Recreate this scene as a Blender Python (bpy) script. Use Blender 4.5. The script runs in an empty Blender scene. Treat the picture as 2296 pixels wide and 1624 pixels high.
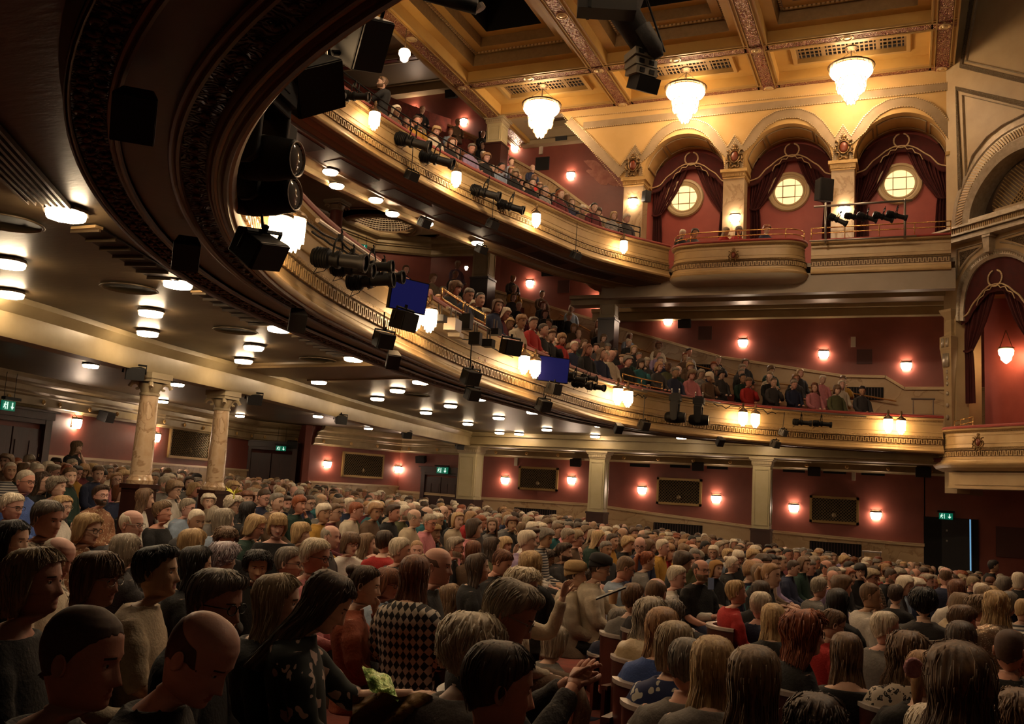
import bpy, bmesh, math, random
import numpy as np
from mathutils import Vector, Matrix
random.seed(7)
# ------------------------------------------------------------------ camera
IW, IH, FPX = 2296., 1624., 2084.
PX, PY = 1148., 812.
def nrm(v):
    v = np.array(v, float); return v/np.linalg.norm(v)
_yv = nrm([2035-PX, 1153-PY, FPX]); _h = nrm([1, .059, 0]); _n = nrm(np.cross(_yv, _h))
if _n[1] > 0: _n = -_n
RC = np.array([nrm(np.cross(_yv, _n)), _yv, _n])       # world = RC @ cam (x right, y down, z forward)
CAM = np.array([0, 0, 1.62])
def ray(px, py): return RC @ (np.array([px-PX, py-PY, FPX])/FPX)
def proj(P):
    c = RC.T @ (np.array(P, float)-CAM); return PX+FPX*c[0]/c[2], PY+FPX*c[1]/c[2], c[2]
def atY(x, y, Y): d = ray(x, y); return CAM+d*(Y/d[1])
def atZ(x, y, Z): d = ray(x, y); return CAM+d*((Z-CAM[2])/d[2])
def atD(x, y, D): return CAM+ray(x, y)*D
def hor(x): return 1153+.059*(x-2035)
FWD = nrm([RC[0, 2], RC[1, 2], 0]); RGT = np.array([FWD[1], -FWD[0], 0]); UP = np.array([0, 0, 1.])
sc = bpy.context.scene
cd = bpy.data.cameras.new('camera'); cam = bpy.data.objects.new('camera', cd); sc.collection.objects.link(cam)
cd.sensor_fit = 'HORIZONTAL'; cd.sensor_width = 36; cd.lens = 36*FPX/IW; cd.clip_start = .05; cd.clip_end = 200
M = Matrix.Identity(4)
for i in range(3):
    M[i][0] = RC[i, 0]; M[i][1] = -RC[i, 1]; M[i][2] = -RC[i, 2]; M[i][3] = CAM[i]
cam.matrix_world = M
sc.camera = cam
# ------------------------------------------------------------------ light, exposure
wd = bpy.data.worlds.new('world'); sc.world = wd; wd.use_nodes = True
wd.node_tree.nodes['Background'].inputs[0].default_value = (1, .62, .36, 1)
wd.node_tree.nodes['Background'].inputs[1].default_value = .024
sc.view_settings.view_transform = 'Standard'; sc.view_settings.look = 'None'
sc.view_settings.exposure = 0.0; sc.view_settings.gamma = 1.0; sc.view_settings.use_curve_mapping = False
cy = sc.cycles
cy.max_bounces = 5; cy.diffuse_bounces = 3; cy.glossy_bounces = 2; cy.transmission_bounces = 2; cy.transparent_max_bounces = 4
cy.caustics_reflective = False; cy.caustics_refractive = False; cy.sample_clamp_indirect = 3.0
cy.use_denoising = True
WARM = (1, .66, .34); WHITE = (1, .86, .66)
E_CHAND, E_PANEL, E_SCONCE, E_FRONT = 17., 75., 75., 24.

for (p, q, half, w) in (((3, 16, 14.2), (-4, 10, 0), 29, 1700), ((-3, 18.5, 14.2), (-4, 14.5, 0), 27, 1300), ((-1, 20.5, 14.2), (1, 20, 0), 30, 900), ((-5, 13, 13.2), (-10, 19.5, 9), 32, 1500), ((-4, 10, 13), (2, 25, 9), 25, 1500)):  # added spots without fixtures, brightening the stalls, upper circle and stage side
    l = bpy.data.lights.new('added_fill_spot', 'SPOT'); l.energy = w; l.color = (1, .74, .48); l.spot_size = math.radians(2*half); l.spot_blend = .7; l.shadow_soft_size = .25
    o = bpy.data.objects.new('added_fill_spot', l); sc.collection.objects.link(o); o.location = p; o.rotation_euler = (Vector(q)-Vector(p)).to_track_quat('-Z', 'Y').to_euler()
# ------------------------------------------------------------------ materials
MATS = {}
def mat(name, col, rough=.6, metal=0., noise=None, ns=6., bump=0., bs=40., emit=0., ecol=None, spec=.5, coat=0., sheen=0., stretch=None):
    if name in MATS: return MATS[name]
    m = bpy.data.materials.new(name); m.use_nodes = True; nt = m.node_tree; b = nt.nodes['Principled BSDF']
    b.inputs['Base Color'].default_value = (*col, 1); b.inputs['Roughness'].default_value = rough
    b.inputs['Metallic'].default_value = metal; b.inputs['Specular IOR Level'].default_value = spec
    if coat: b.inputs['Coat Weight'].default_value = coat; b.inputs['Coat Roughness'].default_value = .25
    if sheen: b.inputs['Sheen Weight'].default_value = sheen
    if emit:
        b.inputs['Emission Color'].default_value = (*(ecol or col), 1); b.inputs['Emission Strength'].default_value = emit
    vec = None
    if noise is not None or bump:
        tc = nt.nodes.new('ShaderNodeTexCoord'); vec = tc.outputs['Object']
        if stretch:
            mp = nt.nodes.new('ShaderNodeMapping'); mp.inputs['Scale'].default_value = stretch
            nt.links.new(vec, mp.inputs[0]); vec = mp.outputs[0]
    if noise is not None:
        n = nt.nodes.new('ShaderNodeTexNoise'); n.inputs['Scale'].default_value = ns; n.inputs['Detail'].default_value = 6
        n.inputs['Roughness'].default_value = .62
        r = nt.nodes.new('ShaderNodeValToRGB'); r.color_ramp.elements[0].position = .32; r.color_ramp.elements[1].position = .68
        r.color_ramp.elements[0].color = (*noise, 1); r.color_ramp.elements[1].color = (*col, 1)
        nt.links.new(vec, n.inputs[0]); nt.links.new(n.outputs[0], r.inputs[0]); nt.links.new(r.outputs[0], b.inputs['Base Color'])
    if bump:
        n2 = nt.nodes.new('ShaderNodeTexNoise'); n2.inputs['Scale'].default_value = bs; n2.inputs['Detail'].default_value = 3
        bp = nt.nodes.new('ShaderNodeBump'); bp.inputs['Strength'].default_value = bump; bp.inputs['Distance'].default_value = .02
        nt.links.new(vec, n2.inputs[0]); nt.links.new(n2.outputs[0], bp.inputs['Height']); nt.links.new(bp.outputs[0], b.inputs['Normal'])
    MATS[name] = m; return m
def orn(name, base, gold, scale=9., thr=.5, metal=.5, kind='vor'):
    """carved strip: scrolls of gilt relief over a painted ground"""
    if name in MATS: return MATS[name]
    m = bpy.data.materials.new(name); m.use_nodes = True; nt = m.node_tree; b = nt.nodes['Principled BSDF']
    tc = nt.nodes.new('ShaderNodeTexCoord'); n = nt.nodes.new('ShaderNodeTexNoise'); n.inputs['Scale'].default_value = scale*.6
    mx = nt.nodes.new('ShaderNodeVectorMath'); mx.operation = 'MULTIPLY_ADD'; mx.inputs[1].default_value = (.25, .25, .25)
    nt.links.new(tc.outputs['Object'], n.inputs[0]); nt.links.new(n.outputs[1], mx.inputs[0]); nt.links.new(tc.outputs['Object'], mx.inputs[2])
    v = nt.nodes.new('ShaderNodeTexVoronoi'); v.inputs['Scale'].default_value = scale; v.feature = 'DISTANCE_TO_EDGE' if kind == 'edge' else 'F1'
    nt.links.new(mx.outputs[0], v.inputs[0])
    w = nt.nodes.new('ShaderNodeMath'); w.operation = 'MULTIPLY'; w.inputs[1].default_value = 22.
    sn = nt.nodes.new('ShaderNodeMath'); sn.operation = 'SINE'
    nt.links.new(v.outputs[0], w.inputs[0]); nt.links.new(w.outputs[0], sn.inputs[0])
    r = nt.nodes.new('ShaderNodeValToRGB'); r.color_ramp.elements[0].position = thr-.12; r.color_ramp.elements[1].position = thr+.12
    r.color_ramp.elements[0].color = (*base, 1); r.color_ramp.elements[1].color = (*gold, 1)
    nt.links.new(sn.outputs[0], r.inputs[0]); nt.links.new(r.outputs[0], b.inputs['Base Color'])
    bp = nt.nodes.new('ShaderNodeBump'); bp.inputs['Strength'].default_value = .9; bp.inputs['Distance'].default_value = .03
    nt.links.new(sn.outputs[0], bp.inputs['Height']); nt.links.new(bp.outputs[0], b.inputs['Normal'])
    b.inputs['Metallic'].default_value = metal*.5; b.inputs['Roughness'].default_value = .38
    MATS[name] = m; return m
def marble(name, c1, c2, vein, rough=.3, scale=1.3):
    m = bpy.data.materials.new(name); m.use_nodes = True; nt = m.node_tree; b = nt.nodes['Principled BSDF']
    tc = nt.nodes.new('ShaderNodeTexCoord')
    n = nt.nodes.new('ShaderNodeTexNoise'); n.inputs['Scale'].default_value = scale; n.inputs['Detail'].default_value = 8; n.inputs['Distortion'].default_value = 1.6
    r = nt.nodes.new('ShaderNodeValToRGB'); e = r.color_ramp.elements
    e[0].position = .3; e[0].color = (*c1, 1); e[1].position = .62; e[1].color = (*c2, 1)
    k = e.new(.47); k.color = (*c2, 1); k = e.new(.495); k.color = (*vein, 1); k = e.new(.52); k.color = (*c1, 1)
    nt.links.new(tc.outputs['Object'], n.inputs[0]); nt.links.new(n.outputs[0], r.inputs[0]); nt.links.new(r.outputs[0], b.inputs['Base Color'])
    b.inputs['Roughness'].default_value = rough
    MATS[name] = m; return m
def lattice(name, c_bar, c_hole, scale, rot=.785):
    m = bpy.data.materials.new(name); m.use_nodes = True; nt = m.node_tree; b = nt.nodes['Principled BSDF']
    b.inputs['Base Color'].default_value = (*c_bar, 1); b.inputs['Roughness'].default_value = .5; MATS[name] = m; return m
GOLD = mat('gilt_plaster', (.74, .49, .20), .42, .25, (.55, .33, .10), 5, .12, 60)
YEL = mat('ochre_plaster', (.72, .47, .19), .5, 0, (.62, .38, .13), .9, .05, 30, spec=.3)
YELC = mat('ochre_ceiling_paint', (.60, .37, .105), .5, 0, (.50, .29, .075), .9, .05, 30, spec=.3)
CREAM = mat('cream_balcony_paint', (.60, .42, .20), .42, .05, (.46, .30, .13), 1.6, .06, 30)
TAUPE = mat('taupe_band_paint', (.42, .30, .17), .5, .1, (.33, .23, .12), 3, .05, 40)
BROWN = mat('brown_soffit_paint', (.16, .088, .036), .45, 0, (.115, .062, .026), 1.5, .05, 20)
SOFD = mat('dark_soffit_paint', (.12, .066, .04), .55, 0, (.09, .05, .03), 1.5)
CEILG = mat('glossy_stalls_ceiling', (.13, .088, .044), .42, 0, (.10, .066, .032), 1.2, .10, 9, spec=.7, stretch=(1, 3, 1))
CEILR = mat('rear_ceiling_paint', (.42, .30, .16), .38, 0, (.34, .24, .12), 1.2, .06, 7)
RED = mat('red_wall_paint', (.25, .066, .045), .5, 0, (.19, .047, .034), 1.1, .05, 16)
MAROON = mat('maroon_trim_paint', (.22, .035, .025), .45, 0, (.16, .025, .02), 5)
VELVET = mat('red_velvet_rail', (.36, .035, .022), .75, 0, (.28, .025, .018), 20, .2, 120, sheen=.4)
DRAPE = mat('burgundy_drape', (.085, .009, .008), .85, 0, (.055, .007, .006), 6, .1, 90)
BRAID = mat('cream_braid', (.85, .66, .40), .6, 0, (.7, .5, .27), 40, .5, 150)
MARB = marble('cream_marble', (.58, .42, .24), (.52, .36, .20), (.38, .24, .12), .3, .9)
MARC = marble('column_marble', (.62, .45, .29), (.54, .37, .22), (.36, .22, .12), .22, 2.2)
WOOD = mat('dark_mahogany', (.05, .016, .011), .35, 0, (.03, .01, .008), 3, .08, 30, stretch=(1, 1, .12))
BLACK = mat('black_metal', (.004, .004, .0042), .5, 0, (.006, .0057, .0057), 20, spec=.2)
BLACKP = mat('black_plastic', (.011, .0105, .0105), .5, spec=.3)
VOID = mat('black_void', (.004, .003, .003), .9)
STEEL = mat('steel_tube', (.42, .38, .34), .35, .9)
BRASS = mat('polished_brass', (.72, .44, .16), .25, .9)
BRONZE = mat('aged_bronze', (.24, .16, .085), .4, .7, (.12, .07, .035), 12, .3, 40)
CARPET = mat('red_patterned_carpet', (.20, .035, .02), .95, 0, (.09, .02, .012), 5, .3, 90)
STRIPR = orn('red_gilt_ornament', (.26, .045, .03), (.62, .40, .17), 9)
STRIPD = orn('dark_foliage_ornament', (.07, .035, .02), (.15, .09, .045), 11)
STRIPG = orn('gilt_bead_ornament', (.34, .21, .09), (.85, .62, .32), 22, .5, .8)
GLOW = mat('lit_chandelier_glass', (1, .9, .75), .3, emit=E_CHAND, ecol=(1, .73, .46))
PANEL = mat('lit_panel_glass', (1, .9, .75), .3, emit=E_PANEL, ecol=(1, .74, .46))
SGLOW = mat('lit_sconce_glass', (1, .9, .75), .3, emit=E_SCONCE, ecol=(1, .74, .52))
FGLOW = mat('lit_lantern_glass', (1, .9, .75), .3, emit=E_FRONT, ecol=(1, .66, .34))
WGLOW = mat('lit_window_glass', (1, .9, .6), .3, noise=None, emit=1.15, ecol=(1, .72, .34))
SCREEN = mat('blue_screen', (.01, .01, .06), .25, emit=.045, ecol=(.12, .13, 1.))
SPOTL = mat('spotlight_lens', (.3, .28, .26), .08, .2, spec=1.)
GREEN = mat('exit_green', (.0, .16, .08), .5, emit=.25, ecol=(.0, .35, .2))
SIGNW = mat('exit_white', (.8, .9, .85), .5, emit=.9, ecol=(.7, 1, .85))
WHITEP = mat('white_plastic', (.7, .62, .5), .5)

# ------------------------------------------------------------------ mesh helpers
COL = sc.collection
def axes(dirv, up=(0, 0, 1)):
    x = nrm(dirv); z = np.array(up, float)
    if abs(x @ z) > .98: z = np.array([1., 0, 0])
    y = nrm(np.cross(z, x)); z = np.cross(x, y); return x, y, z
class MB:
    def __init__(s): s.v = []; s.f = []; s.m = []; s.n = 0
    def add(s, V, F, mi=0):
        V = np.asarray(V, float).reshape(-1, 3); o = s.n; s.v.append(V); s.n += len(V)
        for f in F: s.f.append(tuple(i+o for i in f)); s.m.append(mi)
        return s
    def box(s, c, size, ax=None, mi=0, taper=1.):
        c = np.array(c, float); h = np.array(size, float)/2
        A = np.array(ax) if ax is not None else np.eye(3)
        V = []
        for z in (-1, 1):
            t = taper if z > 0 else 1
            for x, y in ((-1, -1), (1, -1), (1, 1), (-1, 1)):
                V.append(c+A[0]*h[0]*x*t+A[1]*h[1]*y*t+A[2]*h[2]*z)
        return s.add(V, [(3, 2, 1, 0), (4, 5, 6, 7), (0, 1, 5, 4), (1, 2, 6, 5), (2, 3, 7, 6), (3, 0, 4, 7)], mi)
    def grid(s, P, mi=0, closeu=False, closev=False, capu=False):
        P = np.asarray(P, float); a, b = P.shape[:2]; F = []
        for i in range(a if closeu else a-1):
            for j in range(b if closev else b-1):
                i2 = (i+1) % a; j2 = (j+1) % b
                F.append((i*b+j, i*b+j2, i2*b+j2, i2*b+j))
        if capu:
            F.append(tuple(range(b))[::-1]); F.append(tuple((a-1)*b+j for j in range(b)))
        return s.add(P.reshape(-1, 3), F, mi)
    def tube(s, pts, r, n=8, mi=0, flat=1.):
        pts = np.array(pts, float); k = len(pts); r = np.broadcast_to(np.array(r, float), (k,))
        P = np.zeros((k, n, 3)); T = np.gradient(pts, axis=0) if k > 2 else np.array([pts[1]-pts[0]]*2)
        up = np.array([0, 0, 1.]) if abs(nrm(T[0])[2]) < .9 else np.array([1., 0, 0])
        for i in range(k):
            t = nrm(T[i]); y = np.cross(up, t)
            if np.linalg.norm(y) < 1e-6: y = np.array([0, 1., 0])
            y = nrm(y); z = np.cross(t, y); up = z
            a = np.arange(n)*2*math.pi/n
            P[i] = pts[i]+r[i]*(np.cos(a)[:, None]*y+flat*np.sin(a)[:, None]*z)
        return s.grid(P, mi, closev=True, capu=True)
    def lathe(s, prof, c=(0, 0, 0), n=20, mi=0, ax=None, cap=True):
        """prof = [(r, h)] about axis ax[2]"""
        A = np.array(ax) if ax is not None else np.eye(3); c = np.array(c, float)
        a = np.arange(n)*2*math.pi/n
        P = np.array([[c+A[0]*r*math.cos(t)+A[1]*r*math.sin(t)+A[2]*h for t in a] for r, h in prof])
        return s.grid(P, mi, closev=True, capu=cap)
    def ball(s, c, r, n=12, k=8, mi=0, sc_=(1, 1, 1), ax=None):
        A = np.array(ax) if ax is not None else np.eye(3)
        th = np.linspace(.02, math.pi-.02, k); ph = np.arange(n)*2*math.pi/n
        P = np.array([[np.array(c)+r*(A[0]*sc_[0]*math.sin(t)*math.cos(p)+A[1]*sc_[1]*math.sin(t)*math.sin(p)+A[2]*sc_[2]*math.cos(t)) for p in ph] for t in th])
        return s.grid(P[::-1], mi, closev=True, capu=True)
    def prism(s, pts, d, mi=0, back=True):
        """planar polygon pts (3d) extruded by vector d"""
        pts = np.array(pts, float); n = len(pts); V = np.vstack([pts, pts+np.array(d, float)])
        F = [tuple(range(n)), tuple(range(2*n-1, n-1, -1))]+[(i, i+n, (i+1) % n+n, (i+1) % n) for i in range(n)]
        return s.add(V, F, mi)
    def build(s, name, mats, parent=None, smooth=False, autos=None, recentre=True):
        me = bpy.data.meshes.new(name); V = np.vstack(s.v)
        if parent is None:
            org = np.array([(V[:, 0].min()+V[:, 0].max())/2, (V[:, 1].min()+V[:, 1].max())/2, V[:, 2].min()]) if recentre else np.zeros(3)
        else:
            org = np.zeros(3); q = parent
            while q is not None: org = org+np.array(q.location); q = q.parent
        V = V-org
        me.from_pydata(V.tolist(), [], s.f)
        if not isinstance(mats, (list, tuple)): mats = [mats]
        for m in mats: me.materials.append(m)
        if any(s.m): me.polygons.foreach_set('material_index', s.m)
        if smooth: me.polygons.foreach_set('use_smooth', [True]*len(s.f))
        me.update(); me.validate()
        if autos: me.set_sharp_from_angle(angle=autos)
        o = bpy.data.objects.new(name, me); COL.objects.link(o)
        if parent is not None: o.parent = parent
        else: o.location = org
        return o
def tag(o, label=None, cat=None, group=None, kind=None):
    if label: o['label'] = label
    if cat: o['category'] = cat
    if group: o['group'] = group
    if kind: o['kind'] = kind
    return o
def empty(name, loc=(0, 0, 0), rz=0., label=None, cat=None, group=None):
    o = bpy.data.objects.new(name, None); COL.objects.link(o); o.location = loc; o.rotation_euler = (0, 0, rz); o.empty_display_size = .1
    return tag(o, label, cat, group)
def struct(o): o['kind'] = 'structure'; return o
def copy_tree(o, parent=None):
    c = o.copy(); COL.objects.link(c)
    if parent is not None: c.parent = parent
    for ch in list(o.children): copy_tree(ch, c)
    return c
def frame_obj(o, loc, x=None, z=(0, 0, 1)):
    """place object o with local x axis along x"""
    X, Y, Z = axes(x, z); m = Matrix.Identity(4)
    for i in range(3): m[i][0] = X[i]; m[i][1] = Y[i]; m[i][2] = Z[i]; m[i][3] = loc[i]
    o.matrix_world = m
def smooth_path(P, n):
    P = np.array(P, float); k = len(P); d = np.r_[0, np.cumsum(np.linalg.norm(np.diff(P, axis=0), axis=1))]
    T = np.gradient(P, d, axis=0); u = np.linspace(0, d[-1], n); out = []
    for t in u:
        i = min(max(np.searchsorted(d, t)-1, 0), k-2); h = d[i+1]-d[i]; s = (t-d[i])/h
        out.append((2*s**3-3*s**2+1)*P[i]+(s**3-2*s**2+s)*h*T[i]+(-2*s**3+3*s**2)*P[i+1]+(s**3-s**2)*h*T[i+1])
    return np.array(out)
def relax(P, it=30):
    P = P.copy()
    for _ in range(it): P[1:-1] = .5*P[1:-1]+.25*(P[:-2]+P[2:])
    return P
def normals2(P, toward):
    T = np.gradient(P[:, :2], axis=0); T /= np.linalg.norm(T, axis=1)[:, None]
    N = np.stack([-T[:, 1], T[:, 0]], 1)
    mid = len(P)//2
    if (np.array(toward)-P[mid, :2]) @ N[mid] < 0: N = -N
    return N, T
def sweep(mb, P, N, prof, mi=0):
    """P plan points (n,2+), N plan normals; prof [(offset along N, z)]"""
    G = np.array([[[p[0]+n[0]*o, p[1]+n[1]*o, z] for p, n in zip(P, N)] for o, z in prof])
    return mb.grid(G, mi)
def along(P, dist):
    d = np.r_[0, np.cumsum(np.linalg.norm(np.diff(P[:, :2], axis=0), axis=1))]
    return d
def yaw_of(v): return math.atan2(v[1], v[0])
# ================================================================== THE SETTING
A30 = math.radians(35)
HALL = (2.5, 13.5)
# ---- plan of the two balcony fronts
lipnear = [(739, 22), (628, 103), (554, 185), (517, 251), (491, 314), (497, 418), (517, 466), (554, 517)]
bandfar = [(628, 577), (677, 614), (736, 654), (800, 688), (862, 722), (923, 753), (985, 783), (1016, 802), (1099, 835), (1183, 863), (1266, 891), (1377, 924), (1455, 939), (1594, 958), (1698, 969), (1838, 979), (2012, 988), (2117, 993)]
ctrl = [(1.6, 1.6), (-.3, 1.9)]+[tuple(atZ(x, y, 3.2)[:2]) for x, y in lipnear[:-2]]+[tuple(atZ(x, y, 3.42)[:2]) for x, y in bandfar]
LP = relax(smooth_path(ctrl, 170), 60); LN, LT = normals2(LP, HALL)
ubc = [(-5.2, 1.2), (-7.4, 4.4), (-8.7, 8), (-9.25, 11)]+[tuple(atZ(x, y, 8.0)[:2]) for x, y in [(746, 255), (820, 307), (893, 351), (967, 394), (1041, 431), (1115, 466), (1189, 497), (1250, 521), (1321, 558), (1404, 578), (1450, 589), (1503, 601)]]
UP_ = relax(smooth_path(ubc, 150), 60); UN, UT = normals2(UP_, HALL)
def at_path(P, N, i, o, z):
    i = max(0, min(len(P)-1.001, i)); k = int(i); f = i-k
    p = P[k]*(1-f)+P[k+1]*f; n = N[k]*(1-f)+N[k+1]*f
    return np.array([p[0]+n[0]*o, p[1]+n[1]*o, z])
def front(P, N, z0, names, keyname, dz=0., bow=False):
    """balcony front swept along P: z0 = underside of the lip"""
    mb = MB()
    sweep(mb, P, N, [(-.10, z0), (0, z0), (.02, z0+.03), (.02, z0+.05), (-.01, z0+.07), (-.03, z0+.11), (-.03, z0+.13), (-.055, z0+.15), (-.06, z0+.2)], 0)
    sweep(mb, P, N, [(-.06, z0+.2), (-.06, z0+.34)], 1)
    sweep(mb, P, N, [(-.06, z0+.34), (-.03, z0+.35), (-.03, z0+.37), (-.07, z0+.39), (-.075, z0+.42)], 2)
    sweep(mb, P, N, [(-.075, z0+.42), (-.085, z0+.5), (-.075, z0+.505), (-.075, z0+.52), (-.09, z0+.525), (-.095, z0+.70), (-.08, z0+.705), (-.08, z0+.725), (-.095, z0+.73), (-.095, z0+.77)], 0)
    sweep(mb, P, N, [(-.095, z0+.77), (-.06, z0+.79), (-.06, z0+.81)], 2)
    sweep(mb, P, N, [(-.06, z0+.81), (-.02, z0+.83), (-.01, z0+.86), (-.03, z0+.87)], 0)
    sweep(mb, P, N, [(-.35, z0+.87), (-.35, z0+.3), (-.1, z0)], 0)
    o = mb.build(names, [CREAM, STRIPK, STRIPG], smooth=True, autos=A30); struct(o)
    r = MB(); sweep(r, P, N, [(-.36, z0+.87), (-.04, z0+.87), (-.015, z0+.885), (-.01, z0+.91), (-.025, z0+.94), (-.06, z0+.95), (-.32, z0+.95), (-.355, z0+.93), (-.36, z0+.87)])
    r.build('velvet_rail', VELVET, o, smooth=True, autos=A30)
    # greek key teeth
    d = np.r_[0, np.cumsum(np.linalg.norm(np.diff(P[:, :2], axis=0), axis=1))]; k = MB(); t = .05; j = 0
    while t < d[-1]:
        i = np.searchsorted(d, t)-1; f = (t-d[i])/(d[i+1]-d[i]); p = at_path(P, N, i+f, -.055, z0+.27)
        n = N[i]; tt = np.array([n[1], -n[0]])
        ax = [np.array([tt[0], tt[1], 0]), np.array([n[0], n[1], 0]), UP]
        k.box(p, (.022, .04, .11), ax)
        k.box(p+ax[0]*.03+UP*(.045 if j % 2 else -.045), (.05, .04, .02), ax)
        t += .058; j += 1
    k.build(keyname, CREAM, o)
    return o
STRIPK = mat('key_band_ground', (.16, .09, .04), .6)
# lower circle front
lowf = front(LP, LN, 3.15, 'trim_lower_circle_front', 'key_band')
# soffit of the lower circle: lip mouldings, ornament strips, plain band, foliage strip, edge bead
def soffit(P, N, name, segs, z):
    mb = MB()
    for (o0, o1, dz0, dz1, mi) in segs:
        if mi in (1, 4):
            sweep(mb, P, N, [(-o0, z+dz0), (-o1, z+dz1)], mi)
        else:
            m = (o0+o1)/2; sweep(mb, P, N, [(-o0, z+dz0), (-o0-.012, z+dz0-.018), (-m+(o1-o0)*.1, z+(dz0+dz1)/2-.02), (-m, z+(dz0+dz1)/2), (-m-(o1-o0)*.1, z+(dz0+dz1)/2-.02), (-o1+.012, z+dz1-.018), (-o1, z+dz1)], mi)
    return mb
segs = [(.02, .10, 0, .015, 0), (.10, .155, .015, .03, 0), (.155, .29, .035, .035, 2), (.29, .36, .03, .03, 0), (.36, .60, .05, .05, 1), (.60, .66, .03, .03, 0), (.66, .82, .035, .035, 3), (.82, .85, .02, .0, 0)]
mb = MB()
for (o0, o1, dz0, dz1, mi) in segs:
    z = 3.15; o0 *= .9; o1 *= .9
    if mi: sweep(mb, LP, LN, [(-o0, z+dz0+.0), (-o1, z+dz1)], mi)
    else:
        w = o1-o0; sweep(mb, LP, LN, [(-o0, z+dz0), (-o0-.1*w, z+dz0-.02), (-o0-.35*w, z+dz0-.022), (-o0-.45*w, z+dz0-.005), (-o0-.7*w, z+dz0-.015), (-o0-.9*w, z+dz1-.012), (-o1, z+dz1)], 0)
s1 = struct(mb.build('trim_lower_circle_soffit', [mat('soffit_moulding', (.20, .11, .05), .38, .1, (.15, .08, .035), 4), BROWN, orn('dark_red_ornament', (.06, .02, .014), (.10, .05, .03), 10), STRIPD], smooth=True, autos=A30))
# foliage relief on the outer strip and scroll relief on the inner one: real raised scrolls
rel = MB(); d = along(LP, 0)
for off, step, n_, s0 in ((.666, .085, 0, .027), (.2, .16, 0, .02)):
    t = .5
    while t < d[-1]*.62:
        i = np.searchsorted(d, t)-1; f = (t-d[i])/(d[i+1]-d[i])
        sgn = 1 if int(t/step) % 2 else -1
        for q in range(2 if off > .5 else 1):
            c = at_path(LP, LN, i+f, -off+sgn*(.032 if q == 0 else -.035)*(off > .5), 3.175)
            a = np.linspace(0, 4.6, 7)*sgn+t*7; R = s0*(1-.1*np.arange(7))
            pts = [c+np.array([R[j]*math.cos(a[j]), R[j]*math.sin(a[j]), 0]) for j in range(7)]
            rel.tube(pts, [.011, .012, .012, .011, .01, .009, .006], 4)
        t += step
struct(rel.build('trim_soffit_scrolls', mat('scroll_relief', (.13, .075, .04), .4, .2), smooth=True))
# stalls ceiling (underside of the lower circle beyond the soffit)
def outer(p, n, o0, L):
    q = p-n*o0
    e = p-n*L
    if e[1] > 30.0:
        s = (30.0-q[1])/(e[1]-q[1]); e = q+(e-q)*s
    if e[1] < -4: s = (-4-q[1])/(e[1]-q[1]); e = q+(e-q)*s
    return q, e
G = []
for p, n in zip(LP[:, :2], LN):
    q, e = outer(p, n, .765, 22.)
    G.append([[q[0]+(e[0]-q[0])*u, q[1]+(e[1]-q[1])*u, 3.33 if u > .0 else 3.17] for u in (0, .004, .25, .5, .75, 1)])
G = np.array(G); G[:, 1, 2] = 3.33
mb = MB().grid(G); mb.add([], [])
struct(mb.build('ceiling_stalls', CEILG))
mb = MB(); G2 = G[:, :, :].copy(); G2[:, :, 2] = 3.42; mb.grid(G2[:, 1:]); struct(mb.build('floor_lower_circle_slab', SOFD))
# ---- upper circle front, soffit
front(UP_, UN, 7.72, 'trim_upper_circle_front', 'key_band')
mb = MB()
sweep(mb, UP_, UN, [(-.02, 7.72), (-.05, 7.69), (-.1, 7.7), (-.12, 7.68), (-.2, 7.66), (-.22, 7.70), (-.3, 7.62), (-.34, 7.62)], 0)
sweep(mb, UP_, UN, [(-.34, 7.62), (-.36, 7.58), (-.92, 7.55), (-.92, 7.57)], 1)
sweep(mb, UP_, UN, [(-.92, 7.57), (-.94, 7.53), (-.98, 7.53), (-1.0, 7.58), (-1.03, 7.63)], 0)
sweep(mb, UP_, UN, [(-1.42, 7.63), (-1.43, 7.55), (-1.46, 7.52), (-1.60, 7.52), (-1.63, 7.55), (-1.64, 7.63)], 2)
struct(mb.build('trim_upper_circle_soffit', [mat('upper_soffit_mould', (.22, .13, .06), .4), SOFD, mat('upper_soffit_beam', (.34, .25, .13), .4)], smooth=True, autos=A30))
rec = MB(); du = along(UP_, 0)      # recessed dark panels along the soffit
for t0 in np.arange(8.5, du[-1]-1.2, 1.75):
    pts = []
    for o, q in ((.46, 0), (.46, 1.25), (.84, 1.25), (.84, 0)):
        i = np.interp(t0+q, du, np.arange(len(du))); pts.append(at_path(UP_, UN, i, -o, 7.575-.05*(o-.36)))
    rec.prism([p+UP*-.004 for p in pts], (0, 0, .03))
struct(rec.build('trim_soffit_vent_panels', mat('soffit_vent', (.025, .013, .009), .6)))
# ceiling over the lower circle
cz_lc = lambda x: float(np.interp(x, [-12.8, -9.0, -8.6], [10.25, 8.5, 7.62]))
G = []; G0 = []
for p, n in zip(UP_[:, :2], UN):
    q = p-n*1.0; e = p-n*16; 
    if e[1] > 30: s = (30-q[1])/(e[1]-q[1]); e = q+(e-q)*s
    q2 = p-n*1.66; G0.append([[*q, 7.62], [*(p-n*1.64), 7.62], [*(p-n*1.66), cz_lc(q2[0])]])
    G.append([[q2[0]+(e[0]-q2[0])*u, q2[1]+(e[1]-q2[1])*u, cz_lc(q2[0]+(e[0]-q2[0])*u)] for u in (0, .1, .3, .6, 1)])
G = np.array(G); struct(MB().grid(G0).build('ceiling_lamp_strip', CEILR))
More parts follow.
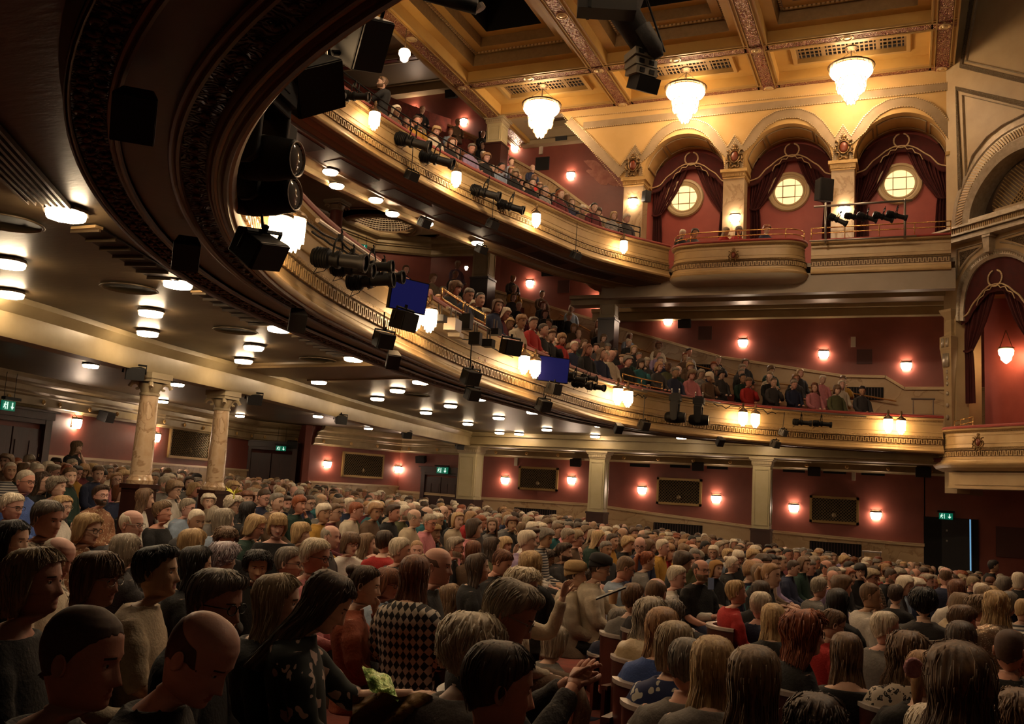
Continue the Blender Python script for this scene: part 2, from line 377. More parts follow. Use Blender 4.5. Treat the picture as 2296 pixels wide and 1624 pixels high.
# the domed recess is cut out: build its ring separately, so punch faces near it
DC = atZ(857, 507, 10.25); DR = 1.1
mb = MB(); a, b = G.shape[:2]
nx = []
import itertools
def fine(G, mu, mv):
    a, b = G.shape[:2]; U = np.linspace(0, a-1, mu); V_ = np.linspace(0, b-1, mv); R_ = np.zeros((mu, mv, 3))
    for ii, u in enumerate(U):
        k = min(int(u), a-2); f = u-k; row = G[k]*(1-f)+G[k+1]*f
        for jj, v in enumerate(V_):
            l = min(int(v), b-2); g = v-l; R_[ii, jj] = row[l]*(1-g)+row[l+1]*g
    return R_
GF = fine(G, 300, 120); F = []; V = GF.reshape(-1, 3)
dist = np.linalg.norm(GF[:, :, :2]-DC[:2], axis=2)
for i in range(299):
    for j in range(119):
        if max(dist[i, j], dist[i+1, j], dist[i, j+1], dist[i+1, j+1]) > DR-.02: F.append((i*120+j, i*120+j+1, (i+1)*120+j+1, (i+1)*120+j))
mb.add(V, F); struct(mb.build('ceiling_lower_circle', CEILR))
dm = MB()
dm.lathe([(2.1, .0), (2.06, -.04), (2.0, -.04), (1.96, 0), (1.4, 0), (1.36, -.04), (1.28, -.07), (1.2, -.07), (1.14, -.04), (1.09, 0), (1.05, .12)], DC, 48, 0, cap=False)
dome = struct(dm.build('trim_dome_ring', [mat('dome_ring_paint', (.28, .19, .10), .4)], smooth=True, autos=A30))
dm = MB()
for k in range(1, 12):       # lattice of the lit dome
    r = 1.05*math.cos(k*.12); dm.lathe([(r, .12+.55*math.sin(k*.12)), (r-.02, .13+.55*math.sin(k*.12)), (r-.012, .15+.55*math.sin(k*.12))], DC, 44, 0, cap=False)
for k in range(56):
    an = k*2*math.pi/56; dm.tube([DC+np.array([1.05*math.cos(q)*math.cos(an), 1.05*math.cos(q)*math.sin(an), .12+.55*math.sin(q)]) for q in np.linspace(0, 1.35, 7)], .011, 4)
dm.build('lattice', mat('dome_lattice_plaster', (.62, .52, .38), .5), dome)
MB().lathe([(1.1, .08), (1.12, .3), (.95, .62), (.55, .78), (.01, .84)], DC, 40, cap=False).build('dome_shell', SOFD, dome)
# ---- floors
def floor_z(x, y): return -.075-.06*x-.032*y
mb = MB(); X = np.linspace(-24, 8, 33); Y = np.linspace(-4, 31, 36)
mb.grid([[[x, y, floor_z(x, y)] for y in Y] for x in X]); struct(mb.build('floor_stalls', CARPET, smooth=True))
def rise_low(d): return 3.50+.17*d+.028*d*d
def rise_up(d): return 8.02+.26*d+.046*d*d
for (P, N, fz, nm, L) in ((LP, LN, rise_low, 'floor_lower_circle', 9.4), (UP_, UN, rise_up, 'floor_upper_circle', 9.6)):
    mb = MB(); R_ = []
    for p, n in zip(P[:, :2], N):
        row = []; dd = [.3]; 
        while dd[-1] < L: dd += [dd[-1]+.85, dd[-1]+.851]
        for k, o in enumerate(dd):
            e = p-n*o
            if e[1] > 28.9:
                o2 = max(.3, (28.9-p[1])/max(-n[1], .2)) ; e = p-n*min(o, o2)
            zz = fz(dd[k] if k % 2 == 0 else dd[k]) if k else fz(.3)
            row.append([e[0], e[1], fz(dd[k] if k % 2 == 0 else dd[k]-.5)])
        R_.append(row)
    struct(mb.grid(R_).build(nm, CARPET))
# ---- side wall (Y = 28.5) in three storeys, with a raking marble dado
def wall_band(name, top, bot, Y, m, th=.25, struct_=True):
    """quad strip between two polylines of (x,z), thickness away from the hall"""
    mb = MB(); xs = sorted(set([p[0] for p in top]+[p[0] for p in bot]))
    zt = np.interp(xs, [p[0] for p in top], [p[1] for p in top]); zb = np.interp(xs, [p[0] for p in bot], [p[1] for p in bot])
    mb.grid([[[x, Y, b], [x, Y, t]] for x, t, b in zip(xs, zt, zb)])
    mb.grid([[[x, Y+th, b], [x, Y+th, t]] for x, t, b in zip(xs, zt, zb)])
    mb.grid([[[x, Y, t], [x, Y+th, t]] for x, t in zip(xs, zt)])
    o = mb.build(name, m)
    return struct(o)
def xz(pts, Y): return [(lambda P: (P[0], P[2]))(atY(x, y, Y)) for x, y in pts]
def capstrip(name, pts, Y, h, dth, m, zoff=0.):
    mb = MB()
    for (x0, z0), (x1, z1) in zip(pts[:-1], pts[1:]):
        a = np.array([x0, Y-dth/2, z0+zoff]); b = np.array([x1, Y-dth/2, z1+zoff]); ax = axes(b-a)
        mb.box((a+b)/2, (np.linalg.norm(b-a)+.02, dth, h), [ax[0], np.array([0, 1., 0]), np.cross(ax[0], [0, 1., 0])])
        mb.box((a+b)/2+UP*h*.9, (np.linalg.norm(b-a)+.02, dth*.6, h*.5), [ax[0], np.array([0, 1., 0]), np.cross(ax[0], [0, 1., 0])])
    return struct(mb.build(name, m))
YW = 28.5; CAPM = mat('dado_cap', (.66, .50, .30), .25, .1)
d_st = xz([(1075, 1118), (1325, 1133), (1450, 1151), (1693, 1184), (1730, 1193), (2003, 1219)], YW); d_st = [(-16.6, 1.36)]+d_st+[(.42, d_st[-1][1])]
wall_band('wall_stalls_side', [(-16.3, 3.33), (.45, 3.33)], d_st, YW, RED); wall_band('wall_stalls_side', [(.42, 3.33), (5.5, 3.33)], [(.42, -1.6), (5.5, -1.6)], YW, RED)
wall_band('wall_stalls_side_dado', d_st, [(-17, -.6), (.42, -1.6)], YW-.03, MARB); capstrip('trim_stalls_dado_cap', d_st, YW-.03, .05, .07, CAPM)
d_lc = xz([(940, 540), (1105, 652), (1349, 724), (1380, 735), (1620, 803), (1890, 845), (1985, 847), (2028, 873), (2137, 873)], YW)
d_lc[0] = (-16.6, d_lc[1][1]+.9); d_lc += [(4.5, d_lc[-1][1])]
wall_band('wall_lower_circle_side', [(-17, 10.3), (-12.8, 10.3), (-9., 8.55), (-8.6, 7.66), (4.5, 7.66)], d_lc, YW, RED)
wall_band('wall_lower_circle_dado', d_lc, [(-17, 3.3), (4.5, 3.3)], YW-.03, MARB); capstrip('trim_lower_circle_dado_cap', d_lc, YW-.03, .05, .07, CAPM)
d_uc = xz([(968, 282), (1002, 281), (1096, 324), (1127, 345), (1240, 408), (1390, 520)], YW); d_uc += [(-7.6, 9.6), (-6, 8.6)]
d_uc = [(-19, d_uc[0][1])]+d_uc
wall_band('wall_upper_circle_side', [(-21, 16.4), (-13.1, 16.4), (-13.09, 13.7), (-6, 13.7)], d_uc, YW, RED)
wall_band('wall_upper_circle_dado', d_uc, [(-19, 10.4), (-12.8, 10.4), (-9, 8.7), (-6, 7.75)], YW-.03, MARB); capstrip('trim_upper_circle_dado_cap', d_uc, YW-.03, .06, .08, CAPM)
# faded plaster damage on the upper wall
# ---- rear walls of the stalls (polygonal), rear walls of the circles
def px_y(px, Y): d = ray(px, hor(px)); return np.array([d[0]/d[1]*Y, Y])
RW = [np.array(p) for p in ((-14.6, 8.0), (-16.4, 13.8), (-19.4, 24.0), (-19.5, 25.3), (-18.2, 25.3), (-16.3, 28.5))]
RW = [np.array([-14.66, 8.0]), np.array([-16.4, 13.8]), px_y(555, 24.0), px_y(672, 25.6), px_y(690, 25.0), np.array([-16.3, 28.5])]
def plan_wall(name, pts, z0, z1, m, off=0., th=.2):
    mb = MB()
    for a, b in zip(pts[:-1], pts[1:]):
        t = nrm(b-a); n = np.array([t[1], -t[0]])
        if n @ (np.array(HALL)-a) < 0: n = -n
        a2 = a+n*off; b2 = b+n*off
        za, zb = (z0, z0) if np.isscalar(z0) else (z0[0], z0[1])
        mb.prism([[*a2, za], [*b2, zb], [*b2, z1], [*a2, z1]], (-n[0]*th, -n[1]*th, 0))
    return struct(mb.build(name, m))
plan_wall('wall_stalls_rear', RW, -.5, 3.33, RED)
plan_wall('wall_stalls_rear_dado', RW[1:3], -.5, 1.74, MARB, .03); plan_wall('wall_stalls_rear_dado', RW[4:], -.5, 1.50, MARB, .03)
plan_wall('trim_rear_dado_cap', RW[1:3], 1.74, 1.80, CAPM, .07); plan_wall('trim_rear_dado_cap', RW[4:], 1.50, 1.56, CAPM, .07)
plan_wall('wall_stalls_rear_dado', RW[:2], -.5, 1.74, MARB, .03)
def cornice(name, pts, z, prof, m, rosettes=True):
    """moulded cornice under a ceiling along plan polyline; prof [(out, down)]"""
    P = np.array(pts); k = len(P); T = [nrm(P[min(i+1, k-1)]-P[max(i-1, 0)]) for i in range(k)]
    N = []
    for i in range(k):
        ns = []
        for a, b in ((i-1, i), (i, i+1)):
            if a >= 0 and b < k:
                t = nrm(P[b]-P[a]); n = np.array([t[1], -t[0]])
                if n @ (np.array(HALL)-P[i]) < 0: n = -n
                ns.append(n)
        q = nrm(sum(ns)); N.append(q/max(.5, q @ ns[0]))
    mb = MB(); G_ = [[[P[i][0]+N[i][0]*o, P[i][1]+N[i][1]*o, z-dn] for o, dn in prof] for i in range(k)]
    mb.grid(G_)
    o = struct(mb.build(name, m))
    if rosettes:
        rb = MB()
        for a, b in zip(range(k-1), range(1, k)):
            L = np.linalg.norm(P[b]-P[a]); t = (P[b]-P[a])/L; n = np.array([t[1], -t[0]])
            if n @ (np.array(HALL)-P[a]) < 0: n = -n
            q = .4
            while q < L:
                c = P[a]+t*q+n*.12; rb.lathe([(.001, 0), (.05, 0), (.055, .015), (.035, .03), (.02, .02), (.001, .035)][::-1], [c[0], c[1], z-.48], 10, 0, [np.array([t[0], t[1], 0]), UP, np.array([n[0], n[1], 0])]); q += 1.1
        rb.build('rosette', GOLD, o)
    return o
CORN = mat('cornice_paint', (.40, .30, .16), .4, .1, (.30, .22, .11), 3)
CP = [(.0, .62), (.06, .62), (.08, .58), (.10, .56), (.10, .40), (.14, .37), (.14, .34), (.18, .30), (.18, .2), (.24, .16), (.30, .14), (.34, .08), (.36, .02), (.36, 0)]
side_st = [RW[-1], np.array([4.5, YW])]
cornice('trim_stalls_cornice', RW+[np.array([4.5, YW])], 3.33, CP, CORN)
# stalls rear beam and side beam
bm = smooth_path([(-7.8, 2.2), (-8.5, 5.), tuple(atZ(0, 757, 2.9)[:2]), tuple(atZ(324, 837, 2.9)[:2]), tuple(atZ(488, 873, 2.9)[:2]), tuple(atZ(800, 948, 2.9)[:2]), (-12.35, 25.0), (-12.6, 26.6)], 60); bn, bt = normals2(bm, HALL)
BEAM = mat('beam_paint', (.40, .31, .17), .4, .05, (.32, .24, .12), 2)
mb = MB(); sweep(mb, bm, bn, [(.22, 3.33), (.22, 3.27), (.17, 3.2), (.13, 3.16), (.13, 2.95), (.11, 2.9), (-.15, 2.9), (-.17, 2.95), (-.17, 3.16), (-.26, 3.27), (-.26, 3.33)])
struct(mb.build('trim_stalls_rear_beam', BEAM, smooth=True, autos=A30))
mb = MB()
for z0, z1, o0, o1 in ((2.9, 3.33, 25.85, 26.5),): mb.box((-4.3, (o0+o1)/2, (z0+z1)/2), (16.6, o1-o0, z1-z0))
mb.box((-4.3, 25.8, 3.27), (16.6, .2, .12)); mb.box((-4.3, 25.82, 2.99), (16.6, .1, .05)); mb.box((-4.3, 26.55, 3.0), (16.6, .12, .08))
struct(mb.build('trim_stalls_side_beam', BEAM))
mb = MB().box((-3.5, 27.5, 3.20), (17, 1.9, .1)); struct(mb.build('ceiling_side_aisle', mat('side_aisle_ceiling', (.10, .065, .035), .5)))
# ---- columns
def ionic(name, base, ztop, zbase, r, label, m=MARC):
    e = empty(name, (base[0], base[1], floor_z(*base[:2])), 0, label, 'column')
    x, y = base[:2]; b = MB()
    H = ztop-.3-zbase; b.lathe([(r*1.25, zbase), (r*1.28, zbase+.05), (r*1.1, zbase+.09), (r*1.02, zbase+.12)]+[(r*(1-.14*t**1.6), zbase+.12+t*(H-.12)) for t in np.linspace(0, 1, 8)], (x, y, 0), 28)
    b.build('shaft', m, e, smooth=True, autos=A30)
    c = MB(); zc = ztop-.3; R = r*.86
    c.lathe([(R, zc-.01), (R*1.12, zc+.0), (R*1.12, zc+.03), (R*1.0, zc+.04), (R*1.25, zc+.12), (R*1.3, zc+.16)], (x, y, 0), 24)
    c.box((x, y, ztop-.1), (R*3.0, R*3.0, .05)); c.box((x, y, ztop-.04), (R*3.3, R*3.3, .08))
    for sx in (-1, 1):
        for sy in (-1, 1):
            ax = nrm([sx, sy, 0]); side = np.cross(ax, UP)
            pts = [np.array([x, y, zc+.08])+ax*R*1.55+ax*(.085*(1-.13*k)*math.cos(k*.75))+UP*(.02+.085*(1-.13*k)*math.sin(k*.75)) for k in range(8)]
            c.tube(pts, [.03, .03, .028, .026, .022, .02, .017, .012], 6)
            c.tube([np.array([x, y, ztop-.14])+ax*R*.3, np.array([x, y, ztop-.13])+ax*R*1.5], .035, 6)
    c.build('capital', mat('capital_paint', (.42, .33, .20), .4, .1), e, smooth=True, autos=A30)
    p = MB(); z0 = floor_z(x, y)-.02 if zbase < 3 else zbase-1.2; p.box((x, y, (z0+zbase)/2), (r*2.3, r*2.3, zbase-z0)); p.box((x, y, zbase-.03), (r*2.6, r*2.6, .06))
    p.build('plinth', WOOD, e); return e
c1 = atZ(341, 838, 2.9); c2 = atZ(502, 878, 2.9)
ionic('stone_column', c1, 2.9, 1.42, .135, 'round marble ionic column nearest the camera under the rear beam')
ionic('stone_column', c2, 2.9, 1.36, .135, 'round marble ionic column between the lattice panel and the far corner doorway')
c3 = atZ(757, 452, 9.8); ionic('stone_column', c3, 9.8, 7.0, .21, 'reddish ionic column of the lower circle beside the dome', mat('pink_scagliola', (.34, .13, .10), .35, 0, (.26, .09, .07), 5))
bpy.data.objects['stone_column.002']['label'] = 'reddish ionic column of the lower circle beside the dome'
def square_col(name, x, y, w, z0, zb, z1, label, d=None, capm=None):
    d = d or w; e = empty(name, (x, y, z0), 0, label, 'column')
    b = MB(); b.box((x, y, (zb+z1-.22)/2), (w, d, z1-.22-zb))
    for sx, sy in ((1, 0), (-1, 0), (0, -1)):     # raised panel frames on the faces
        for hx in (-1, 1):
            wf = d if sx else w
            pos = np.array([x+sx*(w/2+.006), y+sy*(d/2+.006), (zb+z1-.22)/2]); along_ = np.array([0, 1., 0]) if sx else np.array([1., 0, 0])
            b.box(pos+along_*hx*wf*.38, (.02, .02, z1-.42-zb))
            b.box(pos+UP*hx*(z1-.42-zb)/2, (.02 if sx else wf*.78, wf*.78 if sx else .02, .02))
    b.build('shaft', mat('pier_paint', (.50, .42, .25), .45, 0, (.43, .35, .19), 2), e)
    c = MB(); c.box((x, y, z1-.20), (w*1.08, d*1.08, .04)); c.box((x, y, z1-.13), (w*1.15, d*1.15, .1)); c.box((x, y, z1-.06), (w*1.3, d*1.3, .05)); c.box((x, y, z1-.02), (w*1.42, d*1.42, .05))
    for k in range(9):
        for s in (-1,): c.box((x+(k-4)*w*.125, y-d*.58, z1-.13), (w*.06, .03, .08))
    c.build('capital', mat('capital_paint', (.42, .33, .20), .4, .1), e)
    p = MB(); p.box((x, y, (z0+zb)/2), (w*1.12, d*1.12, zb-z0)); p.box((x, y, zb-.03), (w*1.2, d*1.2, .06)); p.build('base', WOOD, e)
    return e
for px, zb, lab in ((1057, 1.28, 'cream square column beside the dark corner doorway of the stalls'), (1345, 1.16, 'cream square column between the two left wall grilles, on the side aisle'), (1711, 1.0, 'cream square column nearest the stage on the side aisle')):
    P = atY(px, 1020, 26.15); square_col('side_column', P[0], 26.15, .58 if px < 1100 else .46, floor_z(P[0], 26.15)-.05, zb, 2.9, lab)
P = atY(1085, 600, 26.3); square_col('circle_column', P[0], 26.3, .55, 5.6, 7.55-.95 if 0 else atY(1085, 625, 26.3)[2], 7.6+.9 if 0 else atY(1085, 562, 26.3)[2]+.25, 'cream square column at the far left of the lower circle')
P = atY(1366, 700, 26.3); square_col('circle_column', P[0], 26.3, .45, 4.8, atY(1366, 716, 26.3)[2], atY(1366, 660, 26.3)[2]+.12, 'cream square column near the middle of the lower circle side wall')
P = atY(1113, 330, 26.1); pc = square_col('upper_circle_pillar', P[0], 26.1, .52, 9.3, atY(1113, 326, 26.1)[2], 13.5, 'pale and dark wood pillar carrying the corner of the coffered ceiling')
# beams and cornice over lower circle at side wall
mb = MB(); mb.box((-3.2, 26.3, 7.43), (12.4, .5, .3)); mb.box((-3.2, 26.0, 7.5), (12.4, .16, .1)); mb.box((-3.2, 28.35, 7.4), (12.4, .3, .35)); mb.box((-3.2, 28.15, 7.52), (12.4, .2, .12))
struct(mb.build('trim_lower_circle_beam', BEAM))
cc = [px_y(700, 22.5), px_y(940, 26.6), np.array([-14.2, 28.5]), np.array([-9, 28.5])]
CW = [np.array([-19., 17.]), np.array([-17.2, 27.2]), np.array([-15.5, 28.25]), np.array([-12.9, 28.5])]
plan_wall('wall_lower_circle_rear', CW, 4.0, 10.28, RED)
cornice('trim_lower_circle_cornice', CW, 10.25, CP, CORN, False)
mb = MB()
for dz, dp, h in ((-.1, .3, .1), (-.2, .2, .08), (-.32, .12, .06)):
    a = np.array([-12.9, YW-dp/2, 10.25+dz]); b = np.array([-8.95, YW-dp/2, 8.5+dz]); mb.box((a+b)/2, (np.linalg.norm(b-a), dp, h), axes(b-a))
struct(mb.build('trim_lower_circle_raking_cornice', CORN))
# ---- arcade wall with three arches
YA = 26.; ZS = 11.15; RA = 1.2; XC = (-6.08, -3.12, -.16)
def arch_bot(x):
    for c in XC:
        if abs(x-c) < RA: return ZS+math.sqrt(max(0, RA*RA-(x-c)**2))*1.02
    if x < -7.9: return np.interp(x, [-10.05, -7.9], [13.5, 10.86])
    return ZS-.1
xs = sorted(set([-10.05, -7.9, 1.25]+[c+RA*math.cos(t) for c in XC for t in np.linspace(0, math.pi, 33)]+[c+s*(RA+.0005) for c in XC for s in (-1, 1)]))
mb = MB(); zb = [arch_bot(x) for x in xs]
mb.grid([[[x, YA, z], [x, YA, 13.5]] for x, z in zip(xs, zb)]); mb.grid([[[x, YA, z], [x, YA+1.3, z]] for x, z in zip(xs, zb)]); mb.grid([[[x, YA+1.3, z], [x, YA+1.3, 13.5]] for x, z in zip(xs, zb)])
struct(mb.build('wall_arcade', YEL))
MB().box((-3.4, YA+1.4, 10.6), (9.4, .15, 5.0)).build('wall_arcade_back', mat('pink_wall_paint', (.42, .085, .062), .5, 0, (.34, .06, .045), 1.4, .05, 16))['kind'] = 'structure'
# soffit coffers in the arches
mb = MB()
for c in XC:
    for t0, t1 in ((18, 52), (58, 122), (128, 162)):
        for rr, yy in ((RA-.015, YA+.28), (RA-.015, YA+1.05)):
            mb.tube([[c+rr*math.cos(math.radians(t)), yy, ZS+1.02*rr*math.sin(math.radians(t))] for t in np.linspace(t0, t1, 8)], .022, 4)
        for t in (t0, t1): mb.tube([[c+(RA-.015)*math.cos(math.radians(t)), yy, ZS+1.02*(RA-.015)*math.sin(math.radians(t))] for yy in (YA+.28, YA+1.05)], .022, 4)
struct(mb.build('trim_arch_soffit_panels', TAUPE))
# taupe moulded band with rope edges
def band_path():
    A_ = [(0, 12.80), (.35, 12.76), (.7, 12.58), (.95, 12.33), (1.13, 12.05), (1.27, 11.82), (1.475, 12.16)]
    out = []
    for k, c in enumerate(XC):
        L = [(c-x, z) for x, z in A_[::-1]]; R_ = [(c+x, z) for x, z in A_[1:]]
        out += (L if k == 0 else L[1:])+R_
    return out
bp = band_path(); left = xz([(1282, 264), (1340, 322), (1392, 374)], YA)
upper = left+[(-7.56-.22, 11.82)]*0+bp[:-1]+[(1.05, 12.05), (1.05, 13.08)]
upper[:3] = left
poly = upper+[upper[0]]
mb = MB(); rope = MB()
def plane_strip(mb, pts, w, y, dth, side=1):
    P = np.array(pts); k = len(P); L = []
    for i in range(k):
        t = nrm(P[min(i+1, k-1)]-P[max(i-1, 0)]); n = np.array([t[1], -t[0]])*side; s = 1.
        if 0 < i < k-1:
            t1 = nrm(P[i]-P[i-1]); s = 1/max(.45, abs(t1 @ t))
        L.append(P[i]+n*w*s)
    f = [[p[0], y-dth, p[1]] for p in P]; g = [[p[0], y-dth, p[1]] for p in L]
    mb.grid([f, g]); mb.grid([[[p[0], y, p[1]] for p in P], f]); mb.grid([g, [[p[0], y, p[1]] for p in L]])
    return L
L1 = plane_strip(mb, upper, .27, YA, .035); struct(mb.build('trim_arcade_band', TAUPE))
def beads(mb, pts, y, step=.06, r=.019, mi=0):
    P = np.array(pts); d = np.r_[0, np.cumsum(np.linalg.norm(np.diff(P, axis=0), axis=1))]
    for t in np.arange(0, d[-1], step):
        x = np.interp(t, d, P[:, 0]); z = np.interp(t, d, P[:, 1]); mb.box((x, y, z), (r*1.7, r, r*1.7), [[.7071, 0, .7071], [0, 1, 0], [-.7071, 0, .7071]], mi)
for x in (-4.6, -1.64):
    lc = [(x-.27, 11.14), (x-.255, 11.4), (x-.17, 11.68), (x, 11.98), (x+.17, 11.68), (x+.255, 11.4), (x+.27, 11.14)]; mbl = MB(); l3 = plane_strip(mbl, lc, .10, YA, .045); struct(mbl.build('trim_lancet', TAUPE)); beads(rope, lc, YA-.055, .06, .014)
lc = [(-7.83, 11.14), (-7.8, 11.4), (-7.73, 11.68), (-7.56, 11.98), (-7.39, 11.68), (-7.31, 11.4), (-7.3, 11.14)]; mbl = MB(); plane_strip(mbl, lc, .10, YA, .045); struct(mbl.build('trim_lancet', TAUPE)); beads(rope, lc, YA-.055, .06, .014)
beads(rope, upper, YA-.05); beads(rope, L1, YA-.045, .07, .014)
top = [(upper[0][0], upper[0][1]), (upper[-1][0], 13.08)]
beads(rope, top, YA-.03); 
mb2 = MB(); L2 = plane_strip(mb2, [(-9.25, 13.05)]+[top[1]], .22, YA, .03, 1); struct(mb2.build('trim_arcade_top_band', TAUPE)); beads(rope, L2, YA-.045, .07, .014)
beads(rope, [(-10.02, 13.42), (-7.93, 10.88)], YA-.01, .07, .016)
struct(rope.build('trim_arcade_rope_beading', mat('gilt_rope', (.85, .66, .36), .35, .5)))
# piers
for k, px in enumerate((1421, 1649, 1891, 0)):
    x = (-7.57, -4.6, -1.64, 1.3)[k]; e = empty('arcade_pier', (x, YA+.3, 8.6), 0, ('marble pier at the raking end of the arcade beside the red wall', 'marble pier between the first and second curtained arches', 'marble pier between the second and third curtained arches, behind the lighting bar', 'marble pier half hidden at the stage end of the arcade')[k], 'pier')
    MB().box((x, YA+.3, 9.8), (.6, .55, 2.4)).build('shaft', MARB, e)
    b = MB(); b.box((x, YA+.29, 11.0), (.66, .62, .14)); b.box((x, YA+.28, 11.1), (.76, .72, .09)); b.box((x, YA+.29, 10.9), (.64, .6, .03))
    for q in range(9): b.box((x-.28+q*.07, YA-.015, 10.98), (.035, .05, .07))
    b.build('capital', GOLD, e)
# cartouches above the piers
def cartouche(name, c, s, label, mats=(BRONZE,)):
    e = empty(name, tuple(c), 0, label, 'plaster ornament', 'gilt cartouches over the arcade piers' if 'pier' in label else None); b = MB(); c = np.array(c)
    Z = UP; X = np.array([1., 0, 0]); Yn = np.array([0, -1., 0])
    ring = [c+X*s*.30*math.cos(t)+Z*s*(.02+.40*math.sin(t))+Yn*.05 for t in np.linspace(0, 2*math.pi, 17)]; b.tube(ring, s*.06, 6)
    for sx in (-1, 1):
        for (cx, cz, r0, st, turns) in ((.42, .22, .20, 1.2, 4.4), (.40, -.42, .2, -2.2, -4.6), (.16, .52, .13, 2.5, 4.), (.2, -.62, .13, 2.8, 4.2)):
            pts = [c+X*sx*s*(cx+r0*(1-.09*k)*math.cos(st+turns*k/7))+Z*s*(cz+r0*(1-.09*k)*math.sin(st+turns*k/7))+Yn*(.05+.004*k) for k in range(8)]
            b.tube(pts, [s*.065*(1-.08*k) for k in range(8)], 6)
        b.tube([c+X*sx*s*.42+Z*s*.1+Yn*.04, c+X*sx*s*.5+Z*-s*.15+Yn*.06, c+X*sx*s*.34-Z*s*.32+Yn*.04], s*.07, 6)
    b.ball(c+Z*s*.68+Yn*.04, s*.16, 10, 6, 0, (1.1, .5, .8)); b.ball(c-Z*s*.6+Yn*.03, s*.12, 10, 6, 0, (1, .5, .8))
    b.build('scrollwork', mat('old_gilt', (.30, .18, .07), .35, .7, (.12, .065, .025), 14), e, smooth=True)
    MB().ball(c+Z*s*.02+Yn*.03, 1, 14, 8, 0, (s*.25, .05, s*.35)).build('boss', mat('terracotta_boss', (.20, .045, .018), .35), e, smooth=True)
    return e
for k, x in enumerate((-7.6, -4.58, -1.62)): cartouche('cartouche', (x, YA-.02, 11.5), .46, ('gilt cartouche with a terracotta boss over the pier by the raking gable', 'gilt cartouche over the pier between first and second arches', 'gilt cartouche over the pier between second and third arches')[k])
# ---- coffered ceiling
ZC = 13.5; RX = (-12.27, -7.98, -3.66, .84); RY = (26.0, 23.55)
def rib(mb, a, b, w, gold_off=.08):
    a = np.array(a, float); b = np.array(b, float); L = np.linalg.norm(b-a); ax = axes(b-a); c = (a+b)/2
    mb.box(c, (L, w, .34), ax, 0); mb.box(c-UP*.18, (L, w*.5, .04), ax, 1)
    for s in (-1, 1):
        mb.box(c-UP*.185+ax[1]*s*w*.30, (L, .03, .05), ax, 2); mb.box(c-UP*.17+ax[1]*s*w*.46, (L, .045, .05), ax, 2)
    return mb
mb = MB(); YB = (26.05, 23.5, 17.2, 12.6)
for k, x in enumerate(RX): rib(mb, (x, 26.2 if k else 28.5, ZC+.17), (x, 11., ZC+.17), .62)
for y in (25.9, 23.5, 17.2): rib(mb, (-12.5, y, ZC+.175), (1.1, y, ZC+.175), .5 if y < 25 else .42)
rb_o = struct(mb.build('ceiling_ribs', [YELC, STRIPR, mat('rib_moulding', (.46, .29, .10), .4, .2)]))
mb = MB()
for x in RX:
    for y in (25.9, 23.5, 17.2):
        mb.box((x, y, ZC-.035), (.34, .34, .04), None, 0)
        mb.lathe([(.13, 0), (.14, -.02), (.11, -.035), (.07, -.02), (.05, -.04), (.01, -.045)], (x, y, ZC-.05), 12, 1)
for x in [(a+b)/2 for a, b in zip(RX[:-1], RX[1:])]: mb.lathe([(.15, 0), (.16, -.02), (.13, -.03), (.1, -.01), (.07, -.03), (.01, -.035)], (x, 23.5, ZC-.02), 14, 1)
for x in RX: mb.lathe([(.15, 0), (.16, -.02), (.13, -.03), (.1, -.01), (.07, -.03), (.01, -.035)], (x, 20.4, ZC-.02), 14, 1)
mb.build('rosette', [STRIPR, mat('gilt_rope', (.85, .66, .36), .35, .5)], rb_o, smooth=True, autos=A30)
def ringstep(mb, x0, x1, y0, y1, ins0, ins1, z, mi):
    """flat frame at height z between insets ins0..ins1, plus riser"""
    a = [(x0+ins0, y0+ins0), (x1-ins0, y0+ins0), (x1-ins0, y1-ins0), (x0+ins0, y1-ins0)]; b = [(x0+ins1, y0+ins1), (x1-ins1, y0+ins1), (x1-ins1, y1-ins1), (x0+ins1, y1-ins1)]
    for i in range(4):
        j = (i+1) % 4; mb.add([[*a[i], z], [*a[j], z], [*b[j], z], [*b[i], z]], [(0, 3, 2, 1)], mi)
def riser(mb, x0, x1, y0, y1, ins, z0, z1, mi, out=0.):
    a = [(x0+ins, y0+ins), (x1-ins, y0+ins), (x1-ins, y1-ins), (x0+ins, y1-ins)]; b = [(x0+ins+out, y0+ins+out), (x1-ins-out, y0+ins+out), (x1-ins-out, y1-ins-out), (x0+ins+out, y1-ins-out)]
    for i in range(4):
        j = (i+1) % 4; mb.add([[*a[i], z0], [*a[j], z0], [*b[j], z1], [*b[i], z1]], [(0, 1, 2, 3)], mi)
cof = MB(); gr = MB()
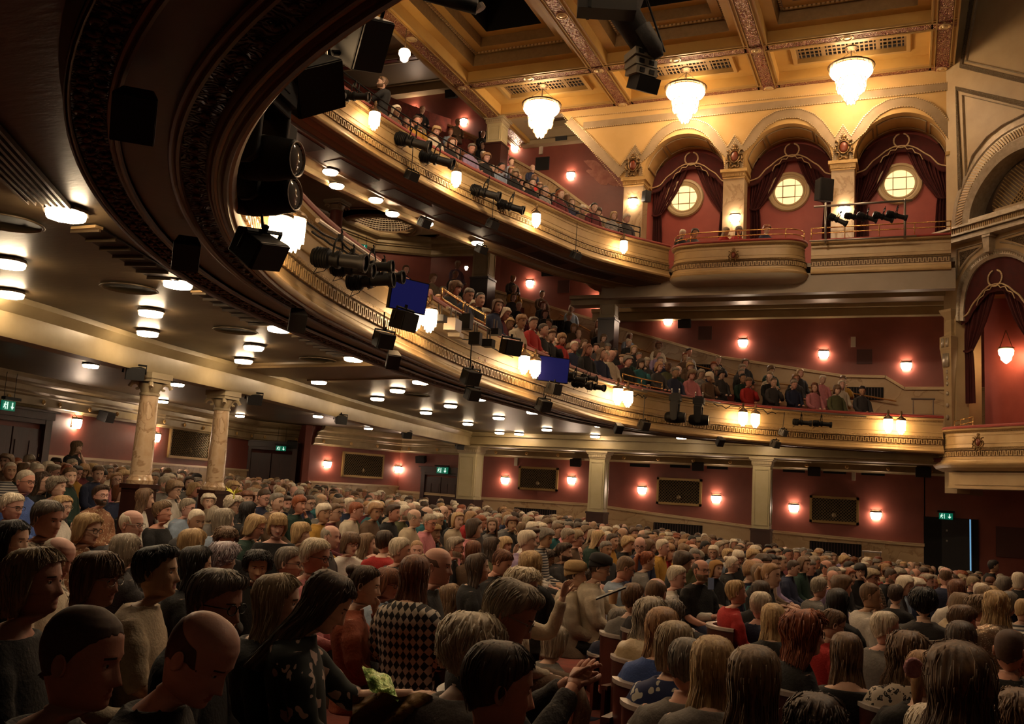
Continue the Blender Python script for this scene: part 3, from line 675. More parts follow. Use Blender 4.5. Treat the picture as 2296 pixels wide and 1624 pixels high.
for x0, x1 in zip(RX[:-1], RX[1:]):
    X0, X1 = x0+.31, x1-.31
    # small coffer with the pierced grille
    y0, y1 = 23.75, 25.7; Z0 = ZC+.30
    ringstep(cof, X0, X1, y0, y1, 0, .42, Z0, 0); riser(cof, X0, X1, y0, y1, .42, Z0, Z0-.08, 2, .04); ringstep(cof, X0, X1, y0, y1, .46, .56, Z0-.08, 2); riser(cof, X0, X1, y0, y1, .56, Z0-.08, Z0+.05, 2)
    gx0, gx1, gy0, gy1 = X0+.56, X1-.56, y0+.56, y1-.56
    cof.box(((gx0+gx1)/2, (gy0+gy1)/2, Z0+.2), (gx1-gx0, gy1-gy0, .02), None, 3)
    nx_, ny_ = 24, 4
    for i in range(nx_+1): gr.box((gx0+(gx1-gx0)*i/nx_, (gy0+gy1)/2, Z0+.06), (.11 if i % 6 == 0 else .032, gy1-gy0, .015))
    for j in range(ny_+1): gr.box(((gx0+gx1)/2, gy0+(gy1-gy0)*j/ny_, Z0+.062), (gx1-gx0, .035 if j != 2 else .09, .015))
    # large stepped coffer round a black lighting void
    y0, y1 = 17.45, 23.25; z = ZC+.30
    ringstep(cof, X0, X1, y0, y1, 0, .3, z, 0); riser(cof, X0, X1, y0, y1, .3, z, z+.35, 4, .05)
    ringstep(cof, X0, X1, y0, y1, .35, .42, z+.35, 1); riser(cof, X0, X1, y0, y1, .42, z+.35, z+.28, 2, .02); ringstep(cof, X0, X1, y0, y1, .44, .70, z+.35, 0); riser(cof, X0, X1, y0, y1, .70, z+.35, z+.62, 4, .04)
    ringstep(cof, X0, X1, y0, y1, .74, 1.0, z+.62, 0); riser(cof, X0, X1, y0, y1, 1.0, z+.62, z+.9, 5)
    riser(cof, X0, X1, y0, y1, 1.0, z+.9, z+3.2, 5); cof.box(((X0+X1)/2, (y0+y1)/2, z+3.2), (X1-X0, y1-y0, .05), None, 5)
    # further coffers toward the near side
    y0, y1 = 11.2, 16.95; ringstep(cof, X0, X1, y0, y1, 0, .7, z+.3, 0); riser(cof, X0, X1, y0, y1, .7, z+.3, z+.9, 4); cof.box(((X0+X1)/2, (y0+y1)/2, z+.9), (X1-X0, y1-y0, .05), None, 0)
    riser(cof, X0+.012, X1-.012, y0+.26, y1, 0, ZC+.1, z+.3, 0)
    gx = cof
    for (bx, by, dx, dy) in [(X0+.40, 20.35, 0, 5.1), (X1-.40, 20.35, 0, 5.1)]:
        for q in np.arange(-dy/2, dy/2, .11): gr.box((bx, by+q, z+.33), (.06, .06, .05), None, 1)
    for q in np.arange(X0+.42, X1-.42, .11):
        for by in (17.87, 22.83): gr.box((q, by, z+.33), (.06, .06, .05), None, 1)
co = struct(cof.build('ceiling_coffers', [YELC, STRIPG, mat('rib_moulding', (.46, .29, .10), .4, .2), VOID, mat('coffer_riser_moulding', (.34, .21, .08), .45, .2, (.26, .16, .06), 8), VOID]))
gr.build('ceiling_grille', [mat('grille_paint', (.2, .12, .05), .5), mat('gilt_rope', (.85, .66, .36), .35, .5)], co)
# ceiling extension over the side slip (beyond the arcade gable) and rear upper ceiling
mb = MB(); X0, X1, y0, y1 = -11.95, -8.3, 26.25, 28.5
ringstep(mb, X0, X1, y0, y1, 0, .4, ZC+.1, 0); riser(mb, X0, X1, y0, y1, .4, ZC+.1, ZC+.35, 1, .05); ringstep(mb, X0, X1, y0, y1, .45, .6, ZC+.35, 0); riser(mb, X0, X1, y0, y1, .6, ZC+.35, ZC+.55, 1); mb.box(((X0+X1)/2, 27.3, ZC+.56), (3.6, 2.2, .02), None, 2)
mb.box((-10.1, 28.35, ZC+.0), (4.4, .3, .16), None, 1)
struct(mb.build('ceiling_slip', [mat('slip_ceiling', (.45, .36, .22), .4), mat('slip_moulding', (.36, .28, .17), .4), mat('dark_panel', (.16, .12, .075), .5)]))
mb = MB(); mb.box((-17, 20, 16.25), (9.2, 18, .1), None, 0)
for y in (12, 15, 18., 21., 22.6, 24.1, 25.9):
    mb.box((-17, y, 16.12), (9.2, .36, .26), None, 1); mb.box((-17, y, 15.98), (9.2, .16, .04), None, 3)
    for q in (-.26, .26): mb.box((-17, y+q, 16.17), (9.2, .12, .16), None, 2); mb.box((-17, y+q*.6, 15.98), (9.2, .03, .05), None, 0)
    if y > 22:
        for x in np.arange(-20.5, -12.8, .9): mb.lathe([(.06, 0), (.07, -.02), (.01, -.04)], (x, y, 15.955), 8, 0)
mb.box((-17, 27.2, 16.19), (8.4, 1.6, .02), None, 4)
for y in (26.4, 28.0): mb.box((-17, y, 16.17), (8.6, .08, .07), None, 0)
mb.box((-17, 28.3, 16.05), (9.2, .4, .4), None, 2); mb.box((-12.62, 20, 14.9), (.14, 17, 2.8), None, 1)
struct(mb.build('ceiling_upper_circle_rear', [mat('rear_vault_paint', (.42, .33, .20), .5), mat('rear_beam_paint', (.48, .38, .23), .45), mat('slip_moulding', (.36, .28, .17), .4), MAROON, mat('dark_panel', (.16, .12, .075), .5)]))
plan_wall('wall_upper_circle_rear', [np.array([-19.6, 10]), np.array([-19.6, 28.6])], 8, 16.3, RED)
# ---- straight upper front with the bowed box
Xs = np.linspace(-2.35, 1.0, 12); SP = np.stack([Xs, np.full(12, 24.93)], 1); SN = np.tile([0., -1.], (12, 1)); front(SP, SN, 7.72, 'trim_upper_side_front', 'key_band')
bw = []
cx0, cx1, yb, rr = -6.1, -2.42, 24.42, .62
for t in np.linspace(math.pi, 1.5*math.pi, 10): bw.append((cx0+rr+rr*math.cos(t), yb+rr+rr*math.sin(t)))
for x in np.linspace(cx0+rr+.2, cx1-rr-.2, 12): bw.append((x, yb-.06*math.sin(math.pi*(x-cx0)/(cx1-cx0))))
for t in np.linspace(1.5*math.pi, 2*math.pi, 10): bw.append((cx1-rr+rr*math.cos(t), yb+rr+rr*math.sin(t)))
BW = np.array(bw); BN = np.array([nrm(np.r_[BW[min(i+1, len(BW)-1)]-BW[max(i-1, 0)]]) for i in range(len(BW))]); BN = np.stack([BN[:, 1], -BN[:, 0]], 1)
front(BW, BN, 7.66, 'trim_bowed_box_front', 'key_band')
mb = MB(); sweep(mb, BW, BN, [(0, 7.66), (-.02, 7.60), (-.12, 7.52), (-.25, 7.48), (-.5, 7.46)]); mb.prism([[p[0]-n[0]*.5, p[1]-n[1]*.5, 7.46] for p, n in zip(BW, BN)], (0, 0, .05))
struct(mb.build('trim_bowed_box_underside', mat('box_underside_paint', (.42, .35, .25), .45), smooth=True, autos=A30))
mb = MB(); mb.box((-3.5, 25.15, 7.5), (9.2, .3, .52)); mb.box((-3.5, 26.8, 7.62), (9.2, 3.4, .1)); mb.box((-3.5, 26.8, 8.0), (9.2, 3.4, .1))
struct(mb.build('trim_upper_side_fascia', mat('fascia_paint', (.36, .28, .19), .5, 0, (.31, .24, .16), 2)))
cartouche('box_crest', (-4.25, 24.33, 8.14), .26, 'small dark gilt crest on the front of the bowed box')

P = [atZ(x, y, 3.27) for x, y in ((440, 826), (868, 816), (985, 846), (690, 852))]; mb = MB(); mb.prism(P, UP*.06); mb.tube([P[0], P[1]], .03, 6); mb.tube([P[3], P[2]], .025, 6); struct(mb.build('trim_stalls_cross_beam', mat('cross_beam_paint', (.17, .11, .05), .4)))
# ================================================================== SPLAY WALL AND STAGE BOX
SD = np.array([.7071, -.7071, 0]); SN_ = np.array([-.7071, -.7071, 0]); S0 = np.array([.95, 26., 0])
def spl(x, y, off=0.):
    d = ray(x, y); n = SN_; P0 = S0+n*off; t = (n @ (P0-CAM))/(n @ d); return CAM+d*t
def SZ(s, z, off=0.): return S0+SD*s+SN_*off+UP*z
SPLM = mat('splay_cream_paint', (.52, .38, .20), .5, 0, (.43, .30, .15), 1.2, .05, 20)
SPLT = mat('splay_silver_gilt', (.56, .48, .36), .35, .3, (.38, .30, .2), 9, .2, 60)
def poly_on(px, off, m, name, th=.04, parent=None, st=True):
    mb = MB(); P = [spl(x, y, off) for x, y in px]; mb.prism(P, -SN_*th); o = mb.build(name, m, parent)
    return struct(o) if st and parent is None else o
def strip_on(mb, px, w, off, h, mi=0, smooth_n=0):
    """raised moulding along pixel path on the splay"""
    P = [spl(x, y) for x, y in px]
    if smooth_n: P = list(smooth_path(P, smooth_n))
    P = np.array(P); k = len(P); G_ = []
    for i in range(k):
        t = nrm(P[min(i+1, k-1)]-P[max(i-1, 0)]); n = np.cross(SN_, t)
        G_.append([P[i]-n*w/2+SN_*off, P[i]-n*w/2*.8+SN_*(off+h), P[i]+SN_*(off+h*.7), P[i]+n*w/2*.8+SN_*(off+h), P[i]+n*w/2+SN_*off])
    mb.grid(np.array(G_), mi); return P
# upper wall around the large blind arch
arch_o = [(2131, 545), (2134, 500), (2141, 450), (2156, 405), (2178, 362), (2205, 325), (2235, 296), (2265, 275), (2300, 258), (2345, 250), (2400, 262)]
arch_i = [(2172, 512), (2176, 470), (2190, 432), (2212, 396), (2238, 366), (2266, 345), (2300, 330), (2345, 324), (2395, 338)]
mb = MB()
A_ = smooth_path([spl(x, y) for x, y in arch_o], 24); top_ = [SZ((p-S0) @ SD, 15.6) for p in A_]
mb.grid([[p, q] for p, q in zip(A_, top_)]); mb.grid([[SZ(-.02, 8.6), SZ(-.02, 15.6)], [A_[0]*[1, 1, 0]+UP*8.6, A_[0]*[1, 1, 0]+UP*15.6]])
mb.grid([[SZ(-.02, 8.6), SZ(-.02, 15.6)], [SZ(-.02, 8.6)+np.array([.3, .9, 0]), SZ(-.02, 15.6)+np.array([.3, .9, 0])]])
struct(mb.build('wall_splay_upper', SPLM))
mb = MB(); B_ = smooth_path([spl(x, y) for x, y in arch_i], 24)
mb.grid([[p, p*.75+q*.25+SN_*.05, p*.7+q*.3+SN_*.02, p*.35+q*.65+SN_*.02, p*.3+q*.7+SN_*.06, q] for p, q in zip(A_, B_)])
mb.grid([[q, q-SN_*.5] for q in B_])
ar = struct(mb.build('trim_splay_arch', SPLT, smooth=True, autos=A30))
mb = MB()
for p, q in zip(smooth_path(A_, 64), smooth_path(B_, 64)): mb.box(p*.52+q*.48+SN_*.035, (.22, .028, .03), axes(q-p, SN_))
mb.build('fluting', CREAM, ar)
mb = MB(); mb.prism([SZ(.2, 8.9, -.5), SZ(3.8, 8.9, -.5), SZ(3.8, 12, -.5), SZ(.2, 12, -.5)], -SN_*.1); struct(mb.build('wall_splay_recess', mat('recess_dark', (.035, .02, .012), .6)))
mb = MB()
arcs = [(2225, 452), (2237, 420), (2256, 392), (2278, 372), (2300, 358), (2345, 348), (2400, 360)]
Pg = smooth_path([spl(x, y, -.42) for x, y in arcs], 12)
mb.grid([[p, SZ((p-S0) @ SD+.0, 8.95, -.42)+UP*.0] for p in Pg]); struct(mb.build('trim_splay_grille_ground', mat('lattice_ground', (.10, .06, .03), .6)))
mb = MB()
for k in range(26):
    for sgn in (-1, 1):
        for t in np.linspace(0, 1, 2)[:1]:
            s0 = 1.2+k*.11; a = SZ(s0, 9.0, -.40); b = SZ(s0+sgn*2., 11., -.40)
            pts = []
            for u in np.linspace(0, 1, 30):
                p = a+(b-a)*u; sx = (p-S0) @ SD
                lim = np.interp(sx, [(q-S0) @ SD for q in Pg], [q[2] for q in Pg], left=0)
                if p[2] < lim and sx > (Pg[0]-S0) @ SD: pts.append(p)
            if len(pts) > 1: mb.tube([pts[0], pts[-1]], .014, 4)
struct(mb.build('trim_splay_lattice', mat('lattice_gilt', (.45, .31, .13), .45, .3)))
mb = MB(); strip_on(mb, [(2181, -6), (2157, 148), (2400, 206)], .13, 0, .05); strip_on(mb, [(2400, 258), (2146, 199), (2155, 425)], .15, 0, .05)
fr = struct(mb.build('trim_splay_frames', orn('silver_gilt_ornament', (.30, .22, .13), (.66, .55, .38), 18, .45, .6), smooth=False))
mb = MB(); strip_on(mb, [(2194, -6), (2168, 138), (2400, 190)], .03, 0, .05); strip_on(mb, [(2300, 247), (2160, 214), (2167, 395), (2182, 350), (2215, 308), (2250, 281), (2300, 256)], .03, 0, .05)
mb.build('inner_bead', SPLT, fr)
# ledge and cornice
mb = MB()
for (z, h, dp, mi) in ((8.60, .12, .28, 0), (8.70, .05, .36, 0), (8.79, .14, .30, 1), (8.88, .05, .40, 0)):
    mb.box(SZ(1.8, z, dp/2), (3.9, dp, h), [SD, SN_, UP], mi)
mb.box(SZ(2.4, 9.0, -.1), (3.2, .5, .16), [SD, SN_, UP], 0); mb.box(SZ(2.9, 9.14, -.2), (2.9, .4, .12), [SD, SN_, UP], 1)
ld = struct(mb.build('trim_splay_cornice', [SPLT, mat('dentil_ground', (.36, .25, .13), .5)]))
mb = MB()
for k in range(70): mb.box(SZ(-.1+k*.055, 8.79, .31), (.026, .03, .11), [SD, SN_, UP])
mb.build('dentils', CREAM, ld)
# lower storey with the box arch
la_o = [(2143, 720), (2144, 680), (2149, 636), (2163, 607), (2185, 581), (2207, 566), (2229, 559), (2259, 556), (2300, 572), (2345, 610), (2375, 690)]
la_i = [(2160, 720), (2161, 680), (2169, 640), (2185, 608), (2207, 588), (2235, 577), (2268, 577), (2300, 592), (2338, 628), (2360, 695)]
LA = smooth_path([spl(x, y) for x, y in la_o], 26); LI = smooth_path([spl(x, y) for x, y in la_i], 26)
mb = MB(); mb.grid([[p, SZ((p-S0) @ SD, 8.62)] for p in LA]); s0 = (LA[0]-S0) @ SD
mb.grid([[SZ(-.12, 2.2), SZ(-.12, 8.62)], [SZ(s0, 2.2), SZ(s0, 8.62)]]); mb.grid([[SZ(-.12, 2.2), SZ(-.12, 8.62)], [SZ(-.12, 2.2, -1.3), SZ(-.12, 8.62, -1.3)]])
mb.grid([[SZ(s0, 2.2), SZ(s0, 6.9)], [SZ(s0+.12, 2.2, -.3), SZ(s0+.12, 6.9, -.3)]])
struct(mb.build('wall_splay_lower', SPLM))
mb = MB(); mb.grid([[p, p*.8+q*.2+SN_*.05, p*.6+q*.4+SN_*.02, p*.3+q*.7+SN_*.04, q, q-SN_*.25] for p, q in zip(LA, LI)]); lam = struct(mb.build('trim_box_arch', SPLT, smooth=True, autos=A30))
mb = MB()
for p, q in zip(smooth_path(LA, 70), smooth_path(LI, 70)): mb.box(p*.5+q*.5+SN_*.03, (.05, .02, .03), axes(q-p, SN_))
mb.box(spl(2218, 548, .1), (.16, .2, .42), [SD, SN_, UP], 0, 1.3); mb.box(spl(2218, 529, .14), (.24, .24, .07), [SD, SN_, UP])
mb.build('keystone', SPLT, lam)
mb = MB(); tri = [(2146, 560), (2204, 545), (2204, 553), (2172, 580), (2152, 612), (2146, 625)]; strip_on(mb, tri+[tri[0]], .035, 0, .03)
tri2 = [(2243, 534), (2300, 517), (2300, 556), (2270, 546), (2243, 543)]; strip_on(mb, tri2, .035, 0, .03); struct(mb.build('trim_spandrel_frame', SPLT))
poly_on([(2151, 566), (2196, 554), (2170, 575), (2152, 600)], .005, orn('spandrel_ornament', (.16, .09, .05), (.42, .31, .17), 14), 'trim_spandrel_carving', .01)
poly_on([(2252, 537), (2300, 524), (2300, 551), (2275, 543)], .005, orn('spandrel_ornament', (.16, .09, .05), (.42, .31, .17), 14), 'trim_spandrel_carving', .01)
# inside of the box: pink-red wall, ceiling
mb = MB(); mb.prism([SZ(-.2, 2.4, -1.5), SZ(5, 2.4, -1.5), SZ(5, 8.6, -1.5), SZ(-.2, 8.6, -1.5)], -SN_*.1); struct(mb.build('wall_box_recess', mat('pink_wall_paint', (.42, .085, .062), .5)))
mb = MB(); mb.box(SZ(2.4, 3.0, -.6), (5, 2., .1), [SD, SN_, UP]); struct(mb.build('floor_stage_box', CARPET))
# tapering herm pilaster at the corner
e = empty('tapered_pilaster', tuple(SZ(.12, 3.8, .1)), 0, 'cream tapering pilaster with gilt drops at the corner of the stage box', 'pilaster'); mb = MB()
base = spl(2146, 690, .1); 
prof = [(.26, 3.85), (.26, 5.3), (.34, 5.8), (.36, 5.85), (.36, 6.15), (.2, 6.2), (.15, 6.3), (.2, 6.5), (.16, 6.6), (.26, 6.7), (.36, 6.8), (.38, 6.86)]
G_ = [[SZ(.12-w/2, z, .0), SZ(.12-w/2, z, w*.6), SZ(.12+w/2, z, w*.6), SZ(.12+w/2, z, 0)] for w, z in prof]; G_[0] = [SZ(.12+q, 3.85, r) for q, r in ((-.09, 0), (-.09, .1), (.09, .1), (.09, 0))]
mb.grid(G_, 0, closev=True, capu=True); mb.build('shaft', SPLM, e)
mb = MB(); mb.box(SZ(.05, 6.0, .23), (.07, .03, .22), [SD, SN_, UP]); mb.box(SZ(.19, 6.0, .23), (.07, .03, .22), [SD, SN_, UP]); mb.box(SZ(.12, 5.55, .2), (.18, .03, .34), [SD, SN_, UP])
for z in (5.25, 5.1, 4.95, 4.7, 4.4, 4.1): mb.ball(SZ(.12, z, .15), .045, 8, 6, 0, (.8, .6, 1.3))
mb.build('gilt_drops', SPLT, e, smooth=True)
# box balcony front
Ss = np.linspace(-.42, 3.4, 30); bxp = np.array([(SZ(s, 0, .05+.62*math.sin(min(1, (s+.42)/1.3)*math.pi/2)))[:2] for s in Ss])
bxn = []
for i in range(30):
    t = nrm(bxp[min(i+1, 29)]-bxp[max(i-1, 0)]); n = np.array([t[1], -t[0]]); bxn.append(n if n @ SN_[:2] > 0 else -n)
bxn = np.array(bxn); front(bxp, bxn, 2.86, 'trim_stage_box_front', 'key_band')
mb = MB(); sweep(mb, bxp, bxn, [(0, 2.86), (-.05, 2.8), (-.2, 2.74), (-.45, 2.7)]); mb.box(SZ(1.9, 2.52, .12), (3.1, .5, .36), [SD, SN_, UP]); mb.box(SZ(1.9, 2.33, .14), (3.2, .56, .05), [SD, SN_, UP]); mb.box(SZ(1.9, 2.52, .38), (2.7, .03, .24), [SD, SN_, UP])
struct(mb.build('trim_stage_box_bracket', SPLM, smooth=False))
cb = cartouche('stage_box_crest', (0, 0, 0), .28, 'gilt crest with a dark boss on the curved front of the stage box'); P = spl(2196, 993, .72)
cb.location = tuple(P); cb.rotation_euler = (0, 0, -math.radians(38))
# brass rail gap between the lower circle and the stage box
e = empty('corner_brass_rail', tuple(atD(2155, 950, 23.6)), 0, 'small brass handrail where the lower circle meets the stage box', 'handrail'); mb = MB()
a = spl(2140, 945, .35); b = spl(2182, 935, .35)
for k in range(3): mb.tube([a+UP*(.0-k*.12), b+UP*(.0-k*.12)], .014, 6)
for f in (0, .33, 1): mb.tube([a*(1-f)+b*f+UP*.02, a*(1-f)+b*f-UP*.36], .014, 6)
mb.build('bars', BRASS, e, smooth=True)

# ================================================================== DRAPES, ROUND WINDOWS
def wreath(mb, c, r, X, mi=0):
    Yn = np.cross(X, UP)
    for s in (-1, 1):
        for k in range(11):
            t = -math.pi/2+s*(.1+k*.26); p = c+X*r*math.cos(t)+UP*r*math.sin(t)
            mb.ball(p, r*.16, 6, 4, mi, (1.5, .5, .8), [nrm(-X*math.sin(t)+UP*math.cos(t)), Yn, nrm(X*math.cos(t)+UP*math.sin(t))])
    for s in (-1, 1):
        pts = [c-UP*r*1.05+X*s*r*(.1+k*.33)+UP*(math.sin(k*2.1)*r*.2-k*k*r*.028) for k in range(9)]; mb.tube(pts, r*.07, 5, mi)
def drapes(name, c, X, hw, zs, ra, zr, ordinal, full=True):
    """arched pelmet plus two tied-back curtains; c=(x,y) centre, X unit along wall"""
    c = np.array([c[0], c[1], 0.]); Yn = np.cross(X, UP); Yn = Yn if Yn @ (CAM-c) > 0 else -Yn
    e = empty('arch_pelmet', tuple(c+UP*zs), 0, 'burgundy arched pelmet with cream wreath and braid, '+ordinal, 'pelmet', 'arched pelmets'); mb = MB()
    # top edge arc, bottom edge scalloped
    us = np.linspace(-1, 1, 61); ztop = zs+np.sqrt(np.maximum(0, 1-us**2))*ra; 
    zbot = np.interp(np.abs(us), [0, .18, .34, .5, .62, .78, .86, 1], [zs+.26+zr, zs+.24+zr, zs+.14+zr, zs-.02+zr, zs-.12+zr, zs-.36+zr, zs-.40+zr, zs-.44+zr])
    P = lambda u, z, o: c+X*hw*u+UP*z+Yn*o
    mb.grid([[P(u, zb, .15), P(u, (zb+max(zt, zb+.02))/2, .16), P(u, max(zt, zb+.02), .14)] for u, zt, zb in zip(us, ztop, zbot)]); mb.grid([[P(u, zb-.12, .135), P(u, zb+.02, .145)] for u, zb in zip(us, zbot)])
    mb.build('cloth', DRAPE, e, smooth=True)
    tb = MB(); tb.tube([P(u, zb+.01, .17) for u, zb in zip(us, zbot)], .034, 6, flat=.6); wreath(tb, c+UP*(zs+.42+zr)+Yn*.18, .2, X); tb.build('braid_and_wreath', BRAID, e, smooth=True)
    fr_ = MB()
    for u, zb in zip(np.linspace(-1, 1, 120), np.interp(np.linspace(-1, 1, 120), us, zbot)): fr_.box(P(u, zb-.14, .14), (.012, .012, .05), [X, Yn, UP])
    fr_.build('fringe', DRAPE, e)
    for sd, word in ((-1, 'left'), (1, 'right')):
        cu = MB(); G_ = []
        zt0 = zs+.3+zr
        for z, ui, uo in ((zt0, .05, .97), (zt0-.3, .15, .98), (zt0-.6, .25, .99), (zt0-.9, .37, .99), (zt0-1.15, .50, 1.0), (zt0-1.42, .66, 1.0), (zt0-1.58, .76, .99), (zt0-1.75, .74, .98), (zt0-2.1, .72, .98), (zt0-2.9, .70, .98)):
            row = []
            for k in range(57):
                f = k/56; u = ui+(uo-ui)*f; row.append(P(sd*u, z, .02+.045*math.sin(f*math.pi*2*9)*(1 if z > zt0-1.2 else .6)+.03*math.sin(f*23)))
            G_.append(row)
        G_ = np.array(G_); GG = np.array([[np.interp(np.linspace(0, 9, 28), range(10), G_[:, k, q]) for q in range(3)] for k in range(57)]).transpose(2, 0, 1)
        cu.grid(GG); o = cu.build('curtain', DRAPE, smooth=True); tag(o, f'burgundy tied-back curtain hanging on the {word} of {ordinal}', 'curtain', 'tied-back curtains'); mbb = MB(); mbb.tube([P(sd*.74, zt0-1.54, .07), P(sd*.87, zt0-1.61, .09), P(sd*1.0, zt0-1.56, .05)], .03, 6); mbb.build('tieback', DRAPE, o)
    return e
XX = np.array([1., 0, 0])
for k, x in enumerate(XC): drapes('d', (x, YA+1.22), XX, RA, ZS-.05, RA*.9, .46, ('the arch nearest the raking gable', 'the middle arch', 'the arch nearest the stage')[k])
for k, (x, y, r) in enumerate([(1534, 445, 31), (1769, 430, 33), (2017, 412, 34)]):
    c = atY(x, y, YA+1.3); R = .41
    e = empty('window_%d' % (k+1), tuple(c), 0); struct(e)
    ax = [np.array([1., 0, 0]), UP, np.array([0, -1., 0])]
    MB().lathe([(.001, 0), (R, 0), (R, .01), (.001, .012)], c, 36, 0, ax).build('pane', WGLOW, e)
    MB().lathe([(R-.02, 0), (R-.01, .05), (R+.03, .06), (R+.05, .04), (R+.09, .05), (R+.11, .08), (R+.17, .07), (R+.2, .0)], c, 40, 0, ax).build('frame', mat('window_surround', (.62, .47, .26), .45), e, smooth=True, autos=A30)
    mb = MB(); q = R*.42
    for s in (-1, 1):
        mb.box(c+np.array([s*q, -.02, 0]), (.022, .03, 2*q)); mb.box(c+np.array([0, -.02, s*q]), (2*q, .03, .022))
        for s2 in (-1, 1):
            h = math.sqrt(R*R-q*q); mb.box(c+np.array([s*q, -.02, s2*(q+h)/2]), (.014, .025, h-q)); mb.box(c+np.array([s2*(q+h)/2, -.02, s*q]), (h-q, .025, .014))
    mb.build('glazing_bars', mat('leading', (.30, .14, .04), .5), e)
# stage box drapes
Pv = SZ(1.42, 0, -.2); drapes('d', (Pv[0], Pv[1]), SD, 1.05, 6.75, 1.35, .3, 'the stage box arch')

# ================================================================== WALL FITTINGS
def hit_plan(px, py, a, b, off=0.):
    t = nrm(b-a); n = np.array([t[1], -t[0]]); n = n if n @ (np.array(HALL)-a) > 0 else -n
    d = ray(px, py); a2 = a+n*off; k = (n @ (a2-CAM[:2]))/(n @ d[:2]); return CAM+d*k, np.array([n[0], n[1], 0])
SIDE_A, SIDE_B = np.array([-16.3, 28.5]), np.array([4.5, 28.5])
def onside(px, py, off=0.): return hit_plan(px, py, SIDE_A, SIDE_B, off)
ARC_A, ARC_B = np.array([-10, 26.]), np.array([1, 26.])
def rear1(px, py, off=0.): return hit_plan(px, py, RW[1], RW[2], off)
def rear2(px, py, off=0.): return hit_plan(px, py, RW[4], RW[5], off)
SCP = None
def sconce(P, n, label, group='wall sconces'):
    global SCP
    if SCP is None:
        e = empty('wall_sconce'); SCP = e
        # local: x outward, z up
        a = np.linspace(-math.pi/2, math.pi/2, 11)
        b = MB(); G_ = [[(.02+r*math.cos(t), r*1.25*math.sin(t), z) for t in a] for r, z in ((.085, -.10), (.105, -.04), (.115, .05), (.11, .10))]
        b.grid(G_); b.add([(.02+.085*math.cos(t), .085*1.25*math.sin(t), -.10) for t in a], [tuple(range(11))]); b.build('glass_shade', SGLOW, e, smooth=True, autos=A30)
        b = MB(); b.grid([[(.02+r*math.cos(t), r*1.25*math.sin(t), z) for t in a] for r, z in ((.118, .09), (.125, .10), (.125, .13), (.11, .135))]); b.box((.01, 0, .03), (.02, .26, .24)); b.tube([(.1, -.1, .13), (.06, -.15, .2)], .006, 4); b.tube([(.1, .1, .13), (.06, .15, .2)], .006, 4)
        b.build('bracket', BRONZE, e, smooth=False); c = e
    else: c = copy_tree(SCP)
    c.location = tuple(P); c.rotation_euler = (0, 0, math.atan2(n[1], n[0])); tag(c, label, 'wall lamp', group); return c
for f, L, g in ((rear1, [(168, 950, 'lit wall sconce above the standing woman in black'), (347, 982, 'lit wall sconce half hidden behind the first marble column')], 'stalls sconces'),
             (rear2, [(733, 1042, 'lit wall sconce between the far corner door and its lattice panel'), (891, 1053, 'lit wall sconce beside the fluted column, past the lattice panel')], 'stalls sconces'),
             (onside, [(1133, 1078, 'lit sconce under the white wall box, just past the broad cream column'), (1282, 1078, 'lit sconce just left of the middle cream column'), (1440, 1100, 'lit sconce just right of the middle cream column'), (1606, 1120, 'lit sconce left of the slim cream column'), (1780, 1140, 'lit sconce right of the slim cream column'), (1964, 1157, 'lit sconce nearest the dark stage door')], 'stalls sconces'),
             (onside, [(1048, 605, 'lower circle sconce left of its corner column'), (1189, 637, 'lower circle sconce right of its corner column'), (1338, 678, 'lower circle sconce touching the middle column'), (1498, 721, 'lower circle sconce beside a black speaker'), (1666, 770, 'lower circle sconce at the middle of the long red wall'), (1847, 796, 'lower circle sconce under the white wall box'), (2032, 822, 'lower circle sconce nearest the stage')], 'lower circle sconces'),
             (onside, [(928, 250, 'upper circle sconce farthest up beside the standing man'), (1040, 275, 'upper circle sconce above the raking marble dado, left of the pillar'), (1155, 333, 'upper circle sconce just right of the pillar'), (1280, 395, 'upper circle sconce above the faded plaster patch')], 'upper circle sconces')):
    for x, y, lab in L:
        P, n = f(x, y, .0); sconce(P, n, lab, g)
for x, y, lab in ((1419, 455, 'sconce on the marble pier at the gable end'), (1648, 491, 'sconce on the marble pier between first and second arches'), (1893, 473, 'sconce on the marble pier behind the lighting bar')):
    P = atY(x, y, YA+.02); sconce(P, np.array([0, -1, 0]), lab, 'pier sconces')
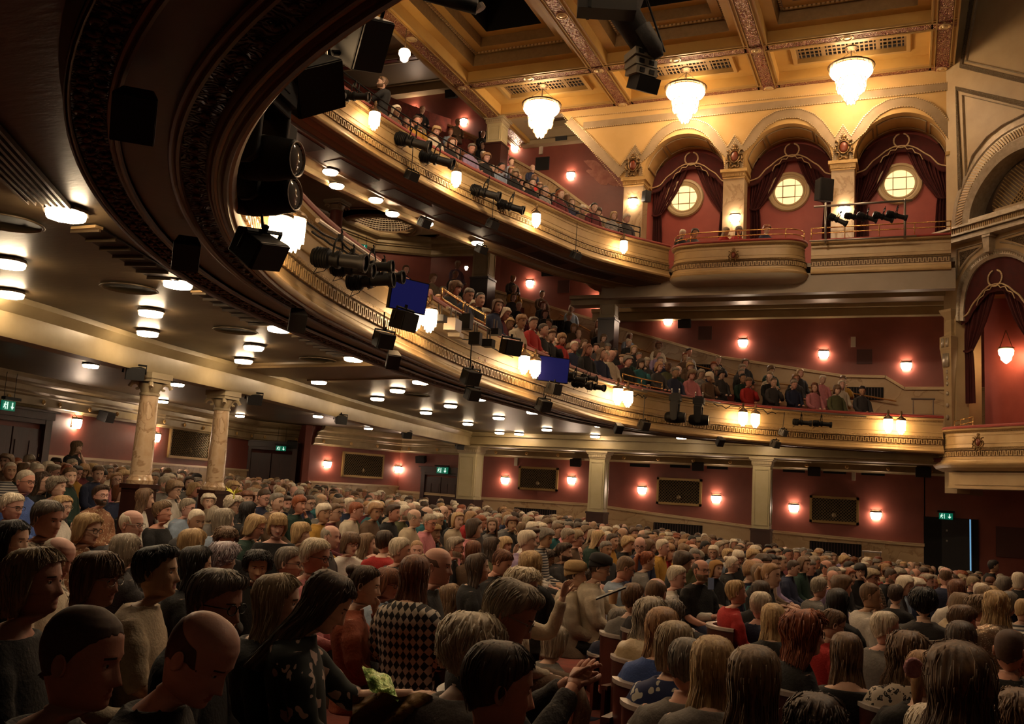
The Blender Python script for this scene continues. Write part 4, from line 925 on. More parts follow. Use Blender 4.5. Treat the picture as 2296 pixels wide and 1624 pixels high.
# lattice panels
def lattice_panel(f, c, label):
    P = [f(x, y, .03)[0] for x, y in c]; n = f(c[0][0], c[0][1])[1]; P = np.array(P)      # tl tr br bl
    zt = (P[0][2]+P[1][2])/2; zb = (P[2][2]+P[3][2])/2; a = (P[0]+P[3])/2; b = (P[1]+P[2])/2; w = np.linalg.norm((b-a)[:2]); X = nrm([*(b-a)[:2], 0]); ctr = (a+b)/2; ctr[2] = (zt+zb)/2; h = zt-zb
    e = empty('lattice_panel', tuple(ctr-UP*h/2), 0, label, 'wall grille', 'framed lattice grilles'); ax = [X, n, UP]
    MB().box(ctr-n*.01, (w, .02, h), ax).build('backing', VOID, e)
    mb = MB()
    for s in (-1, 1): mb.box(ctr+X*s*w/2, (.07, .06, h+.07), ax); mb.box(ctr+UP*s*h/2, (w+.07, .06, .07), ax)
    mb.build('frame', mat('panel_gilt', (.30, .19, .07), .4, .5), e)
    mb = MB(); st = h/8
    k = -8
    while k*st < w+h:
        for s in (1, -1):
            p0 = max(0, -k*st) if s == 1 else 0
            pts = []
            for u in (0, 1):
                pass
            x0 = k*st; pts = [(x0+t, (t if s == 1 else h-t)) for t in (0, h)]
            (xa, za), (xb, zb_) = pts; ta = max(0, -xa/h); tb = min(1, (w-xa)/h)
            if tb > ta: mb.tube([ctr+X*(xa+(xb-xa)*q-w/2)+UP*(za+(zb_-za)*q-h/2)+n*.012 for q in (ta, tb)], .011, 4)
        k += 1
    mb.ball(ctr-UP*h*.22+n*.03, .06, 8, 6, 0, (1, .5, 1.2)); mb.build('lattice', mat('lattice_bronze', (.20, .14, .07), .45, .3), e); return e
lattice_panel(rear1, [(381, 960), (467, 967), (467, 1033), (381, 1022)], 'gilt framed lattice panel between the two marble columns')
lattice_panel(rear2, [(769, 1017), (858, 1020), (858, 1072), (769, 1067)], 'gilt framed lattice panel at the rear, right of the corner door')
for c, l in (([(1165, 1050), (1249, 1050), (1249, 1099), (1165, 1096)], 'lattice panel beside the broad cream column'), ([(1475, 1075), (1571, 1076), (1571, 1132), (1475, 1129)], 'lattice panel between middle and slim cream columns'), ([(1818, 1115), (1923, 1118), (1923, 1173), (1818, 1170)], 'lattice panel nearest the dark stage door')): lattice_panel(onside, c, 'gilt framed '+l)
def vent_box(f, x0, y0, x1, y1, label, m=VOID):
    a, n = f(x0, (y0+y1)/2, .04); b, _ = f(x1, (y0+y1)/2, .04); zt = f((x0+x1)/2, y0)[0][2]; zb = f((x0+x1)/2, y1)[0][2]; X = nrm(b-a); X[2] = 0; ctr = (a+b)/2; ctr[2] = (zt+zb)/2; w = np.linalg.norm((b-a)[:2]); h = zt-zb; ax = [X, n, UP]
    o = MB().box(ctr, (w, .05, h), ax).build('dado_vent', m); mb = MB()
    for k in range(int(w/.08)): mb.box(ctr+X*(-w/2+.04+k*.08)+n*.03, (.018, .02, h*.9), ax)
    mb.build('slats', WOOD, o); return tag(o, label, 'vent', 'black dado vents')
for f, q in ((onside, ((1153, 1141, 1247, 1160, 'black vent in the stalls dado nearest the broad cream column'), (1465, 1175, 1575, 1204, 'black vent in the stalls dado below the middle lattice panel'), (1815, 1217, 1931, 1246, 'black vent in the stalls dado below the panel nearest the stage door'), (1238, 719, 1289, 746, 'black vent in the lower circle dado left of the middle column'), (1540, 818, 1618, 842, 'black vent in the lower circle dado at mid wall'), (1898, 869, 1981, 897, 'black vent in the lower circle dado nearest the stage'))),):
    for x0, y0, x1, y1, l in q: vent_box(f, x0, y0, x1, y1, l)
for x0, x1, y in ((1419, 1450, 1044), (1504, 1546, 1046), (1586, 1631, 1049), (1757, 1803, 1056), (1849, 1894, 1059), (1933, 1982, 1063)): 
    P, n = onside((x0+x1)/2, y, .03); struct(MB().box(P, (.62, .05, .09)).build('trim_air_slot', VOID))
# wall boxes, panels
def wallbox(f, x, y, s, label, m=WHITEP, cat='wall box', nm='wall_box'):
    P, n = f(x, y, s[1]/2); X = np.cross(n, UP); o = MB().box(P, s, [X, n, UP]).build(nm, m); return tag(o, label, cat)
wallbox(onside, 1157, 1036, (.11, .06, .27), 'small white box on the stalls wall near the broad column'); wallbox(onside, 1914, 1067, (.1, .06, .27), 'small white box high on the stalls wall above the last lattice panel')
wallbox(onside, 1913, 767, (.13, .06, .3), 'small white box on the red lower circle wall'); wallbox(onside, 1213, 336, (.13, .06, .32), 'small white box on the upper circle wall')
for x, y, l in ((1581, 747, 'beside the speaker'), (1938, 800, 'under the white box'), (1264, 643, 'left of the middle column')): wallbox(onside, x, y, (.42, .03, .42), 'dark square panel on the lower circle wall '+l, mat('dark_red_panel', (.09, .03, .025), .6), 'wall panel', 'wall_panel')
wallbox(onside, 1216, 367, (.5, .05, .46), 'black square panel on the upper circle wall', BLACKP, 'wall panel', 'wall_panel')
# double doors
def door(f, x0, x1, ytop, nn, frame=True, open_=False, zbot=-.9):
    a, n = f(x0, ytop, .0); b, _ = f(x1, ytop, .0); zt = (a[2]+b[2])/2; a[2] = b[2] = 0; X = nrm(b-a); w = np.linalg.norm(b-a); ctr = (a+b)/2; ax = [X, n, UP]; h = zt-zbot
    e = empty('door_%d' % nn, tuple(ctr+UP*zbot)); struct(e)
    for s in (-1, 1):
        lf = MB(); c0 = ctr+X*s*w*.21+UP*(zbot+h*.45)+n*.03; lf.box(c0, (w*.40, .05, h*.9), ax)
        for qz in (-.28, .08, .33):
            for qx in (-.25, .25): lf.box(c0+X*qx*w*.40+UP*h*qz+n*.03, (w*.13, .02, h*(.22 if qz < .3 else .1)), ax)
        o = lf.build('leaf', WOOD, e); MB().tube([c0-X*s*w*.17+n*.08-UP*.1, c0-X*s*w*.17+n*.08+UP*.15], .014, 6).build('handle', BRASS, e)
    mb = MB()
    for s in (-1, 1): mb.box(ctr+X*s*w*.46+UP*(zbot+h*.48)+n*.06, (w*.1, .14, h*.96), ax)
    mb.box(ctr+UP*(zt-.08)+n*.08, (w*1.02, .2, .16), ax); mb.box(ctr+UP*(zt-.2)+n*.05, (w*.95, .14, .1), ax); mb.box(ctr+UP*(zt+.01)+n*.1, (w*1.1, .26, .04), ax)
    mb.build('surround', WOOD, e); return e
door(rear1, -60, 108, 915, 1); 
def rear12(px, py, off=0.): return hit_plan(px, py, RW[2], RW[4], off)
door(rear12, 556, 668, 992, 2); door(onside, 950, 1036, 1050, 3)
e = empty('door_4', tuple(onside(2132, 1300)[0])); struct(e)
P, n = onside(2132, 1245, .02); MB().box(P, (1.35, .06, 2.0)).build('opening', VOID, e)
P, n = onside(2146, 1245, .06); MB().box(P, (.75, .05, 1.95)).build('leaf', mat('stage_door_paint', (.012, .01, .012), .5), e)
P, n = onside(2176, 1245, .08); MB().box(P, (.035, .02, 1.9)).build('daylight_gap', mat('blue_daylight_gap', (.2, .5, .7), .5, emit=.55, ecol=(.25, .6, 1.)), e)
mb = MB(); 
for y in (1190, 1213): P, n = onside(2123, y, .1); mb.box(P, (.04, .03, .05))
mb.build('catch', STEEL, e)
P, n = onside(2290, 1218, .03); MB().box(P, (1.2, .04, .8)).build('wall_panel', mat('dark_red_panel', (.09, .03, .025), .6)); tag(bpy.data.objects['wall_panel'], 'dark recessed panel low on the wall right of the stage door', 'wall panel') if False else None
# exit signs
def exit_sign(P, n, w, label, bar=True, rods=0.):
    X = np.cross(UP, n); h = w*.5; ax = [X, n, UP]; e = empty('exit_sign', tuple(P-UP*h/2), 0, label, 'exit sign'); P = np.array(P)
    MB().box(P, (w, .03, h), ax).build('plate', GREEN, e)
    mb = MB(); q = P+n*.02; u = w/10
    # running person
    mb.ball(q+X*(-2.9*u)+UP*(1.6*u), .42*u, 8, 5, 0, (1, .3, 1), ax)
    for a, b, r in (((-3., 1.), (-3.5, -.3), .45), ((-3., .9), (-2.1, .4), .2), ((-3.1, .9), (-4., .4), .2), ((-3.5, -.3), (-2.6, -.9), .25), ((-2.6, -.9), (-2.7, -1.9), .22), ((-3.5, -.3), (-4.2, -1.2), .25)): mb.tube([q+X*a[0]*u+UP*a[1]*u, q+X*b[0]*u+UP*b[1]*u], r*u, 5)
    mb.box(q+X*(-1.2*u), (.5*u, .01, 3.8*u), ax)
    mb.box(q+X*2.6*u+UP*.5*u, (.6*u, .01, 2.6*u), ax); mb.prism([q+X*1.3*u-UP*.3*u, q+X*3.9*u-UP*.3*u, q+X*2.6*u-UP*1.9*u], n*.005)
    mb.build('pictogram', SIGNW, e)
    if bar: MB().box(P+UP*(h/2+.04)+n*.05, (w*1.25, .08, .05), ax).build('lamp_bar', BLACK, e)
    if rods: 
        m2 = MB(); [m2.tube([P+X*s*w*.4+UP*h/2, P+X*s*w*.4+UP*(h/2+rods)], .006, 4) for s in (-1, 1)]; m2.build('hanging_rod', BLACK, e)
    return e
P, n = rear1(18, 910, 1.2); exit_sign(P, n, .34, 'green exit sign hung before the dark double doors at the far left', rods=.5)
P, n = rear12(630, 1006, .5); exit_sign(P, n, .3, 'green exit sign over the corner double doors behind the stone column', rods=.6)
P, n = onside(992, 1055, .3); exit_sign(P, n, .42, 'green exit sign over the doors beside the broad cream column')
P, n = onside(2121, 1158, .12); exit_sign(P, n, .34, 'green exit sign above the open stage door')
P = atD(811, 554, 29.5); exit_sign(P, nrm([CAM[0]-P[0], CAM[1]-P[1], 0]), .34, 'green exit sign at the back of the lower circle below the dome', False, .3)

# ================================================================== LAMPS
LPT = None
def oct_lamp(P, r, rz, label, group='octagonal ceiling lamps'):
    global LPT
    if LPT is None:
        e = LPT = empty('ceiling_lamp'); b = MB(); b.lathe([(1., 0), (1.06, -.04), (1.10, -.10), (1.12, -.24), (1.04, -.26), (1.0, -.25)], (0, 0, 0), 8); o = b.build('frame', mat('lamp_frame', (.10, .075, .05), .4, .3), e)
        g = MB(); g.lathe([(.98, -.14), (1.0, -.26), (.97, -.46), (.86, -.56), (.3, -.60), (.01, -.60)], (0, 0, 0), 8); g.build('glass', PANEL, e)
        s = MB()
        for k in range(8): t = k*math.pi/4; s.tube([(1.01*math.cos(t), 1.01*math.sin(t), -.26), (.98*math.cos(t), .98*math.sin(t), -.45), (.87*math.cos(t), .87*math.sin(t), -.565)], .018, 4)
        s.lathe([(.05, -.6), (.05, -.66), (.01, -.68)], (0, 0, 0), 8); s.build('glazing_bars', mat('lamp_frame', (.10, .075, .05), .4, .3), e); c = e
    else: c = copy_tree(LPT)
    c.location = tuple(P); c.rotation_euler = (0, 0, rz); c.scale = (r, r, r); tag(c, label, 'ceiling lamp', group); return c
LL = [(147, 485, 'nearest the camera, beside the first louvred vent'), (20, 595, 'cut by the left edge of the view, upper of two'), (22, 663, 'cut by the left edge of the view, lower of two'), (399, 640, 'second along the soffit, touching the second louvred vent'), (338, 705, 'upper of the stacked pair right of the left edge pair'), (331, 750, 'lower of the stacked pair right of the left edge pair'), (626, 740, 'third along the soffit, touching the third vent'), (569, 782, 'upper of the pair below the third soffit lamp'), (546, 812, 'lower of the pair below the third soffit lamp'), (793, 807, 'fourth along the soffit edge'),
      (203, 822, 'behind the rear beam, above the black speaker on the beam'), (161, 867, 'behind the rear beam, over the standing woman'), (398, 864, 'just right of the first ionic capital'), (365, 902, 'just right of the first marble shaft'), (538, 934, 'just right of the second marble shaft'), (713, 935, 'behind the rear beam, midway between two beam speakers'), (715, 859, 'in front of the rear beam, lone lamp over the back rows'), (846, 896, 'rear one of the fifth lamp row'), (891, 878, 'middle one of the fifth lamp row'), (943, 859, 'front one of the fifth lamp row'), (955, 927, 'rear one of the sixth lamp row'), (1010, 912, 'middle one of the sixth lamp row'), (1074, 896, 'front one of the sixth lamp row, under hanging speakers'), (1049, 952, 'rear one of the seventh lamp row'), (1118, 939, 'middle one of the seventh lamp row'), (1195, 926, 'front one of the seventh lamp row'), (1120, 972, 'near the broad column capital, upper'), (1163, 986, 'near the broad column capital, lower'), (1226, 965, 'middle one of the eighth lamp row'), (1345, 956, 'front one of the eighth lamp row'), (1334, 982, 'beside the middle cream capital'), (1528, 983, 'on the right hand stretch, left of two'), (1709, 1000, 'on the right hand stretch, above the slim column'), (826, 962, 'far behind the rear beam, near its fourth speaker')]
for x, y, l in LL:
    P = atZ(x, y, 3.27); P[2] = 3.325
    if P[1] > 25.6: P = P*np.array([1, 1, 1]); s = 25.3/P[1]; P = np.array([P[0]*s, 25.3, 3.325])
    if x == 1709: P[1] = 25.0; 
    oct_lamp(P, .135, math.radians(22.5), 'lit octagonal ceiling lamp '+l)
for k, (x, y) in enumerate([(637, 321), (741, 384), (755, 415), (843, 447), (880, 478), (957, 500), (1071, 544)]):
    P = atZ(x, y, 7.52); oct_lamp(P+UP*.03, .15, math.radians(30), 'lit lamp under the upper circle, '+('half hidden by the moving light', 'front one above the first of two', 'set just behind the front lamps near the column', 'left of the lit dome, toward the camera', 'directly above the dome rim', 'at the dome edge away from the column', 'by the corner column of the lower circle')[k], 'under balcony lamps')
o = MB(); o.lathe([(.001, .0), (.13, .0), (.14, -.03), (.11, -.07), (.001, -.09)], DC+UP*.45, 16); o = o.build('dome_lamp', PANEL, smooth=True); tag(o, 'small round lamp at the crown of the lit lattice dome', 'ceiling lamp')
# chandeliers
def chandelier(P, s, label, drop=.9):
    P = np.array(P, float); e = empty('chandelier', tuple(P-UP*(drop+1.2*s)), 0, label, 'chandelier', 'tiered glass chandeliers'); z = P[2]-drop
    b = MB(); b.lathe([(.16*s, 0), (.2*s, -.03), (.12*s, -.08), (.03*s, -.1)], P, 14); b.tube([P, P-UP*drop], .02*s, 6)
    for k in range(3): t = k*2.094; b.tube([P-UP*.1, np.array([P[0]+.6*s*math.cos(t), P[1]+.6*s*math.sin(t), z])], .008, 4)
    b.build('chain', BRONZE, e)
    b = MB(); c = np.array([P[0], P[1], z]); b.lathe([(.52*s, .03*s), (.66*s, .02*s), (.72*s, -.02*s), (.70*s, -.06*s), (.66*s, -.07*s), (.66*s, -.04*s), (.52*s, .0)], c, 24, cap=False)
    for k in range(20): t = k*2*math.pi/20; b.tube([c+np.array([.665*s*math.cos(t), .665*s*math.sin(t), -.05*s]), c+np.array([.68*s*math.cos(t), .68*s*math.sin(t), -.20*s])], .008*s, 4)
    b.build('ring', BRONZE, e, smooth=True, autos=A30)
    g = MB()
    g.lathe([(.60*s, -.08*s), (.64*s, -.12*s), (.65*s, -.22*s), (.60*s, -.30*s), (.44*s, -.32*s)], c, 20)      # outer glass drum
    for (R, zt, zb, n_) in ((.45, -.26, -.62, 14), (.42, -.45, -.86, 12), (.24, -.72, -1.10, 8), (.15, -.9, -1.26, 6)):
        for k in range(n_):      # faceted hanging blades, zigzag lower edge
            t = 2*math.pi*(k+.5)/n_; w = math.pi/n_*R*s*1.02; rd = np.array([math.cos(t), math.sin(t), 0]); tn = np.array([-math.sin(t), math.cos(t), 0]); m_ = c+rd*R*s
            V = [m_-tn*w+UP*zt*s, m_+tn*w+UP*zt*s, m_+tn*w*1.0+UP*(zb+.12)*s+rd*.01, m_+UP*zb*s-rd*.03*s, m_-tn*w+UP*(zb+.12)*s+rd*.01]
            g.add(V+[v-rd*.025*s for v in V], [(0, 4, 3, 2, 1), (5, 6, 7, 8, 9), (0, 1, 6, 5), (1, 2, 7, 6), (2, 3, 8, 7), (3, 4, 9, 8), (4, 0, 5, 9)])
            g.tube([m_-tn*w+UP*(zb+.12)*s+rd*.014, m_+UP*zb*s+rd*.0, m_+tn*w+UP*(zb+.12)*s+rd*.014], .013*s, 4, 1)
    g.build('glass_tiers', [GLOW, mat('chandelier_leading', (.30, .17, .07), .5)], e)
    return e
for (x, y, l) in ((1217, 192, 'tiered crystal chandelier farthest from the stage, beside the wood pillar'), (1539, 155, 'middle tiered crystal chandelier, next to the hanging line array'), (1909, 107, 'tiered crystal chandelier nearest the stage wall')):
    P = atZ(x, y, 13.85); D = proj(P)[2]; c = atD(x, y+44, D); chandelier(P, .84, l, P[2]-c[2])
for (x, y) in ((907, 122),):
    P = atD(x, y, 24.); o = MB(); o.lathe([(.12, .12), (.15, .08), (.15, -.02), (.11, -.08), (.10, -.16), (.05, -.2), (.01, -.22)], P, 10); o = o.build('small_pendant', FGLOW); MB().tube([P+UP*.1, P+UP*.7], .012, 5).build('rod', BRONZE, o); tag(o, 'small glass pendant lamp under the rear beams of the upper circle', 'pendant lamp')
P = atD(2256, 795, 23.5); o = MB(); o.lathe([(.16, .14), (.18, .1), (.17, 0), (.13, -.06), (.12, -.14), (.06, -.2), (.01, -.24)], P, 10); o = o.build('box_pendant', FGLOW); mb = MB(); mb.lathe([(.17, .13), (.19, .14), (.19, .17), (.15, .17)], P, 12); [mb.tube([P+np.array([.15*q, 0, .16]), P+UP*.62], .008, 4) for q in (-1, 1)]; mb.build('chain', BRONZE, o); tag(o, 'glass pendant lamp hanging inside the stage box', 'pendant lamp')
for k in range(3): chandelier((-9.9+4.3*k, 3.0, 13.85), .84, ('added unseen tiered crystal chandelier on the near side over the rear stalls', 'added unseen tiered crystal chandelier on the near side, middle', 'added unseen tiered crystal chandelier on the near side toward the stage')[k], .7)  # near side chandeliers out of view, added to light the audience
for k in range(3): chandelier((-7.5+4.6*k, 12.6, 13.85), 1.1, ('added unseen large tiered chandelier over the centre, above the lower circle rail', 'added unseen large tiered chandelier over the centre of the stalls', 'added unseen large tiered chandelier over the centre, nearest the stage')[k], .7)  # unseen centre chandeliers, added to brighten the upper circle and splay wall
for k, (x, y) in enumerate([(-13.0, 9.5), (-14.5, 12.5), (-12.6, 12.2), (-15.5, 16.0), (-12.9, 21.2), (-12.2, 24.6)]): oct_lamp(np.array([x, y, 10.22]), .2, .4, 'added lamp deep under the upper circle, '+('first from the near side', 'second from the near side', 'third from the near side', 'fourth from the near side', 'fifth, past the dome', 'sixth, by the side wall')[k], 'added deep under balcony lamps')  # extra lamps added to brighten the dark ceiling over the lower circle
# lanterns on the balcony fronts
def lantern(P, n, s, label, group):
    P = np.array(P, float); e = empty('front_lantern', tuple(P), 0, label, 'lantern', group); n = np.array([n[0], n[1], 0]); c = P+n*.10
    b = MB(); b.tube([P-n*.06+UP*.16*s, P+n*.05+UP*.22*s, c+UP*.16*s], .012*s, 6); b.lathe([(.02*s, .30*s), (.03*s, .24*s), (.015*s, .2*s), (.05*s, .15*s), (.10*s, .12*s), (.115*s, .09*s), (.11*s, .07*s)], c, 12); b.build('bracket', BRONZE, e, smooth=True, autos=A30)
    g = MB(); g.lathe([(.095*s, .08*s), (.105*s, .06*s), (.105*s, -.05*s), (.085*s, -.09*s)], c, 10)
    for (R, zt, zb, n_) in ((.10, -.04, -.17, 9), (.07, -.1, -.22, 7), (.04, -.14, -.26, 5)):
        for k in range(n_):
            t = 2*math.pi*k/n_; w = math.pi/n_*R*s; rd = np.array([math.cos(t), math.sin(t), 0]); tn = np.array([-math.sin(t), math.cos(t), 0]); m_ = c+rd*R*s
            V = [m_-tn*w+UP*zt*s, m_+tn*w+UP*zt*s, m_+tn*w+UP*(zb+.05)*s, m_+UP*zb*s, m_-tn*w+UP*(zb+.05)*s]; g.add(V+[v-rd*.012 for v in V], [(0, 4, 3, 2, 1), (5, 6, 7, 8, 9), (2, 3, 8, 7), (3, 4, 9, 8)])
    g.build('glass', FGLOW, e); return e
def path_hit(P, N, px, py, off):
    """point of the ray with the vertical sheet offset off from path"""
    d = ray(px, py); Q = P[:, :2]+N*off; best = None
    for i in range(len(Q)-1):
        a, b = Q[i], Q[i+1]; M_ = np.array([[d[0], -(b-a)[0]], [d[1], -(b-a)[1]]])
        if abs(np.linalg.det(M_)) < 1e-9: continue
        t, u = np.linalg.solve(M_, (a-CAM[:2]))
        if 0 <= u <= 1 and t > 0 and (best is None or t > best[0]): best = (t, i+u, N[i])
    return (CAM+d*best[0], best[2], best[1]) if best else None
LR = [((597, 503), (632, 505), .95, 'pair beside the two moving lights'), ((915, 700), (947, 706), 1.0, 'pair behind the near blue screen'), ((1163, 808), (1188, 818), 1.05, 'pair left of the second screen'), ((1376, 880), (1399, 886), 1.2, 'pair beyond the second screen'), ((1660, 932), (1688, 936), 1.2, 'pair right of the two hung moving lights'), ((1989, 948), (2018, 951), 1.2, 'pair nearest the stage box')]
for a, b, s, l in LR:
    for q, w in ((a, 'first'), (b, 'second')):
        h = path_hit(LP, LN, q[0], q[1], .04)
        if h: lantern(h[0], h[1], s*.86, f'{w} lit lantern of the lower circle front {l}', 'lower circle front lanterns')
for x, y, l in ((830, 263, 'below the standing man'), (1015, 396, 'second along from the standing man'), (1195, 488, 'third along, below the raked seats'), (1393, 549, 'nearest the bowed box')):
    h = path_hit(UP_, UN, x, y, .02)
    if h: lantern(h[0], h[1], 1.0, 'lit glass lantern on the upper circle front '+l, 'upper circle front lanterns')
h = path_hit(LP, LN, 590, 140, .04)
for x, y, l in ((640, 98, 'upper'), (597, 150, 'lower')):
    P = atD(x, y, 6.2); lantern(P, nrm([CAM[0]-P[0], CAM[1]-P[1]]), 1.0, f'{l} lit lantern in the gap beside the big near speaker', 'near corner lanterns')
# louvred vents, access discs and small pale plates on the stalls ceiling
for q, l in ((((-60, 215), (160, 466), (62, 450), (-60, 330)), 'first louvred vent in the stalls ceiling, cut by the left edge'), (((160, 515), (225, 512), (402, 624), (330, 620)), 'second louvred vent beside the curved soffit'), (((432, 655), (463, 655), (622, 726), (557, 725)), 'third louvred vent beside the curved soffit'), (((655, 752), (680, 751), (790, 797), (745, 796)), 'fourth louvred vent, smallest, along the soffit')):
    P = [atZ(x, y, 3.31) for x, y in q]; o = MB().prism(P, UP*.01).build('ceiling_vent', mat('vent_dark', (.02, .013, .008), .6)); tag(o, l, 'vent', 'ceiling vents'); mb = MB()
    for k in range(7): f = k/6; a = P[0]*(1-f)+P[3]*f; b = P[1]*(1-f)+P[2]*f; mb.box((a+b)/2-UP*.012, (np.linalg.norm(b-a), .018, .03), axes(b-a))
    mb.build('louvres', CEILG, o)
for k, (x, y, w) in enumerate([(195, 512, .24), (446, 655, .14), (656, 748, .12), (1122, 897, .12), (1552, 983, .14)]):
    P = atZ(x, y, 3.31); tag(MB().box(P, (w, .07, .02)).build('ceiling_plate', mat('pale_plate', (.42, .27, .12), .5)), 'small pale plate fixed beside the '+('lamp nearest the camera', 'second soffit lamp', 'third soffit lamp', 'lamp under the hanging speakers', 'left lamp of the right hand stretch')[k], 'plate')
for k, (x, y) in enumerate([(10, 497), (290, 646), (528, 741), (713, 806), (935, 886), (1010, 858)]):
    P = atZ(x, y, 3.32); struct(MB().lathe([(.26, 0), (.27, -.012), (.25, -.015), (.24, 0)], P, 24).build('ceiling_disc', CEILG, smooth=True))

rsx = np.random.RandomState(4); cpx, cpy = 1352, 392; pts = []
for k in range(46):
    t = 2*math.pi*k/46; r = 1+.22*math.sin(3*t+1)+.13*math.sin(7*t)+.08*rsx.uniform(-1, 1); pts.append(onside(cpx+38*r*math.cos(t)+14*r*math.sin(t), cpy+26*r*math.sin(t)+14*r*math.cos(t), .012)[0])
struct(MB().prism(pts, (0, .01, 0)).build('trim_faded_plaster_patch', mat('faded_plaster', (.50, .22, .16), .7, 0, (.30, .09, .065), 3.5, .2, 20)))
# ================================================================== STAGE LIGHTS AND LOUDSPEAKERS
def place(e, P, fwd, roll=0.):
    X = nrm(fwd); Y = np.cross(UP, X); Y = nrm(Y) if np.linalg.norm(Y) > 1e-5 else np.array([0, 1., 0]); Z = np.cross(X, Y)
    if roll: Y, Z = Y*math.cos(roll)+Z*math.sin(roll), Z*math.cos(roll)-Y*math.sin(roll)
    m = Matrix.Identity(4)
    for i in range(3): m[i][0] = X[i]; m[i][1] = Y[i]; m[i][2] = Z[i]; m[i][3] = P[i]
    e.matrix_world = m
def imgdir(a, el=0.):
    """horizontal direction: a=0 image right, 90 towards camera, -90 away; el elevation"""
    a = math.radians(a); el = math.radians(el); h = RGT*math.cos(a)-FWD*math.sin(a); return h*math.cos(el)+UP*math.sin(el)
_prof = {}
def profile_spot(P, fwd, L, label, group, yoke=True):
    """theatre profile lantern, local x = beam"""
    e = empty('stage_spotlight'); b = MB(); r = L*.16; ax = [np.array([0, 1., 0]), UP, np.array([1., 0, 0])]
    b.lathe([(.3*r, -.5*L), (.95*r, -.48*L), (1.05*r, -.40*L), (1.1*r, -.18*L), (.8*r, -.15*L), (.8*r, -.06*L), (1.0*r, -.05*L), (1.0*r, .02*L), (.72*r, .04*L)], (0, 0, 0), 14, 0, ax)
    for k in range(5): b.lathe([(1.14*r, (-.42+k*.05)*L), (1.2*r, (-.41+k*.05)*L), (1.14*r, (-.4+k*.05)*L)], (0, 0, 0), 14, 0, ax)
    b.build('lamp_house', BLACK, e, smooth=True, autos=A30)
    t = MB(); t.lathe([(.72*r, .03*L), (.74*r, .38*L), (.95*r, .39*L), (.95*r, .44*L), (1.05*r, .45*L), (1.08*r, .5*L), (.9*r, .5*L), (.85*r, .43*L)], (0, 0, 0), 14, 0, ax); t.build('lens_tube', BLACKP, e, smooth=True, autos=A30)
    g = MB(); g.lathe([(.001, .43*L), (.86*r, .43*L), (.8*r, .45*L), (.001, .465*L)], (0, 0, 0), 14, 0, ax); g.build('lens', SPOTL, e, smooth=True)
    y = MB()
    y.tube([(-.05*L, -1.3*r, 0), (-.05*L, -1.35*r, 1.5*r), (-.05*L, -.8*r, 2.2*r), (-.05*L, .8*r, 2.2*r), (-.05*L, 1.35*r, 1.5*r), (-.05*L, 1.3*r, 0)], .12*r, 5); y.box((-.05*L, 0, 2.5*r), (.5*r, .5*r, .7*r)); y.tube([(-.05*L, 0, 2.8*r), (-.05*L, .3*r, 3.2*r), (-.05*L, -.1*r, 3.4*r)], .12*r, 5)
    y.tube([(-.35*L, 0, -.9*r), (-.45*L, .5*r, -1.8*r), (-.3*L, 1.2*r, -1.2*r), (-.1*L, 1.5*r, 1.5*r)], .06*r, 4)
    y.build('yoke', BLACK, e); tag(e, label, 'stage light', group); place(e, P, fwd); return e
def speaker(P, fwd, w, d, h, label, group=None, taper=.72, roll=0., yoke=True, nm='loudspeaker'):
    e = empty(nm); b = MB(); V = []
    for x, s in ((-d/2, taper), (d/2, 1.)):
        for y, z in ((-1, -1), (1, -1), (1, 1), (-1, 1)): V.append((x, y*w/2*s, z*h/2*(1 if s == 1 else .92)))
    b.add(V, [(3, 2, 1, 0), (4, 5, 6, 7), (0, 1, 5, 4), (1, 2, 6, 5), (2, 3, 7, 6), (3, 0, 4, 7)]); o = b.build('cabinet', BLACKP, e)
    bv = o.modifiers.new('b', 'BEVEL'); bv.width = .012*w/.3; bv.segments = 2; bv.limit_method = 'ANGLE'
    g = MB(); g.box((d/2+.006, 0, 0), (.012, w*.93, h*.94)); g.build('front_grille', mat('speaker_mesh', (.010, .010, .011), .55, .3, (.028, .027, .027), 300), e)
    if yoke:
        y = MB(); q = w/2+.02
        y.tube([(0, -q, -.05*h), (0, -q, h*.62), (0, q, h*.62), (0, q, -.05*h)], .016*w/.3, 4); y.tube([(0, 0, h*.62), (0, 0, h*.85)], .02*w/.3, 6); y.build('bracket', BLACK, e)
    tag(e, label, 'loudspeaker', group); place(e, P, fwd, roll); return e
